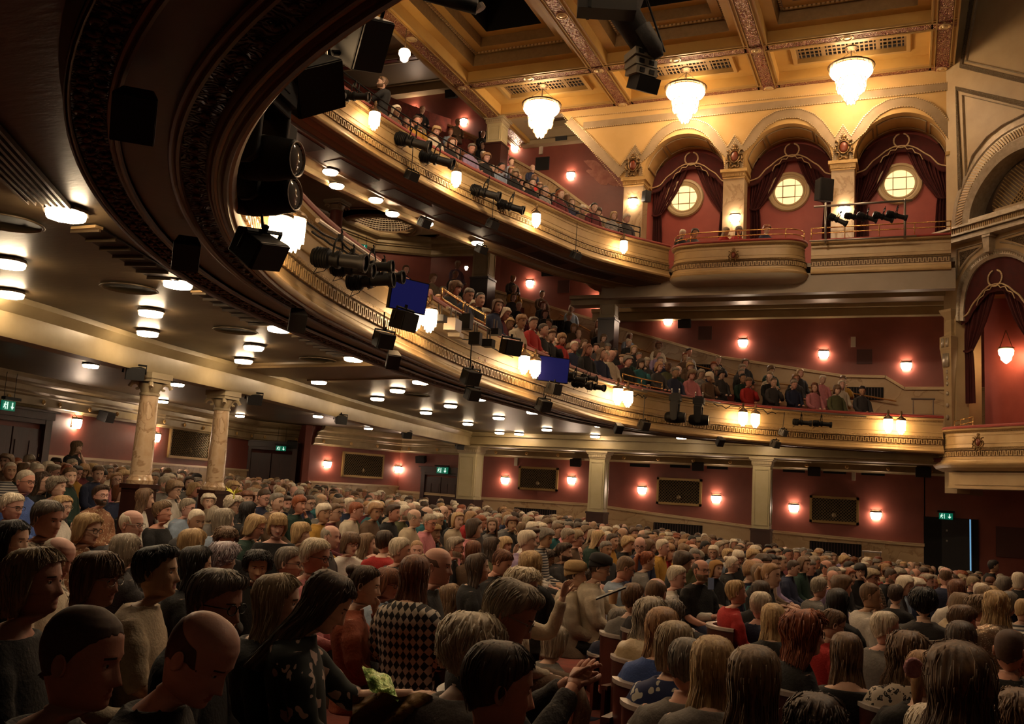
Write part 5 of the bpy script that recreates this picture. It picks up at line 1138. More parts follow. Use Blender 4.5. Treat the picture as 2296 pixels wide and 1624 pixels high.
def moving_head(P, yaw, s, label, group, tilt=0.):
    """P = pivot of the head; hangs from its base above"""
    e = empty('moving_light'); b = MB(); b.box((0, 0, .52*s), (.30*s, .38*s, .17*s)); b.box((0, 0, .62*s), (.2*s, .22*s, .06*s)); b.box((.151*s, 0, .52*s), (.01*s, .12*s, .06*s)); o = b.build('base', BLACKP, e)
    bv = o.modifiers.new('b', 'BEVEL'); bv.width = .02*s; bv.segments = 2
    y = MB(); y.box((0, 0, .40*s), (.22*s, .40*s, .09*s))
    for q in (-1, 1): y.prism([(.10*s, q*.17*s, .38*s), (.09*s, q*.17*s, -.06*s), (.03*s, q*.17*s, -.10*s), (-.05*s, q*.17*s, -.10*s), (-.10*s, q*.17*s, -.04*s), (-.12*s, q*.17*s, .38*s)], (0, q*.055*s, 0))
    o = y.build('yoke', BLACKP, e); bv = o.modifiers.new('b', 'BEVEL'); bv.width = .015*s; bv.segments = 2
    c, sn = math.cos(tilt), math.sin(tilt); ax = [np.array([0, 1., 0]), np.array([-sn, 0, c]), np.array([c, 0, sn])]
    h = MB(); h.lathe([(.02*s, -.27*s), (.09*s, -.265*s), (.135*s, -.22*s), (.155*s, -.12*s), (.16*s, .0), (.155*s, .12*s), (.14*s, .22*s), (.135*s, .27*s), (.12*s, .285*s), (.11*s, .26*s)], (0, 0, 0), 22, 0, ax)
    for k in range(9): h.lathe([(.157*s, (-.08+k*.014)*s), (.162*s, (-.077+k*.014)*s), (.157*s, (-.073+k*.014)*s)], (0, 0, 0), 22, 0, ax)
    h.build('head', BLACK, e, smooth=True, autos=A30); g = MB(); g.lathe([(.001, .25*s), (.1*s, .255*s), (.113*s, .262*s), (.10*s, .275*s), (.001, .285*s)], (0, 0, 0), 20, 0, ax); g.build('lens', SPOTL, e, smooth=True)
    r = MB(); r.lathe([(.112*s, .262*s), (.118*s, .288*s), (.126*s, .285*s)], (0, 0, 0), 20, 0, ax, cap=False); r.build('bezel', STEEL, e, smooth=True)
    k = MB()
    for q in (-1, 1): k.tube([(q*.1*s, 0, .64*s), (q*.1*s, .04*s, .74*s), (q*.1*s, -.03*s, .76*s)], .02*s, 6)
    k.build('clamp', STEEL, e); tag(e, label, 'moving light', group); e.location = tuple(P); e.rotation_euler = (0, 0, yaw); return e

def pipe(pts, r, name, label, cat='pipe', m=STEEL, group=None):
    o = MB().tube(pts, r, 8, 0).build(name, m, smooth=True, autos=A30); return tag(o, label, cat, group)
# --- near cluster on the curve of the lower circle
D0 = 5.2
moving_head(atD(583, 354, D0), yaw_of(imgdir(12)), .8, 'upper of two big black moving lights at the near corner of the balcony', 'near moving lights', tilt=-.06)
moving_head(atD(586, 438, D0+.35), yaw_of(imgdir(14)), .78, 'lower of two big black moving lights, above the blazing lanterns', 'near moving lights', tilt=.0)
pipe([atD(560, 120, 5.6), atD(600, 205, 5.5), atD(700, 160, 5.5), atD(770, 215, 6.2)], .025, 'lighting_pipe', 'dark pipe carrying the big near loudspeakers', m=BLACK)
speaker(atD(683, 183, 5.6), imgdir(35, -28), .34, .34, .30, 'large black wedge loudspeaker hanging above the moving lights', 'near loudspeakers', .8, math.radians(35))
speaker(atD(803, 87, 6.4), imgdir(25, -30), .30, .30, .36, 'large black loudspeaker at the top beside the rear beams', 'near loudspeakers', .8, math.radians(20))
pipe([atD(738, 30, 6.4), atD(730, 100, 6.3), atD(745, 150, 6.2)], .02, 'speaker_hanger', 'black drop bar between the two biggest near loudspeakers', m=BLACK)
pipe([atD(745, 118, 6.3), atD(815, 122, 6.5)], .02, 'support_pipe', 'short black arm under the topmost near loudspeaker', m=BLACK)
speaker(atD(576, 556, 5.3), imgdir(20, -32), .25, .22, .17, 'black yoked loudspeaker hanging below the blazing lanterns', 'near loudspeakers', .75, math.radians(12))
pipe([atD(587, 480, 5.3), atD(590, 520, 5.3), atD(583, 525, 5.3)], .008, 'hanging_cable', 'thin black cable above the yoked loudspeaker', 'cable', BLACK)
for x, y, s, l in ((303, 257, .17, 'nearest, high in the dark curve'), (418, 567, .17, 'second, above the second soffit lamp'), (666, 717, .16, 'third, touching the third soffit lamp'), (880, 806, .16, 'fourth, beneath two hanging speakers'), (1386, 960, .17, 'right of the front lamp of the eighth row'), (1614, 990, .17, 'on the right hand soffit, above the slim column')):
    P = atZ(x, y, 3.02); e = speaker(P, imgdir(70, -35), s, s*.9, s*1.15, 'black cube loudspeaker fixed under the soffit: '+l, 'soffit loudspeakers', .7, 0, False); MB().box((0, 0, s*.8), (.05, .05, s*.8)).build('bracket', BLACK, e)
for x, y, l in ((301, 836, 'over the first ionic capital'), (569, 895, 'beside the second ionic capital'), (763, 941, 'between the lamps behind'), (911, 975, 'fourth, toward the broad column'), (1030, 1001, 'beside the broad column capital')):
    P = atZ(x, y, 2.86); speaker(P, imgdir(60, -15), .24, .2, .17, 'black loudspeaker hung on the rear beam '+l, 'beam loudspeakers', .7)
for f, x, y, l, s in ((rear1, 237, 934, 'beside the sconce over the standing woman', .3), (rear12, 655, 996, 'beside the exit sign in the far corner', .28), (onside, 1292, 1037, 'near the middle cream column', .3), (onside, 1566, 1046, 'between two black air slots', .3), (onside, 1826, 1057, 'right of the slim column', .3), (onside, 945, 1030, 'over the doors by the broad column', .3), (onside, 1230, 610, 'on the red lower circle wall between two sconces', .36), (onside, 1536, 726, 'on the lower circle wall beside a sconce', .34), (onside, 1013, 211, 'up on the upper circle wall', .36), (onside, 1089, 304, 'left of the wood pillar', .36), (onside, 1261, 307, 'below the slip ceiling beside the chandelier', .36), (onside, 2070, 1058, 'under the cornice above the stage door', .34)):
    P, n = f(x, y, .2); speaker(P, nrm(n+np.array([0, 0, -.25])), s*1.2, s*.8, s*.8, 'small black wall loudspeaker '+l, 'wall loudspeakers', .8, 0, False)
P = atY(1449, 441, YA-.12); speaker(P, imgdir(60, -5), .2, .2, .34, 'black monitor loudspeaker on the first marble pier by the arch', None, .95, 0, False)
e = speaker(atY(1847, 427, YA-.5), imgdir(75, -5), .42, .3, .62, 'black loudspeaker on a pole in front of the third pier', None, .9, 0, False)
# --- spots and screens on the lower circle front
def onlow(x, y, off): 
    h = path_hit(LP, LN, x, y, off); return h[0], h[1], h[2]
def barlow(x0, y0, x1, y1, off, label, r=.022, n=7):
    pts = [onlow(x0+(x1-x0)*t, y0+(y1-y0)*t, off)[0] for t in np.linspace(0, 1, n)]; return pipe(pts, r, 'lighting_bar', label, 'lighting bar', STEEL, 'balcony lighting bars')
barlow(712, 494, 892, 618, .16, 'steel lighting bar on the lower circle front, nearest stretch'); barlow(1003, 690, 1165, 775, .16, 'steel lighting bar along the cluttered cable trays of the lower circle'); barlow(1290, 840, 1450, 880, .16, 'steel lighting bar right of the second screen'); barlow(1440, 874, 1615, 905, .18, 'steel lighting bar carrying two hung moving lights'); barlow(1730, 917, 1942, 935, .16, 'steel lighting bar carrying two barrel spots')
for x, y, L, a, el, l in ((760, 583, .5, 8, -6, 'nearest, with a bright silver ring'), (790, 604, .42, 12, -4, 'second along'), (830, 630, .48, 10, 4, 'third along, lowest'), (862, 622, .42, 15, 0, 'fourth, beside the blue screen'), (838, 598, .4, 12, 0, 'tucked behind the third')):
    P, n, _ = onlow(x, y, .30); profile_spot(P, imgdir(a, el), L, 'black profile spotlight on the nearest lower circle bar: '+l, 'near profile spots')
def screen(x, y, w, h, off, label, a, tilt):
    P, n, _ = onlow(x, y, off); e = empty('screen'); o = MB().box((0, 0, 0), (.05, w, h)).build('casing', BLACKP, e); MB().box((.028, 0, 0), (.006, w*.95, h*.94)).build('display', SCREEN, e)
    b = MB(); b.tube([(-.04, 0, -.1), (-.12, 0, .1), (-.14, 0, h*.6)], .02, 6); b.build('bracket', BLACK, e); tag(e, label, 'screen', 'blue relay screens'); place(e, P, imgdir(a, tilt)); return e
screen(915, 663, .50, .36, .28, 'blue lit relay screen facing the stage, nearer of the two', 48, -8)
screen(1240, 829, .62, .44, .28, 'dark blue relay screen farther along the lower circle front', 62, -6)
for x, y, l, s, a in ((903, 719, 'below the nearer screen', .26, 30), (1143, 779, 'right of the cable trays', .3, 55), (1240, 872, 'below the second screen', .24, 40)):
    P, n, _ = onlow(x, y, .32); speaker(P, imgdir(a, -12), s, s*.8, s*.8, 'black speaker on the lower circle front '+l, 'circle front loudspeakers', .75)
for x, y, l, s, top in ((858, 762, 'just under the nearer screen', .2, 700), (1053, 846, 'upper one of the middle stack', .24, 770), (1057, 884, 'lower one of the middle stack', .2, 0), (1217, 909, 'below the second screen', .24, 870), (1442, 954, 'left of the hung moving lights', .24, 885), (1755, 970, 'upper right one near the barrel spots', .2, 925), (1737, 996, 'lower right one near the barrel spots', .22, 0)):
    P, n, _ = onlow(x, y, .30); speaker(P, imgdir(50, -20), s, s*.8, s*.8, 'black speaker hung off the lower circle, '+l, 'rod hung loudspeakers', .75)
    if top: Q, _, _ = onlow(x+4, top, .30); pipe([P+UP*.1, Q], .008, 'hanging_rod', 'thin rod of the speaker '+l, 'rod', BLACK)
for k, (x, y, L) in enumerate([(1265, 838, .4), (1290, 850, .42), (1305, 862, .42), (1335, 868, .42), (1320, 848, .35)]):
    P, n, _ = onlow(x, y, .34); profile_spot(P, imgdir(20 if k < 2 else 35, -8), L, 'black spotlight in the cluster right of the second screen, '+('leftmost', 'upper left', 'lower middle', 'rightmost with lit lens', 'upper middle')[k], 'second screen spots')
for k, (x, y) in enumerate([(1513, 936), (1566, 942)]):
    P, n, _ = onlow(x, y, .3); moving_head(P, yaw_of(imgdir(18)), .85, ('left', 'right')[k]+' one of two moving lights hung mid way along the lower circle', 'hung moving lights', 0)
for k, (x, y) in enumerate([(1798, 948), (1843, 951)]):
    P, n, _ = onlow(x, y, .24); profile_spot(P, imgdir(8, -3), .46, ('left', 'right')[k]+' one of two barrel spots near the stage end of the lower circle', 'barrel spots')
# cable trays and control boxes in the middle of the front
for k, (x, y, w, h, m) in enumerate([(1015, 730, .34, .2, STEEL), (1045, 722, .2, .26, BLACKP), (1066, 760, .16, .22, BLACKP), (1095, 770, .2, .14, BLACKP), (1022, 752, .22, .08, WHITEP), (1110, 745, .2, .12, BLACKP), (985, 715, .2, .1, BLACKP)]):
    P, n, _ = onlow(x, y, .22); T_ = np.cross(n3 := np.array([n[0], n[1], 0]), UP); o = MB().box(P, (w*.8, .16, h*.8), [T_, n3, UP]).build('dimmer_box', m); mb = MB(); [mb.tube([P+T_*(w*.3*s)+UP*h*.4, P+T_*(w*.3*s)+UP*(h*.4+.14)], .012, 5) for s in (-1, 1)]; mb.build('bracket', STEEL, o)
    tag(o, 'small '+('steel control frame', 'black box beside it', 'hanging black box', 'low black box', 'white labelled box', 'flat black box', 'black box by the lantern')[k]+' among the cable trays of the lower circle front', 'control box')
random.seed(3)
for k, (x0, y0, x1, y1) in enumerate([(700, 520, 900, 640), (948, 690, 1010, 735), (1010, 742, 1150, 800), (1190, 800, 1225, 818), (1400, 885, 1450, 890), (1600, 905, 1740, 925), (690, 500, 830, 590)]):
    pts = [onlow(x0+(x1-x0)*t, y0+(y1-y0)*t+random.uniform(-3, 8)*math.sin(t*9), .1)[0] for t in np.linspace(0, 1, 16)]; pipe(pts, .011, 'cable', ('black cable swag under the nearest bar', 'black cable loops right of the nearer screen', 'black cable under the control boxes', 'short cable between lantern pair and second screen', 'cable right of the second screen spots', 'cable between the lanterns and the barrel spots', 'black cable behind the nearest profile spots')[k], 'cable', BLACK)
# tube lights lying along the upper rail, profile lights on the upper front
for k, (x, y, L) in enumerate([(795, 216, .55), (925, 319, .75), (979, 358, .75), (1088, 433, .7), (1145, 464, .65)]):
    h = path_hit(UP_, UN, x, y, .22); profile_spot(h[0], imgdir(10, -16 if k else -4), L, 'long black profile spot on the upper circle front, '+('highest, beside the big speaker', 'second down', 'third down', 'fourth down', 'lowest, lens toward the stage')[k], 'upper front profile spots')
for k, (x, y, t) in enumerate([(922, 394, 330), (1103, 503, 440), (1290, 573, 500), (1078, 559, 545), (950, 500, 490)]):
    h = path_hit(UP_, UN, x, y, .12 if k < 3 else -.4); speaker(h[0], imgdir(40, -25), .26, .2, .18, 'small black speaker hanging below the upper circle front, '+('highest', 'middle', 'lowest, near the bowed box', 'by the corner column', 'beside the dome')[k], 'upper hanging speakers', .8)
    if k < 3: q = path_hit(UP_, UN, x+4, t, .12); pipe([h[0], q[0]], .008, 'hanging_rod', 'thin rod of the upper circle speaker, '+('highest', 'middle', 'lowest')[k], 'rod', BLACK)
# upper rails
def rail_low(P, N, i0, i1, z, off, posts, label, drop=.35, m=BRASS):
    e = empty('handrail', tuple(at_path(P, N, i0, off, z-.3)), 0, label, 'handrail'); mb = MB(); idx = np.linspace(i0, i1, 24)
    for dz in (0, -.14): mb.tube([at_path(P, N, i, off, z+dz) for i in idx], .016, 6)
    for i in np.linspace(i0, i1, posts): mb.tube([at_path(P, N, i, off, z+.01), at_path(P, N, i, off, z-drop)], .014, 6)
    mb.build('bars', m, e, smooth=True); return e
n1 = len(UP_)-1
rail_low(UP_, UN, 60, n1-6, 8.98, -.14, 9, 'dark metal handrail along the raking upper circle front', .33, BLACK)
rail_low(SP, SN, 0, 11, 8.98, -.1, 5, 'brass handrail on the straight upper side front', .33)
rail_low(BW, BN, 2, len(BW)-2, 8.86, -.1, 5, 'brass handrail round the top of the bowed box', .28)
i0 = path_hit(LP, LN, 1005, 675, 0)[2]; i1 = path_hit(LP, LN, 1100, 730, 0)[2]; rail_low(LP, LN, i0, i1, 4.3, -.1, 3, 'short brass handrail at an aisle of the lower circle', .2)
i0 = path_hit(LP, LN, 1405, 850, 0)[2]; i1 = path_hit(LP, LN, 1492, 870, 0)[2]; rail_low(LP, LN, i0, i1, 4.3, -.1, 3, 'short brass handrail by the seats in front of the slim column', .2)
# raking wall handrails in front of the dados
for pts, l in (([(1255, 705), (1349, 757), (1500, 805), (1700, 855), (1900, 880), (2010, 900)], 'brass handrail raking down the lower circle dado'), ([(975, 325), (1100, 395), (1230, 440), (1400, 505)], 'brass handrail raking down the upper circle dado')):
    P = [onside(x, y, .25)[0] for x, y in pts]; o = pipe(P, .022, 'wall_handrail', l, 'handrail', BRASS)
# lighting bar in front of the arcade
a = atY(1825, 464, 24.7); b = atY(2046, 449, 24.7); e = empty('lighting_goalpost', tuple(atY(1848, 540, 24.7)), 0, 'steel goalpost lighting frame standing on the upper side front', 'lighting frame')
mb = MB(); mb.tube([a, b], .03, 8); 
for x, y0, y1 in ((1851, 455, 545), (2029, 447, 535)): mb.tube([atY(x, y0, 24.7), atY(x, y1, 24.7)], .03, 8)
mb.tube([atY(1815, 541, 24.66), atY(2055, 529, 24.66)], .022, 6); mb.build('tubes', STEEL, e, smooth=True)
for k, (x, y, aa) in enumerate([(1878, 493, -30), (1916, 487, -12), (1944, 488, -16), (1980, 487, -18), (2010, 484, -14)]):
    P = atY(x, y, 24.62); profile_spot(P, imgdir(10 if k else 25, aa), .52, 'black spot on the steel goalpost frame, '+('first, tilted steeply down', 'second', 'third', 'fourth', 'fifth, nearest the stage')[k], 'goalpost spots')
# line array with its cable drape and truss
e = empty('line_array', tuple(atD(1440, 205, 15.)), 0, 'curved line array of loudspeakers hanging from the ceiling beside the middle chandelier', 'line array')
ctr = [(1436, 128), (1437, 147), (1438, 164), (1443, 188)]; D = 15.
for k, (x, y) in enumerate(ctr):
    P = atD(x, y, D); t = [6, -2, -10, -24][k]; f = imgdir(128, -6+[0, -3, -8, -20][k]); f = imgdir(65, [4, -2, -10, -26][k])
    X = nrm(f); Y = nrm(np.cross(UP, X)); Z = np.cross(X, Y); hh = .125 if k < 3 else .24
    MB().box(P, (.34, .40, hh), [X, Y, Z]).build('cabinet', mat('array_cabinet', (.17, .15, .11), .5) if k < 3 else BLACKP, e)
    if k < 3:
        mb = MB(); [mb.box(P+X*.175+Y*q, (.01, .09, .07), [X, Y, Z]) for q in (-.09, .09)]; mb.build('horn', VOID, e)
mb = MB(); mb.tube([atD(1420, -60, D), atD(1400, 30, D), atD(1455, 118, D)], [.3, .26, .2], 10); mb.tube([atD(1440, 60, D-.2), atD(1470, 110, D-.2), atD(1478, 128, D-.2)], [.14, .13, .08], 8); mb.build('cable_drape', mat('black_cloth', (.007, .006, .007), .8, bump=.6, bs=10), e, smooth=True)
mb = MB()
for q in (-.22, .22): mb.tube([atD(1400, -60, D)+RGT*q, atD(1472, 116, D)+RGT*q*.6], .02, 5)
mb.build('truss', BLACK, e)
o = MB().box(atD(1360, 12, 14.5), (.9, .35, .3), [RGT, FWD, UP]).build('flown_speaker_frame', BLACKP); MB().box(atD(1320, 22, 14.5), (.05, .4, .12), [RGT, FWD, UP]).build('end_plate', BLACK, o); tag(o, 'black flown equipment box above the line array at the top edge', 'flown box')
o = MB().tube([atD(950, -8, 11), atD(1070, 16, 11)], [.05, .09], 10).build('flown_spotlight', BLACK, smooth=True); MB().tube([atD(1072, 12, 11), atD(1078, 22, 11)], .07, 10).build('lens', SPOTL, o); tag(o, 'long black spot poking in at the top edge before the black ceiling void', 'stage light')
# hall fire detector style domes and blue strip frames
for x, y, l in ((1980, 905, 'steel trolley frame standing behind the lower circle rail near the stage'),):
    P, n = onside(2070, 905, .8); e = empty('steel_trolley', tuple(P-UP*.5), 0, 'steel trolley frame against the marble dado by the stage end', 'trolley'); mb = MB()
    for s in (-1, 1): mb.tube([P+XX*s*.25-UP*.5, P+XX*s*.25+UP*.12], .02, 6)
    mb.tube([P-XX*.3+UP*.12, P+XX*.3+UP*.12], .03, 6); mb.build('frame', STEEL, e)
P, n = onside(1955, 1238, .7); e = empty('steel_trolley', tuple(P-UP*.6), 0, 'steel topped trolley against the stalls dado left of the stage door', 'trolley'); mb = MB(); mb.box(P, (.5, .3, .04)); [mb.tube([P+XX*s*.22, P+XX*s*.22-UP*.6], .015, 5) for s in (-1, 1)]; mb.build('frame', STEEL, e)
# ================================================================== PEOPLE
def G(x, c, s): return np.exp(-((x-c)/s)**2)
HZ = np.array([.122, .118, .108, .09, .065, .03, 0, -.03, -.058, -.082, -.10, -.112, -.118])
HWd = np.array([.008, .026, .046, .063, .073, .077, .0765, .073, .067, .058, .045, .030, .02])
HF = np.array([.006, .028, .052, .074, .088, .0935, .091, .090, .088, .086, .083, .076, .062])
HB = np.array([.010, .040, .064, .085, .098, .103, .099, .088, .074, .064, .060, .058, .057])
def head_pt(phi, z, male=1.):
    """skin point of the head at azimuth phi (0 = face) and height z; arrays broadcast"""
    zi = -z; w = np.interp(zi, -HZ, HWd); f = np.interp(zi, -HZ, HF); b = np.interp(zi, -HZ, HB)
    if male < 1: w = w*np.where(z < -.04, .93, 1.); f = f*np.where(z < -.06, .97, 1.)
    c, s = np.cos(phi), np.sin(phi); e = .88
    cx = np.sign(c)*np.abs(c)**e; sy = np.sign(s)*np.abs(s)**(.92)
    x = np.where(c > 0, f*cx, b*cx); y = w*sy
    front = np.clip(c, 0, 1)
    nose = G(y, 0, .0085+.006*G(z, -.042, .016))*np.where(z > -.046, np.clip((.022-z)/.068, 0, 1)**1.3, np.clip((z+.06)/.014, 0, 1))*.027
    eye = -.0085*(G(y, .031, .015)+G(y, -.031, .015))*G(z, .0, .012)
    brow = .005*G(z, .019, .008)*G(np.abs(y), .026, .022)
    cheek = .004*G(np.abs(y), .042, .016)*G(z, -.032, .018)
    lip = (.0055*G(z, -.067, .0045)+.0055*G(z, -.078, .0045)-.002*G(z, -.0725, .0022))*G(y, 0, .019)-.003*G(z, -.058, .006)*G(y, 0, .02)
    chin = .006*G(z, -.101, .012)*G(y, 0, .02)
    x = x+front**1.5*(nose+eye+brow+cheek+lip+chin)
    return x, y, z
def phis(n):
    t = np.linspace(-math.pi, math.pi, n, endpoint=False); return t-.42*np.sin(t)
def rotm(yaw, pitch, roll=0.):
    cy_, sy = math.cos(yaw), math.sin(yaw); cp, sp = math.cos(pitch), math.sin(pitch); cr, sr = math.cos(roll), math.sin(roll)
    return np.array([[cy_, -sy, 0], [sy, cy_, 0], [0, 0, 1]]) @ np.array([[cp, 0, -sp], [0, 1, 0], [sp, 0, cp]]) @ np.array([[1, 0, 0], [0, cr, -sr], [0, sr, cr]])
NECK = np.array([-.015, 0, -.10])      # pivot of the head relative to the head centre
# torso rings relative to seat: z, half width, front, back, centre x
TZ = [(1.085, .055, .050, .058, -.012), (1.06, .056, .052, .062, -.016), (1.035, .066, .055, .07, -.022), (1.015, .10, .058, .08, -.028), (.995, .150, .066, .088, -.032), (.965, .185, .078, .095, -.035), (.92, .198, .092, .10, -.035), (.86, .188, .105, .10, -.03), (.78, .172, .108, .095, -.02), (.68, .160, .105, .09, -.005), (.58, .168, .115, .10, .01), (.50, .182, .13, .12, .02), (.44, .185, .14, .13, .03)]
HEADZ = 1.19
def torso_pt(phi, rings, infl=0., wf=1.):
    P = []
    for z, w, f, b, cx in rings:
        c, s = np.cos(phi), np.sin(phi)
        x = cx+np.where(c > 0, (f+infl)*np.abs(c)**.8, -(b+infl)*np.abs(c)**.8); y = (w*wf+infl)*np.sign(s)*np.abs(s)**.85
        P.append(np.stack([x, y, np.full_like(x, z)], 1))
    return np.array(P)
ARMS = {'lap': [[(-.03, .158, .978), (.0, .215, .84), (.04, .225, .70), (.16, .17, .63), (.30, .07, .60)]]*2,
        'down': [[(-.03, .158, .978), (-.02, .22, .82), (.02, .23, .68), (.15, .2, .60), (.28, .15, .57)]]*2,
        'chin': [[(-.03, .158, .978), (.05, .22, .84), (.16, .17, .72), (.17, .10, .88), (.12, .03, 1.05)], [(-.03, .158, .978), (.0, .215, .84), (.04, .225, .70), (.16, .15, .63), (.27, .0, .64)]],
        'clap': [[(-.03, .158, .978), (.05, .22, .84), (.13, .21, .74), (.24, .13, .82), (.33, .04, .92)]]*2,
        'raise': [[(-.03, .158, .978), (.10, .20, .88), (.24, .19, .86), (.30, .15, 1.0), (.33, .12, 1.13)], [(-.03, .158, .978), (.0, .215, .84), (.04, .225, .70), (.16, .15, .63), (.27, .06, .60)]],
        'reach': [[(-.03, .158, .978), (.10, .20, .84), (.22, .18, .74), (.36, .12, .76), (.48, .06, .78)], [(-.03, .158, .978), (.0, .215, .84), (.04, .225, .70), (.16, .15, .63), (.28, .06, .60)]]}
def arm_paths(kind):
    A, B = ARMS[kind]; return [np.array([(x, y, z) for x, y, z in A]), np.array([(x, -y, z) for x, y, z in B])]
def add_hand(mb, wrist, d, s=1., side=1, curl=.5, n=5, mi=0):
    """palm, four fingers and a thumb; d = pointing direction"""
    X, Y, Z = axes(d, UP); Y = Y*side
    P = np.array([[wrist+X*x*s+Y*(y*w)*s+Z*z*t*s for y, z in ((-1, -.6), (0, -1), (1, -.6), (1, .6), (0, 1), (-1, .6))] for x, w, t in ((-.01, .024, .018), (.02, .032, .015), (.055, .040, .014), (.085, .040, .012), (.092, .034, .008))])
    mb.grid(P, mi, closev=True, capu=True)
    for k, (y, L, r) in enumerate(((-.030, .058, .0085), (-.010, .074, .009), (.011, .080, .009), (.031, .070, .0088))):
        p = wrist+X*.082*s+Y*y*s; a = 0; pts = [p-X*.012*s, p]
        for q in range(3): a += curl*(.55+.1*k)*(1 if q else .6); p = p+(X*math.cos(a)-Z*math.sin(a))*L*s*(.42, .33, .25)[q]; pts.append(p)
        mb.tube(pts, np.array([1, 1, .95, .85, .6])*r*s, n, mi)
    p = wrist+X*.02*s+Y*.026*s; mb.tube([p, p+(X*.5+Y*.8)*.03*s, p+(X*.85+Y*.62-Z*.2)*.055*s+Y*.006*s, p+(X*.95+Y*.30-Z*.3)*.082*s+Y*.012*s], np.array([.012, .0115, .010, .007])*s, n, mi)
def person_body(turn=0., pitch=0., male=1., arm='lap', sleeves=True, hi=True, roll=0.):
    """one skin mesh: head, neck, torso, arms, hands. Head centre at (0,0,HEADZ). returns MB and head matrix"""
    n = 44 if hi else 26; ph = phis(n); zs = np.r_[.1215, .119, .113, .104, np.arange(.09, -.113, -.0062 if hi else -.0125), -.114, -.118]
    H = np.array([np.stack(head_pt(ph, np.full(n, z), male), 1) for z in zs]); R_ = rotm(turn, pitch, roll)
    off = np.array([.035, 0, HEADZ])
    Hh = (H-NECK) @ R_.T+NECK+off
    # under-chin ring then neck
    nk = []
    for f_, w, fr, bk, z in ((.35, .055, .052, .060, -.122), (.6, .054, .045, .058, -.128)):
        ring = np.stack([np.where(np.cos(ph) > 0, fr, bk)*np.cos(ph)-.005, w*np.sin(ph), np.full(n, z)], 1); q = (ring-NECK) @ rotm(turn*.7, pitch*.7).T+NECK+off; nk.append(q)
    tw = .92 if male < 1 else 1.
    T = torso_pt(ph, TZ[2:], -.006, tw)
    nk2 = .5*nk[-1]+.5*(T[0])
    Gd = np.concatenate([Hh, nk, [nk2], T]); mb = MB(); mb.grid(Gd, 0, closev=True, capu=True)
    # lips and brows as face material indices
    nf = len(zs)-1
    for i in range(nf):
        z = (zs[i]+zs[i+1])/2
        for j in range(n):
            y = (H[i, j, 1]+H[i, (j+1) % n, 1])/2; c = math.cos(ph[j])
            if c > .6 and (y/.021)**2+((z+.072)/.0115)**2 < 1: mb.m[i*n+j] = 3
            if c > .5 and .012 < abs(y) < .046 and .016 < z < .024: mb.m[i*n+j] = 4
    toW = lambda p: (np.array(p)-NECK) @ R_.T+NECK+off
    AX = [R_[:, 0], R_[:, 1], R_[:, 2]]
    for s in (-1, 1):
        # ears
        E_ = []
        for t in np.linspace(0, 2*math.pi, 12, endpoint=False):
            E_.append([toW((-.010+.017*math.cos(t)-.006*math.sin(t)*0-.004, s*(.0755), -.008+.027*math.sin(t)-.004*math.cos(t))), toW((-.014+.0175*math.cos(t), s*(.086), -.006+.029*math.sin(t))), toW((-.014+.015*math.cos(t), s*(.0885), -.006+.026*math.sin(t))), toW((-.010+.008*math.cos(t), s*(.079), -.006+.017*math.sin(t)))])
        mb.grid(np.array(E_).transpose(1, 0, 2), 0, closev=True, capu=True)
        if hi:
            x, y, z = head_pt(np.array([s*.385]), np.array([.0])); c = toW((x[0]-.0075, s*.0305, .0)); mb.ball(c, .0125, 10, 7, 1, ax=AX)
            mb.ball(c+R_[:, 0]*.0085+R_[:, 1]*(.0), .0062, 8, 5, 2, ax=AX)
            lid = [toW((x[0]+.0035-.0035*abs(q), s*(.0305+.0135*q), .0065-.004*q*q)) for q in (-1, -.5, 0, .5, 1)]; mb.tube(lid, .0028, 5, 0)
        else:
            x, y, z = head_pt(np.array([s*.385]), np.array([.0])); mb.ball(toW((x[0]-.004, s*.031, 0)), .0095, 6, 4, 2, ax=AX)
    for k, pth in enumerate(arm_paths(arm)):
        s = 1 if k == 0 else -1; P = smooth_path(pth, 13); P[:, 1] *= tw
        r = np.interp(np.linspace(0, 1, 13), [0, .25, .5, .62, .95, 1], [.04, .05, .042, .043, .027, .026])*(.9 if male < 1 else 1)
        mb.tube(P, r, 10 if hi else 7); d = P[-1]-P[-2]; add_hand(mb, P[-1], d, 1. if male >= 1 else .9, s, .5 if arm != 'clap' else .2, 6 if hi else 4)
    for s in (-1, 1):   # thighs and shins
        mb.tube([(.05, s*.09, .50), (.25, s*.11, .53), (.44, s*.12, .50), (.47, s*.12, .40), (.44, s*.12, .22), (.42, s*.12, .06)], [.085, .078, .062, .055, .048, .04], 8)
        mb.tube([(.40, s*.12, .04), (.50, s*.13, .035), (.60, s*.135, .03)], [.04, .042, .03], 6)
    return mb, R_, off
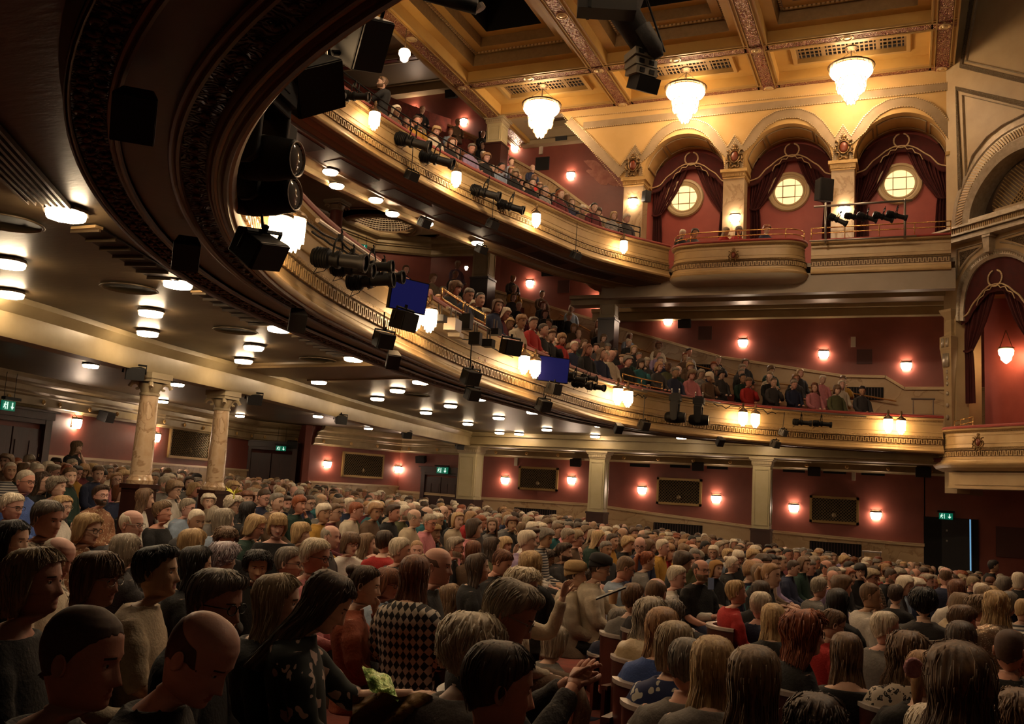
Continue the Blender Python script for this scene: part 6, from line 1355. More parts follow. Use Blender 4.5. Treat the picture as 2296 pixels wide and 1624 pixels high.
def cloth_mesh(arm='lap', male=1., sleeve=1., neckz=1.045, hi=True, coat=False, bare=False):
    n = 36 if hi else 20; ph = phis(n); tw = .92 if male < 1 else 1.; inf = .023 if not coat else .034
    rings = [r for r in TZ if r[0] <= neckz]+[(.40, .19, .15, .14, .03)]; T = torso_pt(ph, rings, inf, tw)
    if not bare:
        T0 = T[0].copy(); T0[:, 2] += .012; T0[:, :2] *= .86 if neckz < 1.03 else .97; T0c = T[0].copy(); T = np.concatenate([[T0*[.97, .95, 1]-[0, 0, .02]], [T0], T])
    w_ = .004*np.sin(ph*5+1)[None, :]*np.sin(np.arange(len(T))*1.3)[:, None]; T[:, :, 0] += w_; T[:, :, 1] += w_*.6
    mb = MB(); mb.grid(T, 0, closev=True, capu=True)
    for k, pth in enumerate(arm_paths(arm)):
        P = smooth_path(pth, 17); P[:, 1] *= tw; m = max(3, int(17*(.32+.60*sleeve))) if sleeve < 1 else 16
        r = np.interp(np.linspace(0, 1, 17), [0, .17, .5, .62, .9, 1], [.048, .072, .062, .058, .045, .045])*(.92 if male < 1 else 1)+(.012 if coat else 0); r = r*(1+.05*np.sin(np.arange(17)*2.3))
        P = P[:m]; mb.tube(np.vstack([P, P[-1:]+(P[-1]-P[-2])*.05]), np.r_[r[:m], r[m-1]*.8], 14 if hi else 9)
    # lap of skirt or trousers
    return mb
def legs_mesh(hi=False):
    mb = MB()
    for s in (-1, 1): mb.tube([(.0, s*.09, .50), (.25, s*.11, .535), (.44, s*.12, .51), (.485, s*.12, .40), (.46, s*.12, .22), (.44, s*.12, .08)], [.10, .095, .078, .07, .064, .062], 8)
    for s in (-1, 1): mb.tube([(.40, s*.12, .045), (.50, s*.13, .04), (.62, s*.135, .03)], [.05, .05, .035], 6, 1)
    return mb
def sm(t): t = np.clip(t, 0, 1); return t*t*(3-2*t)
def hair_mesh(style, hi=True, seed=0):
    """hair in head coordinates (head centre origin)"""
    rs = np.random.RandomState(seed); n = 72 if hi else 22; ph = np.linspace(-math.pi, math.pi, n, endpoint=False); a = np.abs(ph); nr = 22 if hi else 9
    st = {'short': (.072, .035, -.035, -.075, .014), 'crop': (.076, .03, -.03, -.07, .0035), 'quiff': (.074, .03, -.03, -.07, .017), 'receding': (.108, .055, -.02, -.07, .007), 'bald': (.02, .02, -.015, -.065, .0015), 'bob': (.075, -.095, -.12, -.125, .021), 'fringe': (.026, -.10, -.125, -.125, .021), 'long': (.078, -.24, -.37, -.40, .017), 'longfringe': (.03, -.24, -.37, -.40, .017), 'curly': (.07, -.02, -.05, -.09, .030), 'perm': (.066, -.015, -.045, -.09, .033), 'curlylong': (.07, -.18, -.24, -.27, .034), 'pixie': (.045, .0, -.04, -.085, .020), 'pony': (.078, .02, -.03, -.07, .012), 'bun': (.078, .02, -.03, -.065, .012), 'scarf': (.07, -.11, -.16, -.18, .018), 'hat': (.055, .03, .01, -.03, .020), 'wavy': (.078, -.2, -.30, -.33, .024)}[style]
    zf, zs_, ze, zb, th = st
    low = np.interp(a, [0, .75, 1.15, 1.45, 1.8, math.pi], [zf, zf-.006, zf*.62+zs_*.12 if style not in ('short', 'crop', 'quiff', 'receding', 'pixie', 'pony', 'bun', 'hat', 'bald') else zf*.6, zs_*.75, ze, zb])
    top = .1225
    strand = rs.rand(64); V = []
    fr_ = np.interp((ph+math.pi)/(2*math.pi)*63, range(64), strand)-.5
    lo2 = low+(.012*(fr_) if style not in ('hat', 'scarf') else 0)
    for i in range(nr):
        t = i/(nr-1); z = top+(lo2-top)*(t**1.15)
        zz = np.clip(z, -.075, .1225); x, y, _ = head_pt(ph, zz)
        xb = np.interp(-zz, -HZ, HB); 
        if style in ('short', 'crop', 'quiff', 'receding', 'pixie', 'pony', 'bun', 'bald', 'hat'): fx = 1.
        # smooth out the face relief under the fringe
        x = np.where(np.cos(ph) > 0, np.minimum(x, np.interp(-zz, -HZ, HF)*np.abs(np.cos(ph))**.88+.004), x)
        rr = np.hypot(x, y)+1e-6; ux, uy = x/rr, y/rr
        below = np.clip(-(z+.06), 0, 1)     # hanging part below the jaw
        T_ = th*sm(t*3+.35)*(1 if t < .97 else .55)
        if style in ('crop', 'receding', 'bald'): T_ = th*(1-t**3)+.001
        elif style in ('short', 'quiff', 'pixie', 'pony', 'bun'): T_ = th*sm(t*3+.35)*np.where(a < 1.5, 1-.75*t**3, 1-.55*t**4)
        if style == 'quiff': T_ = T_+.020*np.clip(np.cos(ph), 0, 1)*G(t, .6, .4)
        if style in ('bob', 'fringe'): T_ = T_+.012*G(z, -.06, .05)
        if style == 'scarf': T_ = T_+.004
        rough = 0
        if style in ('curly', 'perm', 'curlylong'):
            fq = 9 if style == 'perm' else 7; rough = .0085*np.sin(ph*fq+i*1.9+seed)*np.sin(i*.95+ph*3)+.006*(rs.rand(n)-.5)
        elif style == 'wavy': rough = .006*np.sin(i*.9+ph*3)+.003*np.sin(ph*17)
        elif style not in ('hat', 'scarf'): rough = (.0022*np.sin(ph*19+seed)+.0018*np.sin(ph*31+i*.15)) if th > .008 else 0
        r2 = rr+T_+rough*(t > .04)
        # long hair drapes outwards over the shoulders and back
        gr = np.minimum(below*(3.2 if style in ('long', 'longfringe') else 4. if style in ('curlylong', 'wavy') else .6), .42)*(1-.5*np.clip(below-.16, 0, 1)/.2)
        px_ = ux*r2; py_ = uy*r2
        px_ = px_-below*.22*(np.cos(ph) < .2); py_ = py_*(1+gr)
        if below.max() > 0: px_ = np.where(a > 2.2, np.minimum(px_, -.075-below*.22), px_)
        zt = z+T_*np.clip(1-t*4, 0, 1)*1.0+(.004 if style != 'bald' else .002)*(1-t)
        if style == 'quiff': zt = zt+.012*np.clip(np.cos(ph), 0, 1)*G(t, .45, .3)
        V.append(np.stack([px_, py_, zt], 1))
    V = np.array(V); V[0] = V[0].mean(0)*.97+V[0]*.03
    if style in ('receding', 'bald'):   # side and back band only, feathered into the skin
        m = 96 if hi else 26; pb = np.linspace(1.12, 2*math.pi-1.12, m); ab = np.minimum(pb, 2*math.pi-pb)
        zc = .075 if style == 'receding' else .045; zt = zc+.030*sm((ab-1.5)/1.2)-.05*(1-sm((ab-1.12)/.35)); zl = np.interp(ab, [1.12, 1.45, 1.8, math.pi], [.0, zs_-.02, ze, zb])+.004*np.sin(pb*11)
        k = 14 if hi else 6; L = []; ft = sm((ab-1.12)/.25)
        for i in range(k):
            t = i/(k-1); z = zt+(zl-zt)*t; x, y, _ = head_pt(pb, np.clip(z, -.075, .12)); r = np.hypot(x, y); T_ = (th*np.sin(math.pi*min(max(t, .0), 1))**.6+.0006)*ft+.0004+.0012*np.sin(pb*37+i)*(th > .003)*ft*math.sin(math.pi*t); L.append(np.stack([x*(1+T_/r), y*(1+T_/r), z], 1))
        mb = MB(); mb.grid(np.array(L)); return mb
    tuck = []
    for dz, k in ((-.002, .55), (.004, .12)):      # tuck the rim back to the head
        z = np.clip(lo2, -.075, .12); x, y, _ = head_pt(ph, z); inner = np.stack([x*.97, y*.97, lo2+dz], 1); q = V[-1]*k+inner*(1-k)
        if lo2.min() < -.08: m_ = (lo2 < -.08)[:, None]; q = np.where(m_, V[-1]*(.9 if k > .3 else .72)*[1, 1, 1]+[0, 0, .0], q); q[:, 2] = lo2+(.002 if k > .3 else .02)
        tuck.append(q)
    mb = MB(); mb.grid(np.concatenate([V, tuck]), 0, closev=True)
    mb.f.append(tuple(range(n))[::-1]); mb.m.append(0)
    # inner face for hanging hair
    if lo2.min() < -.09:
        L = []
        for i in range(nr//2, nr): q = V[i].copy(); q[:, :2] *= .80; L.append(q)
        mb.grid(np.array(L)[::-1], 0, closev=True)
    if style == 'pony':
        mb.tube([(-.095, 0, .05), (-.14, 0, .06), (-.165, 0, .0), (-.15, 0, -.10), (-.135, 0, -.2)], [.02, .026, .034, .03, .01], 10 if hi else 6)
    if style == 'bun': mb.ball((-.10, 0, .085), .045, 10, 7, 0, (1, 1.1, .9))
    if style == 'hat': mb.lathe([(.118, .052), (.122, .07), (.112, .12), (.07, .146), (.01, .152)], (-.006, 0, 0), n)
    if hi and style not in ('hat', 'scarf', 'crop'):
        # loose locks following the surface
        k = 130 if style not in ('short', 'quiff', 'pony', 'bun') else 80
        for q in range(k):
            j = rs.randint(n); i0 = rs.randint(1, nr//2); i1 = nr-1; js = (j+np.arange(i1-i0+1)*rs.uniform(-.25, .25)).astype(int) % n
            pts = np.array([V[i, jj] for i, jj in zip(range(i0, i1+1, 3), js[::3])]); 
            if len(pts) < 3: continue
            o = pts.copy(); o[:, 2] = 0; o /= (np.linalg.norm(o, axis=1)[:, None]+1e-6); pts = pts+o*.0025; pts[-1] += rs.uniform(-.007, .007, 3)
            if style in ('curly', 'perm', 'curlylong', 'wavy'): pts = pts+o*(rs.uniform(0, .012))+rs.uniform(-.006, .006, pts.shape)
            w = .0028 if style not in ('curly', 'perm', 'curlylong') else .005
            mb.tube(pts, np.linspace(w, w*.3, len(pts)), 3)
    return mb
def glasses_mesh():
    mb = MB()
    for s in (-1, 1):
        c = np.array([.099, s*.033, -.002]); pts = [c+np.array([-.006*abs(math.cos(t))*(.7 if math.cos(t)*s > 0 else 0), s*0+.026*math.cos(t), .019*math.sin(t)]) for t in np.linspace(0, 2*math.pi, 13)]; mb.tube(pts, .0022, 5)
        mb.tube([(.092, s*.060, .006), (.06, s*.078, .006), (.0, s*.082, .005), (-.02, s*.083, -.008)], .002, 5)
    mb.tube([(.101, -.009, .002), (.106, 0, .006), (.101, .009, .002)], .002, 5); return mb
def beard_mesh(goatee=False):
    ph = np.linspace(-1.75, 1.75, 31) if not goatee else np.linspace(-.55, .55, 13); zs = np.linspace(-.05, -.125, 12)
    L = []
    for i, z in enumerate(zs):
        zz = np.maximum(z, -.112); top = np.where(np.abs(ph) > .9, .02*(np.abs(ph)-.9)/.85*(1-i/11.), 0); x, y, _ = head_pt(ph, np.full(len(ph), zz)); k = 1+.0
        r = np.hypot(x, y); T_ = .008*np.clip((i+.2)/2, 0, 1)+.002*np.sin(ph*23+i); m = (np.abs(ph) < .3)*G(z, -.072, .008); L.append(np.stack([x*(1+(T_-m*.012)/r), y*(1+T_/r), z+top+(-.004 if i == 11 else 0)], 1))
    mb = MB(); mb.grid(np.array(L)); return mb
# ---- materials for people
def strandmat(name, c1, c2, rough=.55):
    m = bpy.data.materials.new(name); m.use_nodes = True; nt = m.node_tree; b = nt.nodes['Principled BSDF']; tc = nt.nodes.new('ShaderNodeTexCoord'); mp = nt.nodes.new('ShaderNodeMapping'); mp.inputs['Scale'].default_value = (75, 75, 5)
    n = nt.nodes.new('ShaderNodeTexNoise'); n.inputs['Scale'].default_value = 1.; n.inputs['Detail'].default_value = 3; r = nt.nodes.new('ShaderNodeValToRGB'); r.color_ramp.elements[0].position = .35; r.color_ramp.elements[1].position = .68
    r.color_ramp.elements[0].color = (*c2, 1); r.color_ramp.elements[1].color = (*c1, 1); bp = nt.nodes.new('ShaderNodeBump'); bp.inputs['Strength'].default_value = .5; bp.inputs['Distance'].default_value = .004
    L = nt.links.new; L(tc.outputs['Object'], mp.inputs[0]); L(mp.outputs[0], n.inputs[0]); L(n.outputs[0], r.inputs[0]); L(r.outputs[0], b.inputs['Base Color']); L(n.outputs[0], bp.inputs['Height']); L(bp.outputs[0], b.inputs['Normal']); b.inputs['Roughness'].default_value = rough; return m
HAIRC = {'black': ((.022, .016, .013), (.008, .006, .005)), 'dark brown': ((.085, .048, .028), (.035, .02, .012)), 'brown': ((.20, .11, .055), (.09, .048, .024)), 'light brown': ((.27, .17, .09), (.13, .075, .04)), 'auburn': ((.21, .075, .03), (.09, .028, .012)), 'red': ((.36, .10, .03), (.16, .035, .012)), 'blonde': ((.62, .43, .21), (.33, .2, .09)), 'ash blonde': ((.46, .35, .21), (.24, .17, .10)), 'white': ((.86, .75, .58), (.56, .46, .34)), 'grey': ((.46, .38, .28), (.22, .175, .13)), 'dark grey': ((.25, .21, .17), (.12, .10, .08)), 'lavender grey': ((.50, .42, .44), (.3, .25, .27)), 'strawberry': ((.46, .26, .12), (.25, .13, .06))}
HM = {k: strandmat('hair_'+k.replace(' ', '_'), *v) for k, v in HAIRC.items()}
HM['tan cloth'] = mat('tan_wool', (.42, .28, .13), .9, 0, (.34, .21, .09), 60, .3, 200); HM['black cloth'] = mat('black_wool', (.015, .013, .013), .9); HM['cream cloth'] = mat('cream_wool', (.6, .52, .4), .9); HM['yellow cloth'] = mat('yellow_cap', (.55, .34, .03), .8); HM['ginger cloth'] = mat('ginger_scarf', (.33, .17, .05), .8); HM['blue cloth'] = mat('blue_scarf', (.02, .05, .25), .8)
def skinmat(name, c):
    m = mat(name, c, .48, 0, tuple(v*.86 for v in c), 22, .05, 120, spec=.35); b = m.node_tree.nodes['Principled BSDF']; b.inputs['Subsurface Weight'].default_value = .0; return m
HM['stubble'] = mat('stubble', (.13, .065, .045), .7, 0, (.10, .05, .035), 90); HM['stubble dark'] = mat('stubble_dark', (.10, .055, .038), .7, 0, (.065, .036, .026), 90)
SK = {'fair': skinmat('skin_fair', (.72, .46, .34)), 'pink': skinmat('skin_pink', (.74, .42, .33)), 'ruddy': skinmat('skin_ruddy', (.62, .31, .22)), 'tan': skinmat('skin_tan', (.50, .29, .18)), 'olive': skinmat('skin_olive', (.55, .34, .21)), 'brown': skinmat('skin_brown', (.20, .10, .055)), 'deep': skinmat('skin_deep', (.10, .048, .028))}
EYEW = mat('eye_white', (.62, .56, .50), .3); EYED = mat('eye_dark', (.02, .014, .01), .25); LIP = mat('lip_skin', (.44, .17, .13), .45); BROWH = mat('brow_hair', (.09, .055, .035), .8)
CLC = {'black': (.010, .009, .009), 'charcoal': (.045, .04, .04), 'navy': (.014, .02, .055), 'dark green': (.01, .035, .022), 'grey': (.17, .155, .14), 'white': (.70, .64, .56), 'cream': (.62, .52, .38), 'beige': (.46, .36, .24), 'red': (.42, .018, .016), 'burgundy': (.12, .012, .018), 'pink': (.55, .20, .22), 'light blue': (.27, .34, .44), 'blue': (.05, .10, .32), 'orange': (.80, .22, .02), 'rust': (.30, .07, .03), 'mustard': (.46, .24, .03), 'brown': (.13, .075, .04), 'teal': (.02, .13, .15), 'lilac': (.33, .24, .38), 'olive': (.10, .10, .04)}
CM = {k: mat('cloth_'+k.replace(' ', '_'), v, .85, 0, tuple(q*.78 for q in v), 14, .25, 60) for k, v in CLC.items()}
def pattern(name, base, fg, kind, scale, rough=.8):
    m = bpy.data.materials.new(name); m.use_nodes = True; nt = m.node_tree; b = nt.nodes['Principled BSDF']; b.inputs['Roughness'].default_value = rough; tc = nt.nodes.new('ShaderNodeTexCoord'); L = nt.links.new; r = nt.nodes.new('ShaderNodeValToRGB'); r.color_ramp.interpolation = 'CONSTANT'
    e = r.color_ramp.elements; e[0].position = 0; e[0].color = (*fg, 1); e[1].position = .5; e[1].color = (*base, 1)
    if kind in ('floral', 'blobs'):
        nz = nt.nodes.new('ShaderNodeTexNoise'); nz.inputs['Scale'].default_value = scale*.8; ad = nt.nodes.new('ShaderNodeVectorMath'); ad.operation = 'MULTIPLY_ADD'; ad.inputs[1].default_value = (.16, .16, .16); L(tc.outputs['Object'], nz.inputs[0]); L(nz.outputs[1], ad.inputs[0]); L(tc.outputs['Object'], ad.inputs[2])
        v = nt.nodes.new('ShaderNodeTexVoronoi'); v.inputs['Scale'].default_value = scale; L(ad.outputs[0], v.inputs[0]); L(v.outputs[0], r.inputs[0]); e[1].position = .36 if kind == 'floral' else .30
        if kind == 'floral': k = e.new(.10); k.color = (*base, 1); k = e.new(.16); k.color = (*fg, 1)
    elif kind == 'stripe':
        w = nt.nodes.new('ShaderNodeTexWave'); w.inputs['Scale'].default_value = scale; w.bands_direction = 'Z' ; L(tc.outputs['Object'], w.inputs[0]); L(w.outputs[1], r.inputs[0])
    elif kind == 'vstripe':
        w = nt.nodes.new('ShaderNodeTexWave'); w.inputs['Scale'].default_value = scale; w.bands_direction = 'Y'; L(tc.outputs['Object'], w.inputs[0]); L(w.outputs[1], r.inputs[0])
    elif kind == 'check':
        w = nt.nodes.new('ShaderNodeTexChecker'); w.inputs['Scale'].default_value = scale; mp = nt.nodes.new('ShaderNodeMapping'); mp.inputs['Rotation'].default_value = (.785, 0, 0); mp.inputs['Scale'].default_value = (.001, 1, .7); L(tc.outputs['Object'], mp.inputs[0]); L(mp.outputs[0], w.inputs[0]); L(w.outputs[1], r.inputs[0])
    elif kind == 'sequin':
        v = nt.nodes.new('ShaderNodeTexVoronoi'); v.inputs['Scale'].default_value = scale; L(tc.outputs['Object'], v.inputs[0]); L(v.outputs[0], r.inputs[0]); e[1].position = .3; b.inputs['Metallic'].default_value = .8; b.inputs['Roughness'].default_value = .3
    L(r.outputs[0], b.inputs['Base Color']); return m
CM.update({'dark floral': pattern('cloth_dark_floral', (.008, .012, .010), (.50, .36, .30), 'blobs', 13), 'white floral': pattern('cloth_white_floral', (.62, .54, .44), (.015, .013, .012), 'floral', 19), 'navy floral': pattern('cloth_navy_floral', (.008, .018, .09), (.60, .58, .50), 'blobs', 11), 'diamond knit': pattern('cloth_diamond_knit', (.012, .01, .01), (.55, .48, .40), 'check', 34), 'striped': pattern('cloth_striped', (.05, .05, .06), (.5, .46, .4), 'stripe', 9), 'check': pattern('cloth_check', (.12, .09, .06), (.42, .34, .25), 'check', 50), 'brown pattern': pattern('cloth_brown_pattern', (.24, .10, .045), (.50, .36, .22), 'blobs', 24), 'sequins': pattern('cloth_sequins', (.35, .25, .18), (.9, .8, .65), 'sequin', 70), 'satin': mat('cloth_satin', (.55, .44, .27), .35, 0, (.44, .33, .19), 9, .4, 16)})
PAL_H = list(HAIRC); 
def share(mb, name, mats, smooth=True):
    me = bpy.data.meshes.new(name); me.from_pydata(np.vstack(mb.v).tolist(), [], mb.f)
    for m in mats: me.materials.append(m)
    if any(mb.m): me.polygons.foreach_set('material_index', mb.m)
    me.polygons.foreach_set('use_smooth', [smooth]*len(mb.f)); me.update(); return me
_cache = {}
def remeshed(me, vox):
    b_ = bmesh.new(); b_.from_mesh(me); bmesh.ops.recalc_face_normals(b_, faces=b_.faces); b_.to_mesh(me); b_.free()
    o = bpy.data.objects.new('tmp', me); COL.objects.link(o); m = o.modifiers.new('r', 'REMESH'); m.mode = 'VOXEL'; m.voxel_size = vox; s_ = o.modifiers.new('s', 'SMOOTH'); s_.iterations = 4; s_.factor = .5
    dg = bpy.context.evaluated_depsgraph_get(); m2 = bpy.data.meshes.new_from_object(o.evaluated_get(dg)); m2.name = me.name; m2.materials.clear()
    for q in me.materials: m2.materials.append(q)
    m2.polygons.foreach_set('material_index', [0]*len(m2.polygons)); m2.polygons.foreach_set('use_smooth', [True]*len(m2.polygons)); bpy.data.objects.remove(o); return m2
def mesh_for(key, fn, mats):
    if key not in _cache:
        _cache[key] = share(fn(), key[0], mats)
        if key[0] == 'cloth' and key[3]: _cache[key] = remeshed(_cache[key], .012)
    return _cache[key]
def part(name, me, parent, m=None, mtx=None):
    o = bpy.data.objects.new(name, me); COL.objects.link(o); o.parent = parent
    if mtx is not None: o.matrix_local = mtx
    if m is not None: o.material_slots[0].link = 'OBJECT'; o.material_slots[0].material = m
    return o
def q_(v, step): return round(v/step)*step
def make_person(head, face, body, h, hair, hc, cloth, skin='fair', male=1, arm='lap', turnmax=1.2, pitch=0., glasses=None, beard=None, sleeve=1., label='', group=None, hi=True, coat=False, scale=1., seed=0, legs=True, bare=False, collar=None, roll=0.):
    """head = world position of head centre; face/body = horizontal unit directions"""
    yb = yaw_of(body); tr = yaw_of(face)-yb; tr = (tr+math.pi) % (2*math.pi)-math.pi
    if abs(tr) > turnmax: yb += tr-math.copysign(turnmax, tr); tr = math.copysign(turnmax, tr)
    st = .12 if hi else .3; tr2 = q_(tr, st); pi2 = q_(pitch, .1 if hi else .2); key = (arm, male, hi)
    bk = ('body', tr2, pi2, arm, male, hi, q_(roll, .15))
    me = mesh_for(bk, lambda: person_body(tr2, pi2, 1. if male else .9, arm, True, hi, q_(roll, .15))[0], [SK['fair'], EYEW, EYED, LIP, BROWH])
    R_ = rotm(tr2, pi2, q_(roll, .15)); off = np.array([.035, 0, HEADZ])
    hc_loc = NECK+off-R_ @ NECK      # head centre in body space
    s = scale; cb, sb = math.cos(yb), math.sin(yb)
    o = bpy.data.objects.new('person', me); COL.objects.link(o); o.material_slots[0].link = 'OBJECT'; o.material_slots[0].material = SK[skin]
    wx = cb*hc_loc[0]-sb*hc_loc[1]; wy = sb*hc_loc[0]+cb*hc_loc[1]
    o.location = (head[0]-wx*s, head[1]-wy*s, head[2]-hc_loc[2]*s); o.rotation_euler = (0, 0, yb); o.scale = (s, s, s)
    Mh = Matrix.Identity(4)
    for i in range(3):
        for j in range(3): Mh[i][j] = R_[i, j]
        Mh[i][3] = hc_loc[i]
    sd = seed % 3 if hi else 0
    hme = mesh_for(('hair', hair, hi, sd), lambda: hair_mesh(hair, hi, sd), [HM['brown']]); ho = part('hat' if hair == 'hat' else 'headscarf' if hair == 'scarf' else 'hair', hme, o, HM[hc], Mh)
    if hair == 'hat': part('hair', mesh_for(('hair', 'short', hi, sd), lambda: hair_mesh('short', hi, sd), [HM['brown']]), o, HM['dark brown'], Mh)
    nz = 1.045 if collar != 'low' else 1.0
    cme = mesh_for(('cloth', arm, male, hi, sleeve, coat, nz, bare), lambda: cloth_mesh(arm, 1. if male else .9, sleeve, nz, hi, coat, bare), [CM['black']]); part('jacket' if coat else 'top', cme, o, CM[cloth])
    if legs: lg = part('trousers', mesh_for(('legs',), legs_mesh, [CM['charcoal'], CM['black']]), o, CM[('charcoal', 'navy', 'black', 'brown')[seed % 4]])
    if glasses: part('glasses', mesh_for(('glasses',), glasses_mesh, [BLACK]), o, STEEL if glasses == 'thin' else BLACKP, Mh)
    if beard: part('beard', mesh_for(('beard', beard == 'goatee'), lambda: beard_mesh(beard == 'goatee'), [HM['brown']]), o, HM[beard if beard != 'goatee' else 'white'], Mh)
    tag(o, label, 'person', group); return o
# ================================================================== AUDIENCE
FOC = np.array([9., 13.5])
def face_dir(a): a = math.radians(a); return RGT*math.cos(a)-FWD*math.sin(a)
def to_stage(P): v = np.array([FOC[0]-P[0], FOC[1]-P[1], 0]); return nrm(v)
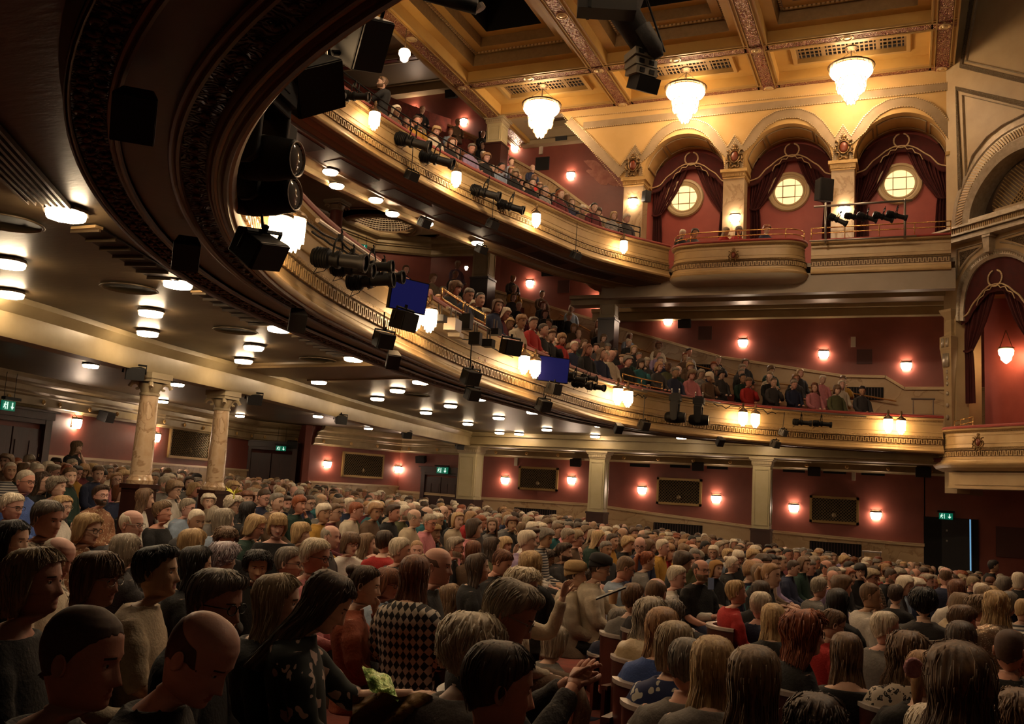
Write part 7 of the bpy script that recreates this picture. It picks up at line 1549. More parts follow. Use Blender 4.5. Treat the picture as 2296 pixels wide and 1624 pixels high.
# px, py (head centre), head height in px, facing angle (0 = image right, + = toward camera), pitch, hair, colour, garment, skin, male, arm, options, label
HE = [
(184,1477,212,2,-6,'crop','stubble dark','black','ruddy',1,'lap',{},'man with very short dark hair, black top, the large dim head nearest on the left'),
(448,1474,192,12,-28,'bald','stubble','black','pink',1,'lap',{},'man with a nearly bald bowed head and black tee, second of the two nearest heads'),
(78,1306,150,2,6,'bob','ash blonde','black','ruddy',0,'lap',{'low':1},'woman with swept blonde bob and black top at the left edge, chin raised'),
(219,1300,122,14,0,'fringe','brown','cream','ruddy',0,'lap',{'g':'thin'},'woman with brown fringed bob and rimless glasses beside the man in a beige shirt'),
(352,1284,115,-2,4,'quiff','black','beige','olive',1,'lap',{'sl':.4},'young man with black quiff and short sleeved beige shirt'),
(484,1355,150,15,-4,'quiff','dark grey','black','ruddy',1,'lap',{'g':1},'man with swept greying hair and dark rectangular glasses behind the bowed bald head'),
(129,1252,88,15,-20,'receding','white','cream','pink',1,'lap',{},'old man with thin white hair and pink scalp looking down, behind the blonde at left'),
(26,1213,92,10,0,'long','black','black','fair',0,'lap',{},'woman with long black hair cut by the left edge'),
(106,1165,84,14,-4,'short','dark grey','check','ruddy',1,'lap',{},'man with short grey hair, ruddy face and small check shirt near the left edge'),
(197,1187,70,16,-6,'bob','blonde','brown pattern','fair',0,'lap',{'g':1},'woman with thick blonde bob, glasses and brown patterned top'),
(295,1177,62,12,-2,'receding','white','charcoal','pink',1,'lap',{'g':'thin'},'red faced man with thin white hair and wire glasses'),
(365,1148,48,14,12,'pixie','light brown','black','ruddy',0,'lap',{'low':1},'woman with cropped light hair and black top, eyes shut and chin up'),
(440,1169,50,40,-4,'crop','white','charcoal','tan',1,'chin',{'coat':1},'thin old man with shaved white hair and dark jacket, looking toward the camera'),
(502,1169,56,-40,0,'bob','grey','light blue','fair',0,'lap',{},'grey bobbed head seen from behind with a pale blue shoulder'),
(281,1235,74,-60,0,'bob','grey','charcoal','fair',0,'lap',{},'rounded grey bob seen from behind, behind the young man in beige'),
(432,1222,70,-50,0,'bob','blonde','grey','fair',0,'lap',{},'streaky blonde bob seen from behind, above the dark haired pair'),
(506,1213,58,60,-20,'curly','brown','black','fair',0,'lap',{},'woman with short curly brown hair, face bowed toward us'),
(439,1268,85,-25,0,'long','black','black','olive',0,'lap',{},'black haired woman turned away behind the man with swept hair'),
(502,1253,70,-50,0,'perm','lavender grey','grey','fair',0,'lap',{},'rounded lavender grey set hair seen from behind'),
(577,1271,70,70,-8,'curly','black','black','tan',0,'lap',{},'dark curly head facing us over the blonde straight hair'),
(27,1137,62,14,-6,'short','white','grey','pink',1,'lap',{'g':1},'white haired man with dark glasses, topmost at the left edge'),
(57,1081,50,18,0,'crop','grey','blue','ruddy',1,'lap',{'g':1},'man with cropped grey hair, glasses and a blue sweater'),
(94,1081,46,14,0,'long','dark brown','black','fair',0,'lap',{'g':1},'young woman with dark hair and glasses right of the blue sweater'),
(129,1092,46,8,0,'curly','grey','charcoal','fair',0,'lap',{},'woman with loose curly grey hair under the standing woman'),
(226,1112,46,30,4,'quiff','dark brown','brown pattern','pink',1,'lap',{'g':1,'b':'dark brown'},'bearded man with glasses and a brown leaf patterned shirt'),
(140,1137,50,14,0,'bob','blonde','white','fair',0,'lap',{'g':'thin'},'blonde woman in glasses just behind the man in small check'),
(296,1133,42,20,-6,'short','dark brown','black','ruddy',1,'lap',{'g':1},'man with dark hair and glasses in black, behind the red faced man'),
(270,1105,40,18,0,'fringe','auburn','navy','fair',0,'chin',{},'woman with auburn fringe and a hand at her cheek'),
(325,1118,46,-20,0,'long','brown','white','fair',0,'lap',{},'long straight brown hair over a white top, seen from behind near the marble column'),
(421,1139,42,10,-4,'short','grey','light blue','pink',1,'lap',{'g':1},'grey haired man in glasses leaning near the second marble column'),
(467,1126,38,60,0,'perm','white','beige','fair',0,'lap',{},'old woman with round white curls facing us'),
(524,1133,42,18,-4,'curly','white','black','fair',0,'lap',{'g':1},'woman with spiky white hair and dark glasses below the yellow flower'),
(476,1153,38,-20,0,'bob','grey','grey','fair',0,'chin',{},'small grey bob with a raised hand beside it'),
(573,1181,52,8,-16,'bob','blonde','dark green','ruddy',0,'lap',{'g':1},'blonde woman in glasses and dark green print looking down'),
(622,1178,54,70,-10,'fringe','blonde','black','pink',0,'lap',{'low':1,'coat':1},'blonde woman with a fringe and open black jacket facing us'),
(675,1195,48,8,0,'fringe','blonde','brown','fair',0,'lap',{},'blonde with a bowl shaped fringe in profile, left of the older man'),
(556,1147,44,-40,0,'long','black','black','olive',0,'lap',{},'glossy black hair from behind, left of the blonde facing us'),
(741,1205,50,12,-2,'receding','grey','charcoal','pink',1,'lap',{},'balding grey man in profile behind the pink shirted man'),
(707,1249,82,12,-4,'short','white','pink','ruddy',1,'lap',{'g':1,'b':'goatee'},'white haired man in dark glasses and pink shirt with white goatee'),
(649,1264,74,6,-2,'short','dark grey','burgundy','fair',0,'lap',{'g':1},'grey haired woman in glasses right of the curly head facing us'),
(786,1219,50,45,-4,'fringe','brown','white','fair',0,'lap',{'g':1},'woman with a brown fringe, glasses and white top with folded arms'),
(822,1220,48,0,0,'long','light brown','white','fair',0,'lap',{},'young woman in a white top with straight light brown hair'),
(862,1216,52,-70,0,'short','dark brown','red','fair',0,'lap',{'coat':1},'dark cropped head from behind above a bright red jacket'),
(898,1235,58,-4,0,'short','white','charcoal','ruddy',1,'lap',{},'man with neat silver hair and dark shirt, left of the bald man'),
(934,1235,42,80,0,'crop','strawberry','grey','pink',0,'lap',{},'fair face looking straight at us between silver hair and bald man'),
(981,1270,78,14,2,'bald','stubble','black','pink',1,'lap',{},'fully bald smiling man in a black jumper with an earring'),
(929,1290,88,-75,0,'longfringe','auburn','diamond knit','fair',0,'lap',{},'long auburn hair from behind over a black and white diamond knit'),
(818,1313,86,-2,-4,'bun','dark brown','rust','fair',0,'chin',{},'dark haired woman in a rust orange jacket with her hand at her mouth'),
(869,1309,68,22,-4,'fringe','auburn','light blue','ruddy',0,'lap',{'g':1},'woman in glasses with auburn fringe peering past the rust jacket'),
(733,1350,132,-5,-26,'long','dark brown','dark floral','fair',0,'reach',{'sl':.55},'woman in black print top with long dark hair falling over her face'),
(622,1351,125,0,2,'long','ash blonde','black','fair',0,'lap',{},'woman with long straight blonde hair and black cardigan in profile'),
(1072,1273,62,0,4,'long','dark brown','black','fair',0,'lap',{},'young woman with long dark hair and dark sweater, profile at the aisle'),
(1142,1378,147,4,-24,'quiff','grey','charcoal','ruddy',1,'clap',{'g':'thin'},'grey haired man in wire glasses bowing his head and clapping'),
(1058,1458,152,-55,-4,'perm','white','grey','fair',0,'lap',{},'big white cloud of curls seen from behind in the near middle'),
(1119,1542,196,-15,-8,'short','dark brown','black','ruddy',1,'lap',{},'dark haired head out of focus at the bottom centre'),
(1174,1316,80,12,-8,'perm','white','cream','fair',0,'raise',{'g':1},'white haired woman in a cream top raising her hand, behind the clapping man'),
(1189,1267,60,-80,0,'wavy','blonde','black','fair',0,'lap',{},'long wavy blonde hair from behind over black, middle of the stalls'),
(1126,1262,56,22,-22,'short','auburn','black','ruddy',1,'lap',{},'man with short ginger brown hair looking down'),
(1291,1290,56,8,-2,'hat','tan cloth','cream','fair',0,'lap',{'coat':1},'woman in a beige beret and cream hoodie sitting on the aisle'),
(1345,1274,56,10,-10,'hat','black cloth','cream','fair',0,'reach',{'coat':1,'g':'thin'},'woman in a black beret and cream jacket holding a programme'),
(1402,1275,50,-5,-20,'crop','brown','light blue','ruddy',1,'reach',{'g':1},'man in glasses and pale blue shirt with a paper cup'),
(1265,1239,42,15,0,'quiff','dark brown','charcoal','fair',1,'lap',{'b':'dark brown'},'dark bearded man above the beige beret'),
(1359,1233,38,60,0,'short','dark grey','charcoal','tan',1,'lap',{},'lined grey man facing us right of the bearded man'),
(1293,1241,32,20,-4,'receding','grey','grey','pink',1,'chin',{'g':1},'balding man in glasses beside the dark bearded man'),
(1452,1258,42,-10,-8,'pony','red','grey','fair',0,'lap',{},'red haired girl with a high ponytail'),
(1227,1254,42,16,-12,'curly','dark brown','black','tan',0,'chin',{},'woman with dark curls, hand near her chin, left of the beige beret'),
(1103,1227,44,-10,0,'long','dark brown','olive','fair',0,'raise',{},'brunette from behind pointing with an olive sleeve'),
(1133,1222,38,35,0,'fringe','blonde','black','ruddy',0,'lap',{},'smiling blonde woman turned to her neighbour'),
(974,1198,38,40,8,'hat','tan cloth','black','brown',0,'chin',{},'woman with a tan beret tilting her head'),
(1021,1228,46,10,0,'quiff','grey','black','ruddy',1,'chin',{'g':1,'b':'grey'},'grey bearded man in glasses behind the bald man'),
(1061,1236,46,-65,0,'long','auburn','brown','fair',0,'lap',{},'auburn hair from behind right of the grey bearded man'),
(1419,1342,66,-50,0,'short','brown','grey','fair',0,'lap',{},'cropped brown hair from behind at the head of the aisle seats'),
(1471,1331,64,-60,-4,'receding','brown','charcoal','pink',1,'lap',{},'man with a bald crown and dark sides seen from behind'),
(1458,1382,78,-50,0,'curlylong','grey','satin','fair',0,'lap',{'coat':1},'grey curls from behind over a creased satin bomber jacket'),
(1506,1378,62,-60,-4,'curly','dark grey','charcoal','fair',0,'lap',{},'dark grey curls right of the satin bomber jacket'),
(1484,1412,96,-60,0,'long','strawberry','blue','fair',0,'lap',{},'strawberry blonde hair from behind with a blue sleeve on the aisle'),
(1513,1450,106,-58,0,'bob','ash blonde','navy floral','fair',0,'lap',{},'ash blonde bob from behind over a navy dress with white flowers'),
(1540,1492,116,-70,-4,'short','dark grey','grey','ruddy',1,'lap',{},'grey cropped head from behind in a grey jumper at the aisle end'),
(1598,1496,132,-75,0,'longfringe','blonde','grey','fair',0,'lap',{},'long brownish blonde hair from behind, left of two near women'),
(1691,1528,152,-62,0,'longfringe','light brown','charcoal','fair',0,'lap',{},'very long brown hair with blonde ends, right of two near women'),
(1518,1294,50,18,-6,'short','white','white','pink',1,'reach',{},'white haired man waving his hand in front of the bearded man in black'),
(1572,1280,46,58,4,'receding','dark brown','black','ruddy',1,'lap',{'g':1,'b':'brown','sl':.4},'bearded man in glasses and black tee looking back at us'),
(1606,1276,38,60,0,'scarf','ginger cloth','black','fair',0,'lap',{},'woman with a ginger headscarf beside the bearded man in black'),
(1642,1266,36,8,0,'bun','white','black','fair',0,'lap',{'g':1},'woman with white hair tied up and glasses'),
(1651,1329,54,-2,4,'short','blonde','red','pink',1,'lap',{'s':.86},'small boy with white blond hair and red polo shirt'),
(1705,1331,56,-60,0,'longfringe','dark brown','black','fair',0,'lap',{},'long dark hair from behind right of the blond boy'),
(1706,1359,62,-45,-4,'short','white','navy','pink',1,'lap',{},'white haired man from behind in dark navy right of the boy'),
(1733,1390,70,-70,0,'longfringe','blonde','black','fair',0,'lap',{},'straight blonde hair from behind in front of the white haired man'),
(1805,1421,98,3,0,'curlylong','red','black','pink',0,'lap',{'g':1},'woman with big red curls and black glasses in profile'),
(1868,1401,66,-2,-18,'pony','brown','red','fair',0,'lap',{'g':1},'woman in glasses and red top looking down beside the red curls'),
(1986,1410,74,-6,0,'short','white','grey','pink',1,'lap',{'g':'thin'},'silver haired man in thin glasses on the right side'),
(1898,1467,92,-75,0,'longfringe','brown','black','fair',0,'lap',{'low':1},'straight chestnut hair from behind with bare shoulders'),
(2036,1468,96,-60,-8,'curlylong','brown','white floral','fair',0,'lap',{},'wavy brown hair from behind over a white blouse with black flowers'),
(2070,1512,102,-55,-8,'pony','strawberry','black','fair',0,'lap',{'coat':1},'blonde ponytail with a pink scrunchie over a black hood'),
(2152,1530,168,-75,0,'wavy','brown','black','fair',0,'lap',{},'large tumbling brown hair filling the bottom right'),
(2263,1460,86,-50,0,'crop','stubble dark','black','ruddy',1,'lap',{},'man with shaved hair and black jacket at the right edge'),
(2155,1438,86,-62,0,'long','dark brown','black','fair',0,'lap',{},'dark brown long hair from behind left of the shaved man'),
(2070,1352,64,-70,0,'curly','black','charcoal','fair',0,'lap',{'coat':1},'black curly head from behind in a charcoal coat'),
(1878,1352,62,-58,0,'long','black','black','olive',0,'lap',{},'sleek long black hair from behind above the woman in red'),
(1837,1318,46,-30,-4,'short','grey','grey','pink',1,'lap',{},'grey haired man from behind at the middle right'),
(2234,1358,64,-60,0,'wavy','blonde','sequins','fair',0,'lap',{},'wavy blonde hair over a glittering sequin top'),
(2146,1326,52,-60,0,'long','auburn','white','fair',0,'lap',{},'long copper hair from behind over a white top'),
(2120,1294,40,-60,-6,'bald','brown','navy','pink',1,'lap',{},'pink bald crown from behind on the right'),
(2008,1334,46,-60,0,'short','dark brown','black','fair',0,'lap',{},'dark haired head from behind left of the black curls'),
(1946,1420,54,-70,0,'bob','lavender grey','pink','fair',0,'lap',{},'lilac tinted bob over a coral pink top behind the silver haired man'),
(1830,1640,150,-70,0,'curly','dark brown','black','fair',0,'lap',{},'dark curly crown cut by the bottom edge right of the long brown hair'),
(2292,1618,130,-60,0,'curly','brown','black','fair',0,'lap',{},'brown curly head cut by the bottom right corner'),
(2085,1660,150,-70,0,'short','white','grey','fair',0,'lap',{},'pale hair just showing at the bottom edge under the brown curls'),
(-8,1530,150,14,-4,'short','grey','black','ruddy',1,'lap',{'g':1},'grey man in glasses mostly outside the left edge'),
(2251,1312,38,-50,0,'curly','dark grey','navy','fair',0,'lap',{},'grey curls from behind near the right edge'),
(2284,1302,36,-50,0,'bob','white','black','fair',0,'lap',{},'white bob at the right edge of the crowd'),
(2228,1270,28,10,0,'short','black','black','olive',1,'lap',{},'dark haired person below the dark wall panel near the right edge'),
(1330,1300,42,12,-6,'curly','dark brown','beige','fair',0,'lap',{},'dark haired neighbour between the two berets'),
(560,1200,46,-30,0,'short','dark brown','black','fair',1,'lap',{},'dark cropped head left of the blonde looking down'),
(700,1330,60,-60,0,'fringe','dark brown','burgundy','fair',0,'lap',{},'dark fringe just visible between the two long haired women'),
(1010,1340,60,-20,0,'long','light brown','black','fair',0,'lap',{},'light brown head in the gap left of the clapping man'),
(1385,1395,60,-55,-4,'short','dark grey','navy','fair',1,'lap',{},'dim grey head by the aisle armrests'),
(1245,1440,70,-40,-8,'bob','grey','grey','fair',0,'lap',{},'grey head low between clapping man and the aisle'),
]
heroes = []; GH = 'stalls audience seen as individuals'
chairs_for = []
for k, (x, y, h, al, pt, hr, hc, cl, sk, ml, ar, op, lab) in enumerate(HE):
    D = (.236 if hr in ('bald', 'crop', 'receding') else .252)*FPX/h*op.get('s', 1.); P = atD(x, y, D); P[2] = P[2]
    bd = face_dir(al) if abs(al) > 30 else nrm(.5*to_stage(P)+.5*face_dir(al))
    o = make_person(P, face_dir(al), bd, h, hr, hc, cl, sk, ml, ar, 1.2, math.radians(pt), op.get('g'), op.get('b'), op.get('sl', 1.), lab, GH, h > 40, bool(op.get('coat')), op.get('s', 1.), k, True, False, 'low' if op.get('low') else None)
    heroes.append((P[0], P[1])); chairs_for.append((o, bd, P, lab, D))
HEXY = np.array(heroes)
HPX = [(x, y, h, .236*FPX/h*op.get('s', 1.)) for (x, y, h, al, pt, hr, hc, cl, sk, ml, ar, op, lab) in HE]
# ---- theatre seats
def chair_proto():
    e = empty('theatre_seat'); a = np.linspace(-1.15, 1.15, 15)
    sh = lambda r, z: [(.10-r*math.cos(t)*1.0, r*1.02*math.sin(t), z) for t in a]
    MB().grid([sh(.27, .40), sh(.275, .88), sh(.25, .88), sh(.245, .42)]).build('back_shell', mat('seat_wood', (.07, .018, .012), .3), e, smooth=True, autos=A30)
    MB().grid([sh(.285, .875), sh(.285, .90), sh(.225, .90), sh(.225, .875)]).build('rim', mat('seat_rim', (.42, .36, .32), .3), e, smooth=False)
    m = MB(); m.grid([sh(.243, .46), sh(.225, .6), sh(.22, .76), sh(.24, .86)]); m.build('back_pad', VELVET, e, smooth=True)
    m = MB(); m.box((.12, 0, .43), (.44, .42, .09)); c = m.build('seat_pad', VELVET, e); b = c.modifiers.new('b', 'BEVEL'); b.width = .03; b.segments = 3
    for s in (-1, 1):
        m = MB(); m.box((.08, s*.27, .33), (.34, .03, .64)); m.box((.1, s*.27, .66), (.36, .055, .03)); m.build('armrest', mat('seat_wood', (.07, .018, .012), .3), e)
    return e
CH = chair_proto(); first = True; bpy.context.view_layer.update()
wanted = ['satin bomber', 'strawberry blonde', 'ash blonde bob', 'grey cropped head', 'long brownish blonde', 'white cloud', 'grey haired man in wire', 'bald crown', 'head of the aisle', 'big red curls', 'small boy', 'from behind right of the blond boy', 'straight blonde hair from behind', 'black curly head', 'beige beret', 'dim grey head', 'dark grey curls', 'lilac tinted', 'wavy brown hair', 'fully bald']
for o, bd, P, lab, D in chairs_for:
    if not any(w in lab for w in wanted) or D > 9: continue
    c = CH if first else copy_tree(CH); first = False
    q = np.array([P[0], P[1], P[2]-1.19])-bd*.075; c.location = tuple(q); c.rotation_euler = (0, 0, yaw_of(bd)); tag(c, 'dark wood theatre seat under the '+' '.join(lab.replace(',', '').split()[:9]), 'theatre seat', 'theatre seats')
# ---- the rest of the stalls: arcs of seats round the stage
rs = np.random.RandomState(11)
HST_F = ['bob', 'fringe', 'long', 'curly', 'perm', 'pixie', 'bob', 'longfringe', 'short', 'wavy', 'bun', 'pony', 'curly']; HST_M = ['short', 'short', 'receding', 'bald', 'quiff', 'crop']
HCF = ['grey', 'white', 'white', 'blonde', 'blonde', 'ash blonde', 'strawberry', 'brown', 'brown', 'dark brown', 'dark brown', 'light brown', 'auburn', 'black', 'dark grey', 'strawberry', 'white', 'red', 'brown']
HCM = ['grey', 'white', 'dark grey', 'brown', 'dark brown', 'black', 'grey']
CLX = ['black', 'black', 'black', 'charcoal', 'charcoal', 'navy', 'navy', 'navy', 'black', 'black', 'grey', 'dark green', 'brown', 'burgundy', 'white', 'cream', 'red', 'light blue', 'brown', 'charcoal', 'brown', 'teal', 'beige', 'olive', 'black', 'charcoal', 'pink', 'striped', 'check', 'lilac', 'mustard', 'black']
SKX = ['fair']*7+['pink']*4+['ruddy']*4+['olive', 'tan', 'brown']
def rnd_person():
    f = rs.rand() < .64
    return dict(hair=str(rs.choice(HST_F if f else HST_M)), hc=str(rs.choice(HCF if f else HCM)), cloth=str(rs.choice(CLX)), skin=str(rs.choice(SKX)), male=0 if f else 1, arm=str(rs.choice(['lap', 'lap', 'down', 'chin', 'lap'])), glasses=(1 if rs.rand() < .3 else None), beard=(None if f or rs.rand() > .25 else 'grey'))
cand = []      # (size, P, facing, body, zone, row)
def inside_stalls(p):
    # left of the rear wall polyline?
    for a, b in zip(RW[:-1], RW[1:]):
        pass
    if p[1] > 27.6: return False
    q = [RW[0], RW[1], RW[2], RW[3], RW[4], RW[5]]
    xw = np.interp(p[1], [8, 13.8, q[2][1], 25.6, 28.5], [-14.6, -16.4, q[2][0], q[4][0], -16.3]); return p[0] > xw+.7
row = 0; R0 = 6.3
while R0+row*.9 < 31:
    R_ = R0+row*.9; nseat = int(R_*3.2/.58); ph0 = (row % 2)*.5
    for j in range(nseat):
        th = math.pi/2*.62+(j+ph0)*.58/R_
        p = FOC+R_*np.array([math.cos(th), math.sin(th)])
        p = p+rs.uniform(-.07, .07, 2)
        if not (-1.5 < p[1] < 27.6) or p[0] > 4.2 or not inside_stalls(p): continue
        aang = math.degrees(th)
        if abs(((aang-205) % 360)) < 1.6*7/R_*1. or abs(((aang-158) % 360)) < 1.4*7/R_: continue      # aisles
        z = floor_z(*p)+1.19+rs.uniform(-.05, .05); x, y, D = proj((p[0], p[1], z))
        if D < 5.4 or x < -30 or x > IW+30 or y > IH+60: continue
        if np.min(np.linalg.norm(HEXY-p, axis=1)) < (.50 if D < 12 else .40): continue
        if any(abs(x-a) < (.62*h+.085*FPX/D) and abs(y-b) < (.5*h+.10*FPX/D) and D < d_ for a, b, h, d_ in HPX): continue
        if D < 7.2 and (x > 1150 or y > 1260): continue
        if any(np.linalg.norm(np.array(c[:2])-p) < .5 for c in (c1, c2)): continue
        if y < 1092 and (300 < x < 345 or 462 < x < 505) and D > 16: continue
        cand.append((D, np.array([p[0], p[1], z]), 'stalls', row))
    row += 1
nst = len(cand)
def circle_people(P, N, fz, i0, i1, rows, zone, gap):
    d = np.r_[0, np.cumsum(np.linalg.norm(np.diff(P[:, :2], axis=0), axis=1))]
    for r in range(rows):
        off = .62+r*.86
        t = d[i0]+(r % 2)*.27
        while t < d[i1]:
            i = np.interp(t, d, np.arange(len(d))); q = at_path(P, N, i, -off, fz(off)+1.13+rs.uniform(-.05, .05)); t += .55*(1-0*off)+gap
            if q[1] > 28.0: continue
            if rs.rand() < .04: continue
            q[:2] += rs.uniform(-.06, .06, 2)
            x, y, D = proj(q)
            if x < -20 or x > 2125 or y < -20 or (zone == 'lower circle' and (x < 905 or (x < 1000 and D < 18))) or (zone == 'upper circle' and x < 885): continue
            if zone == 'lower circle' and abs(x-1085) < 26 and r > 5: continue
            cand.append((D, q, zone, r))
iL = int(path_hit(LP, LN, 800, 552, 0)[2]); circle_people(LP, LN, rise_low, iL, len(LP)-8, 11, 'lower circle', 0)
iU = int(path_hit(UP_, UN, 870, 256, 0)[2]); circle_people(UP_, UN, rise_up, iU, len(UP_)-6, 9, 'upper circle', .06)
for x in (-5.8, -5.45, -4.6, -4.25, -3.5): cand.append((26, np.array([x, 25.0, 9.02]), 'bowed box', 0))
# drop the hidden ones: keep those whose head projects to a free spot or is nearest in its cell
print('candidates', len(cand), 'stalls', nst)
order = sorted(range(len(cand)), key=lambda k: cand[k][0])
NI = 300-len(HE)-2
ORD = ['front', 'second', 'third', 'fourth', 'fifth', 'sixth', 'seventh', 'eighth', 'ninth', 'tenth', 'eleventh']
AN = {'stalls': [(0, 'at the left edge'), (180, 'below the standing woman'), (320, 'by the first marble column'), (490, 'by the second marble column'), (610, 'below the far corner doors'), (740, 'left of the rear lattice panel'), (860, 'right of the rear lattice panel'), (990, 'below the doors by the broad column'), (1100, 'right of the broad column'), (1220, 'below the first side lattice panel'), (1345, 'below the middle cream column'), (1460, 'left of the middle lattice panel'), (1580, 'right of the middle lattice panel'), (1711, 'below the slim column'), (1860, 'below the last lattice panel'), (1990, 'left of the stage door'), (2130, 'below the stage door'), (2250, 'toward the right edge')],
      'lower circle': [(950, 'above the blue screen'), (1060, 'above the cable trays'), (1170, 'above the lantern pair'), (1280, 'above the second screen'), (1400, 'below the middle column'), (1530, 'above the hung moving lights'), (1660, 'above the mid lanterns'), (1800, 'above the barrel spots'), (1950, 'above the last lanterns')],
      'upper circle': [(870, 'near the standing man'), (960, 'above the first lantern'), (1080, 'below the wood pillar'), (1200, 'above the third lantern'), (1330, 'below the black panel'), (1450, 'near the gable')], 'bowed box': [(1600, 'in the bowed box')]}
ndone = 0; used = {}; stuffp = []
perdata = [rnd_person() for _ in cand]
for k in order:
    D, P, zone, r = cand[k]; x, y, _ = proj(P); pr = perdata[k]
    bd = to_stage(P); a = rs.uniform(-.35, .65)+(.9 if rs.rand() < .16 else 0); c_, s_ = math.cos(-a), math.sin(-a); fd = np.array([bd[0]*c_-bd[1]*s_, bd[0]*s_+bd[1]*c_, 0])
    if zone != 'stalls' and rs.rand() < .5: v = CAM-P; fd = nrm([bd[0]*.8+v[0]/D*.6, bd[1]*.8+v[1]/D*.6, 0])
    pt = math.radians(rs.uniform(-14, 4)) if zone == 'stalls' else math.radians(rs.uniform(-25, 0))
    if ndone < NI:
        an = min(AN[zone], key=lambda q: abs(q[0]-x))[1]; hd = {'bald': 'bald, '+pr['hc']+' fringe', 'receding': 'balding '+pr['hc']}.get(pr['hair'], {'longfringe': 'long fringed ', 'fringe': 'fringed ', 'perm': 'set curly ', 'bun': 'tied up ', 'pony': 'ponytailed ', 'curlylong': 'long curly ', 'quiff': 'swept '}.get(pr['hair'], pr['hair']+' ')+pr['hc'])
        lab = f"person, {hd} hair, {pr['cloth']} top, {zone}, {an}"
        if len(lab.split()) > 16: lab = lab.replace('person, ', '')
        used[lab] = used.get(lab, 0)+1
        for alt in [('glasses', pr['glasses'])]:
            if used[lab] > 1:
                tries = 0
                while lab in used and tries < 12: pr['cloth'] = str(rs.choice(CLX)); lab = f"person, {hd} hair, {pr['cloth']} top, {zone}, {an}"; lab = lab if len(lab.split()) <= 16 else lab.replace('person, ', ''); tries += 1
                used[lab] = used.get(lab, 0)+1
        make_person(P, fd, bd, 0, pr['hair'], pr['hc'], pr['cloth'], pr['skin'], pr['male'], pr['arm'], .75, pt, pr['glasses'], pr['beard'], 1., lab, 'audience in the middle rows', D < 9.5, False, rs.uniform(.95, 1.04), k, D < 12)
        ndone += 1
    else: stuffp.append((P, fd, bd, pr, pt))
print('individuals', ndone+len(HE), 'stuff', len(stuffp))
# ---- everyone farther away: one crowd
SLOT = [SK[k] for k in SK]+[HM[k] for k in HAIRC]+[CM[k] for k in sorted(set(CLX))]+[EYED]
sidx = {('s', k): i for i, k in enumerate(SK)}; sidx.update({('h', k): len(SK)+i for i, k in enumerate(HAIRC)}); sidx.update({('c', k): len(SK)+len(HAIRC)+i for i, k in enumerate(sorted(set(CLX)))}); EI = len(SLOT)-1
_lo = {}
def lowres(kind):
    if kind in _lo: return _lo[kind]
    t, v = kind
    if t == 'head':
        n = 14; ph = phis(n); zs = [.121, .112, .09, .06, .025, .004, -.015, -.035, -.048, -.062, -.075, -.095, -.113]
        H = np.array([np.stack(head_pt(ph, np.full(n, z), 1.), 1) for z in zs]); nk = [np.stack([.05*np.cos(ph)-.02, .054*np.sin(ph), np.full(n, z)], 1) for z in (-.125, -.17)]; mb = MB(); mb.grid(np.concatenate([H, nk]), 0, closev=True, capu=True)
        for s in (-1, 1): mb.ball((.083, s*.031, 0), .009, 5, 3, 1); mb.ball((-.01, s*.082, -.005), .022, 5, 3, 0, (.8, .4, 1.3))
    elif t == 'hair': 
        mb = hair_mesh_low(v)
    else:
        n = 12; ph = phis(n); T = torso_pt(ph, [r for i, r in enumerate(TZ) if i in (2, 3, 4, 5, 6, 8, 10)]+[(.42, .19, .15, .14, .03)], .016); T[:, :, 2] -= HEADZ; T[:, :, 0] -= .02; mb = MB(); mb.grid(T, 0, closev=True, capu=True)
        for pth in arm_paths(v): P = smooth_path(pth, 6); P[:, 2] -= HEADZ; mb.tube(P[:5], [.045, .068, .06, .055, .045], 6); mb.ball(P[-1], .042, 5, 4, 1, (1.2, .8, .7))
    V = np.vstack(mb.v); _lo[kind] = (V, mb.f, mb.m); return _lo[kind]
def hair_mesh_low(v):
    m = hair_mesh(v, False, 0); return m
big = MB(); VV = []; FF = []; MM = []; nn = 0
for P, fd, bd, pr, pt in stuffp:
    yf, yb = yaw_of(fd), yaw_of(bd); Rf = rotm(yf, q_(pt, .15)); Rb = rotm(yb, 0); s = rs.uniform(.95, 1.04)
    for kind, R_, mm in ((('head', 0), Rf, {0: sidx[('s', pr['skin'])], 1: EI}), (('hair', pr['hair']), Rf, {0: sidx[('h', pr['hc'])]}), (('body', pr['arm']), Rb, {0: sidx[('c', pr['cloth'])], 1: sidx[('s', pr['skin'])]})):
        V, F, M_ = lowres(kind); W_ = (V*s) @ R_.T+P
        VV.append(W_); FF += [tuple(i+nn for i in f) for f in F]; MM += [mm[m] for m in M_]; nn += len(V)
if VV:
    me = bpy.data.meshes.new('seated_crowd'); me.from_pydata(np.vstack(VV).tolist(), [], FF)
    for m in SLOT: me.materials.append(m)
    me.polygons.foreach_set('material_index', MM); me.polygons.foreach_set('use_smooth', [True]*len(FF)); me.update()
    o = bpy.data.objects.new('seated_crowd', me); COL.objects.link(o); tag(o, 'far rows of the seated audience in stalls and circles', 'crowd', None, 'stuff')
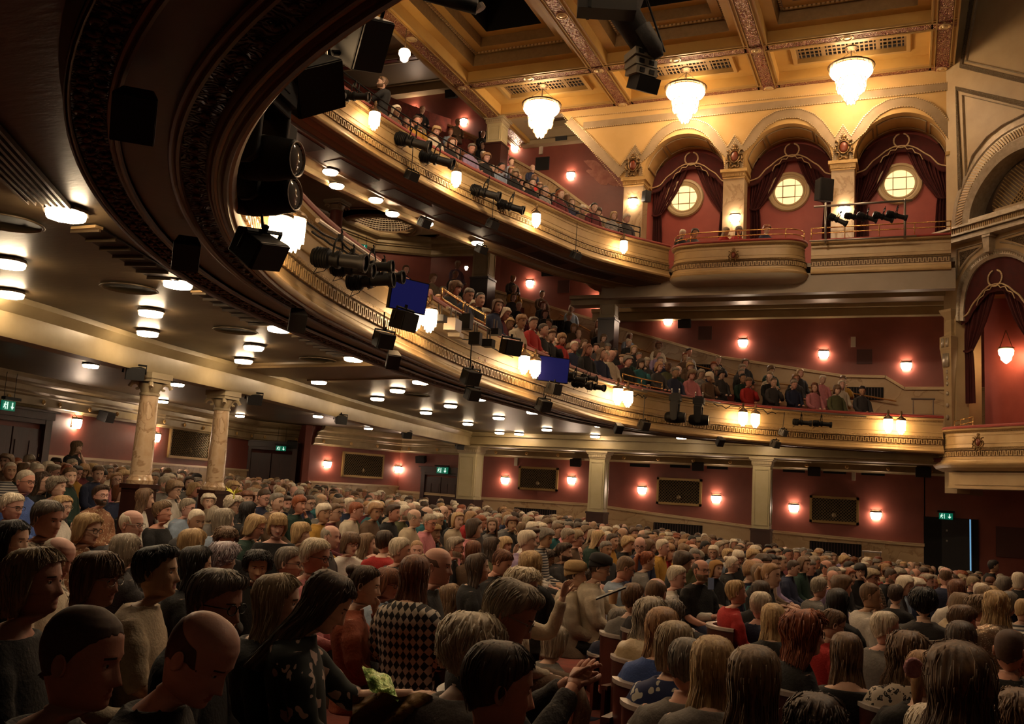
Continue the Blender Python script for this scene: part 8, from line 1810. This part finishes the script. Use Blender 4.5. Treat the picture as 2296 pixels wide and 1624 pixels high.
# ---- standing people
def standing(P, face, hair, hc, cloth, label, hh=1.55, male=0, skin='fair'):
    o = make_person(P, face, face, 0, hair, hc, cloth, skin, male, 'chin' if male == 0 else 'reach', 1.2, 0, None, 'brown' if male else None, .45, label, None, True, False, 1., 1, False)
    mb = MB()
    for s in (-1, 1): mb.tube([(.02, s*.09, .50), (.02, s*.095, .2), (.01, s*.10, -.08), (.0, s*.10, -.42)], [.12, .10, .075, .06], 10)
    mb.tube([(.02, 0, .55), (.02, 0, .42)], [.15, .16], 12); part('trousers', share(mb, 'standing_legs', [CM['black']]), o); return o
P = atD(172, 1003, 18.0); standing(P, face_dir(5), 'longfringe', 'light brown', 'black', 'woman in black standing against the marble dado at the back left')
h = path_hit(UP_, UN, 858, 192, -.5); P = atD(857, 186, proj(h[0])[2]+.3); standing(P, face_dir(165), 'short', 'brown', 'black', 'bearded man in black tee standing at the top of the upper circle', male=1)
# ---- held and carried things
def thing_box(x, y, D, size, ax, nm, label, cat, m, bev=0):
    o = MB().box((0, 0, 0), size).build(nm, m); o.location = (0, 0, 0); X, Y, Z = ax; mm = Matrix.Identity(4); P = atD(x, y, D)
    for i in range(3): mm[i][0] = X[i]; mm[i][1] = Y[i]; mm[i][2] = Z[i]; mm[i][3] = P[i]
    o.matrix_world = mm
    if bev: b = o.modifiers.new('b', 'BEVEL'); b.width = bev; b.segments = 3
    return tag(o, label, cat)
X = imgdir(10, 25); Y = nrm(np.cross(UP, X)); Z = np.cross(X, Y)
o = thing_box(1372, 1331, 7.6, (.26, .19, .012), (X, Y, Z), 'programme', 'black and white programme held open by the woman in the black beret', 'programme', BLACKP); MB().box((0, 0, .008), (.25, .18, .002)).build('page', mat('page_paper', (.62, .56, .45), .6), o)
P = atD(1374, 1354, 7.8); o = MB().lathe([(.032, 0), (.042, .10), (.038, .10), (.03, .01)], P, 16).build('paper_cup', mat('kraft_cup', (.5, .3, .15), .7), smooth=True, autos=A30); MB().lathe([(.043, .098), (.045, .105), (.04, .104)], P, 16).build('rim', WHITEP, o); tag(o, 'brown paper cup held on the aisle beside the pale blue shirt', 'cup')
g = MB(); G_ = [[atD(852+(i-4)*8+(j-3)*3, 1534+(j-3)*9+(i-4)*3+2*math.sin(i*1.7), 3.45+(3-j)*.02-.012*math.sin(j*2.1+i)-.03*math.sin(j/6*3.1)*math.sin(i/8*3.1)) for i in range(9)] for j in range(7)]; g.grid(G_); g.grid([[p+FWD*.02 for p in r] for r in G_]); tag(g.build('snack_bag', mat('green_foil', (.10, .30, .02), .25, .3, (.5, .6, .2), 30, .5, 40), smooth=True), 'shiny green snack bag in the lap below the rust jacket', 'snack bag')
g = MB(); G_ = [[atD(880+(i-6)*15, 1600+(j-3)*14+6*math.sin(i*1.1+j), 3.4+.08*math.sin(i*.9+j*1.3)) for i in range(13)] for j in range(7)]; g.grid(G_); g.grid([[p+FWD*.12-UP*.05 for p in r] for r in G_]); tag(g.build('folded_coat', mat('ochre_coat', (.30, .17, .05), .8, 0, (.22, .12, .035), 9, .5, 20), smooth=True), 'crumpled ochre coat lying across laps beside the green bag', 'coat')
P = atD(2048, 1498, 4.0); tag(MB().lathe([(.024, -.012), (.036, -.016), (.044, 0), (.036, .016), (.024, .012)], P, 14, 0, [RGT, UP, -FWD]).build('hair_scrunchie', mat('pink_scrunchie', (.42, .2, .2), .8, 0, (.3, .12, .15), 30, .6, 60), smooth=True), 'pink patterned scrunchie round the blonde ponytail at bottom right', 'scrunchie')
P = atD(525, 1108, 11.5); g = MB()
for k in range(9): a_ = k*.7; g.add([P, P+np.array([.07*math.cos(a_), .07*math.sin(a_), .03])+UP*.02, P+np.array([.12*math.cos(a_+.15), .12*math.sin(a_+.15), .04+.03*(k % 3)]), P+np.array([.07*math.cos(a_+.3), .07*math.sin(a_+.3), .03])], [(0, 1, 2, 3)])
g.tube([P-UP*.06, P], .01, 5); tag(g.build('yellow_flower', mat('yellow_petals', (.7, .66, .08), .6)), 'big yellow flower worn on the head of the spiky white haired woman', 'flower')
P = atD(1594, 1309, 10.5); tag(MB().box(P, (.065, .012, .13), [RGT, FWD, UP]).build('phone', mat('lit_phone', (.2, .22, .25), .3, emit=.015, ecol=(.6, .7, 1))), 'phone held up beside the bearded man in black', 'phone')
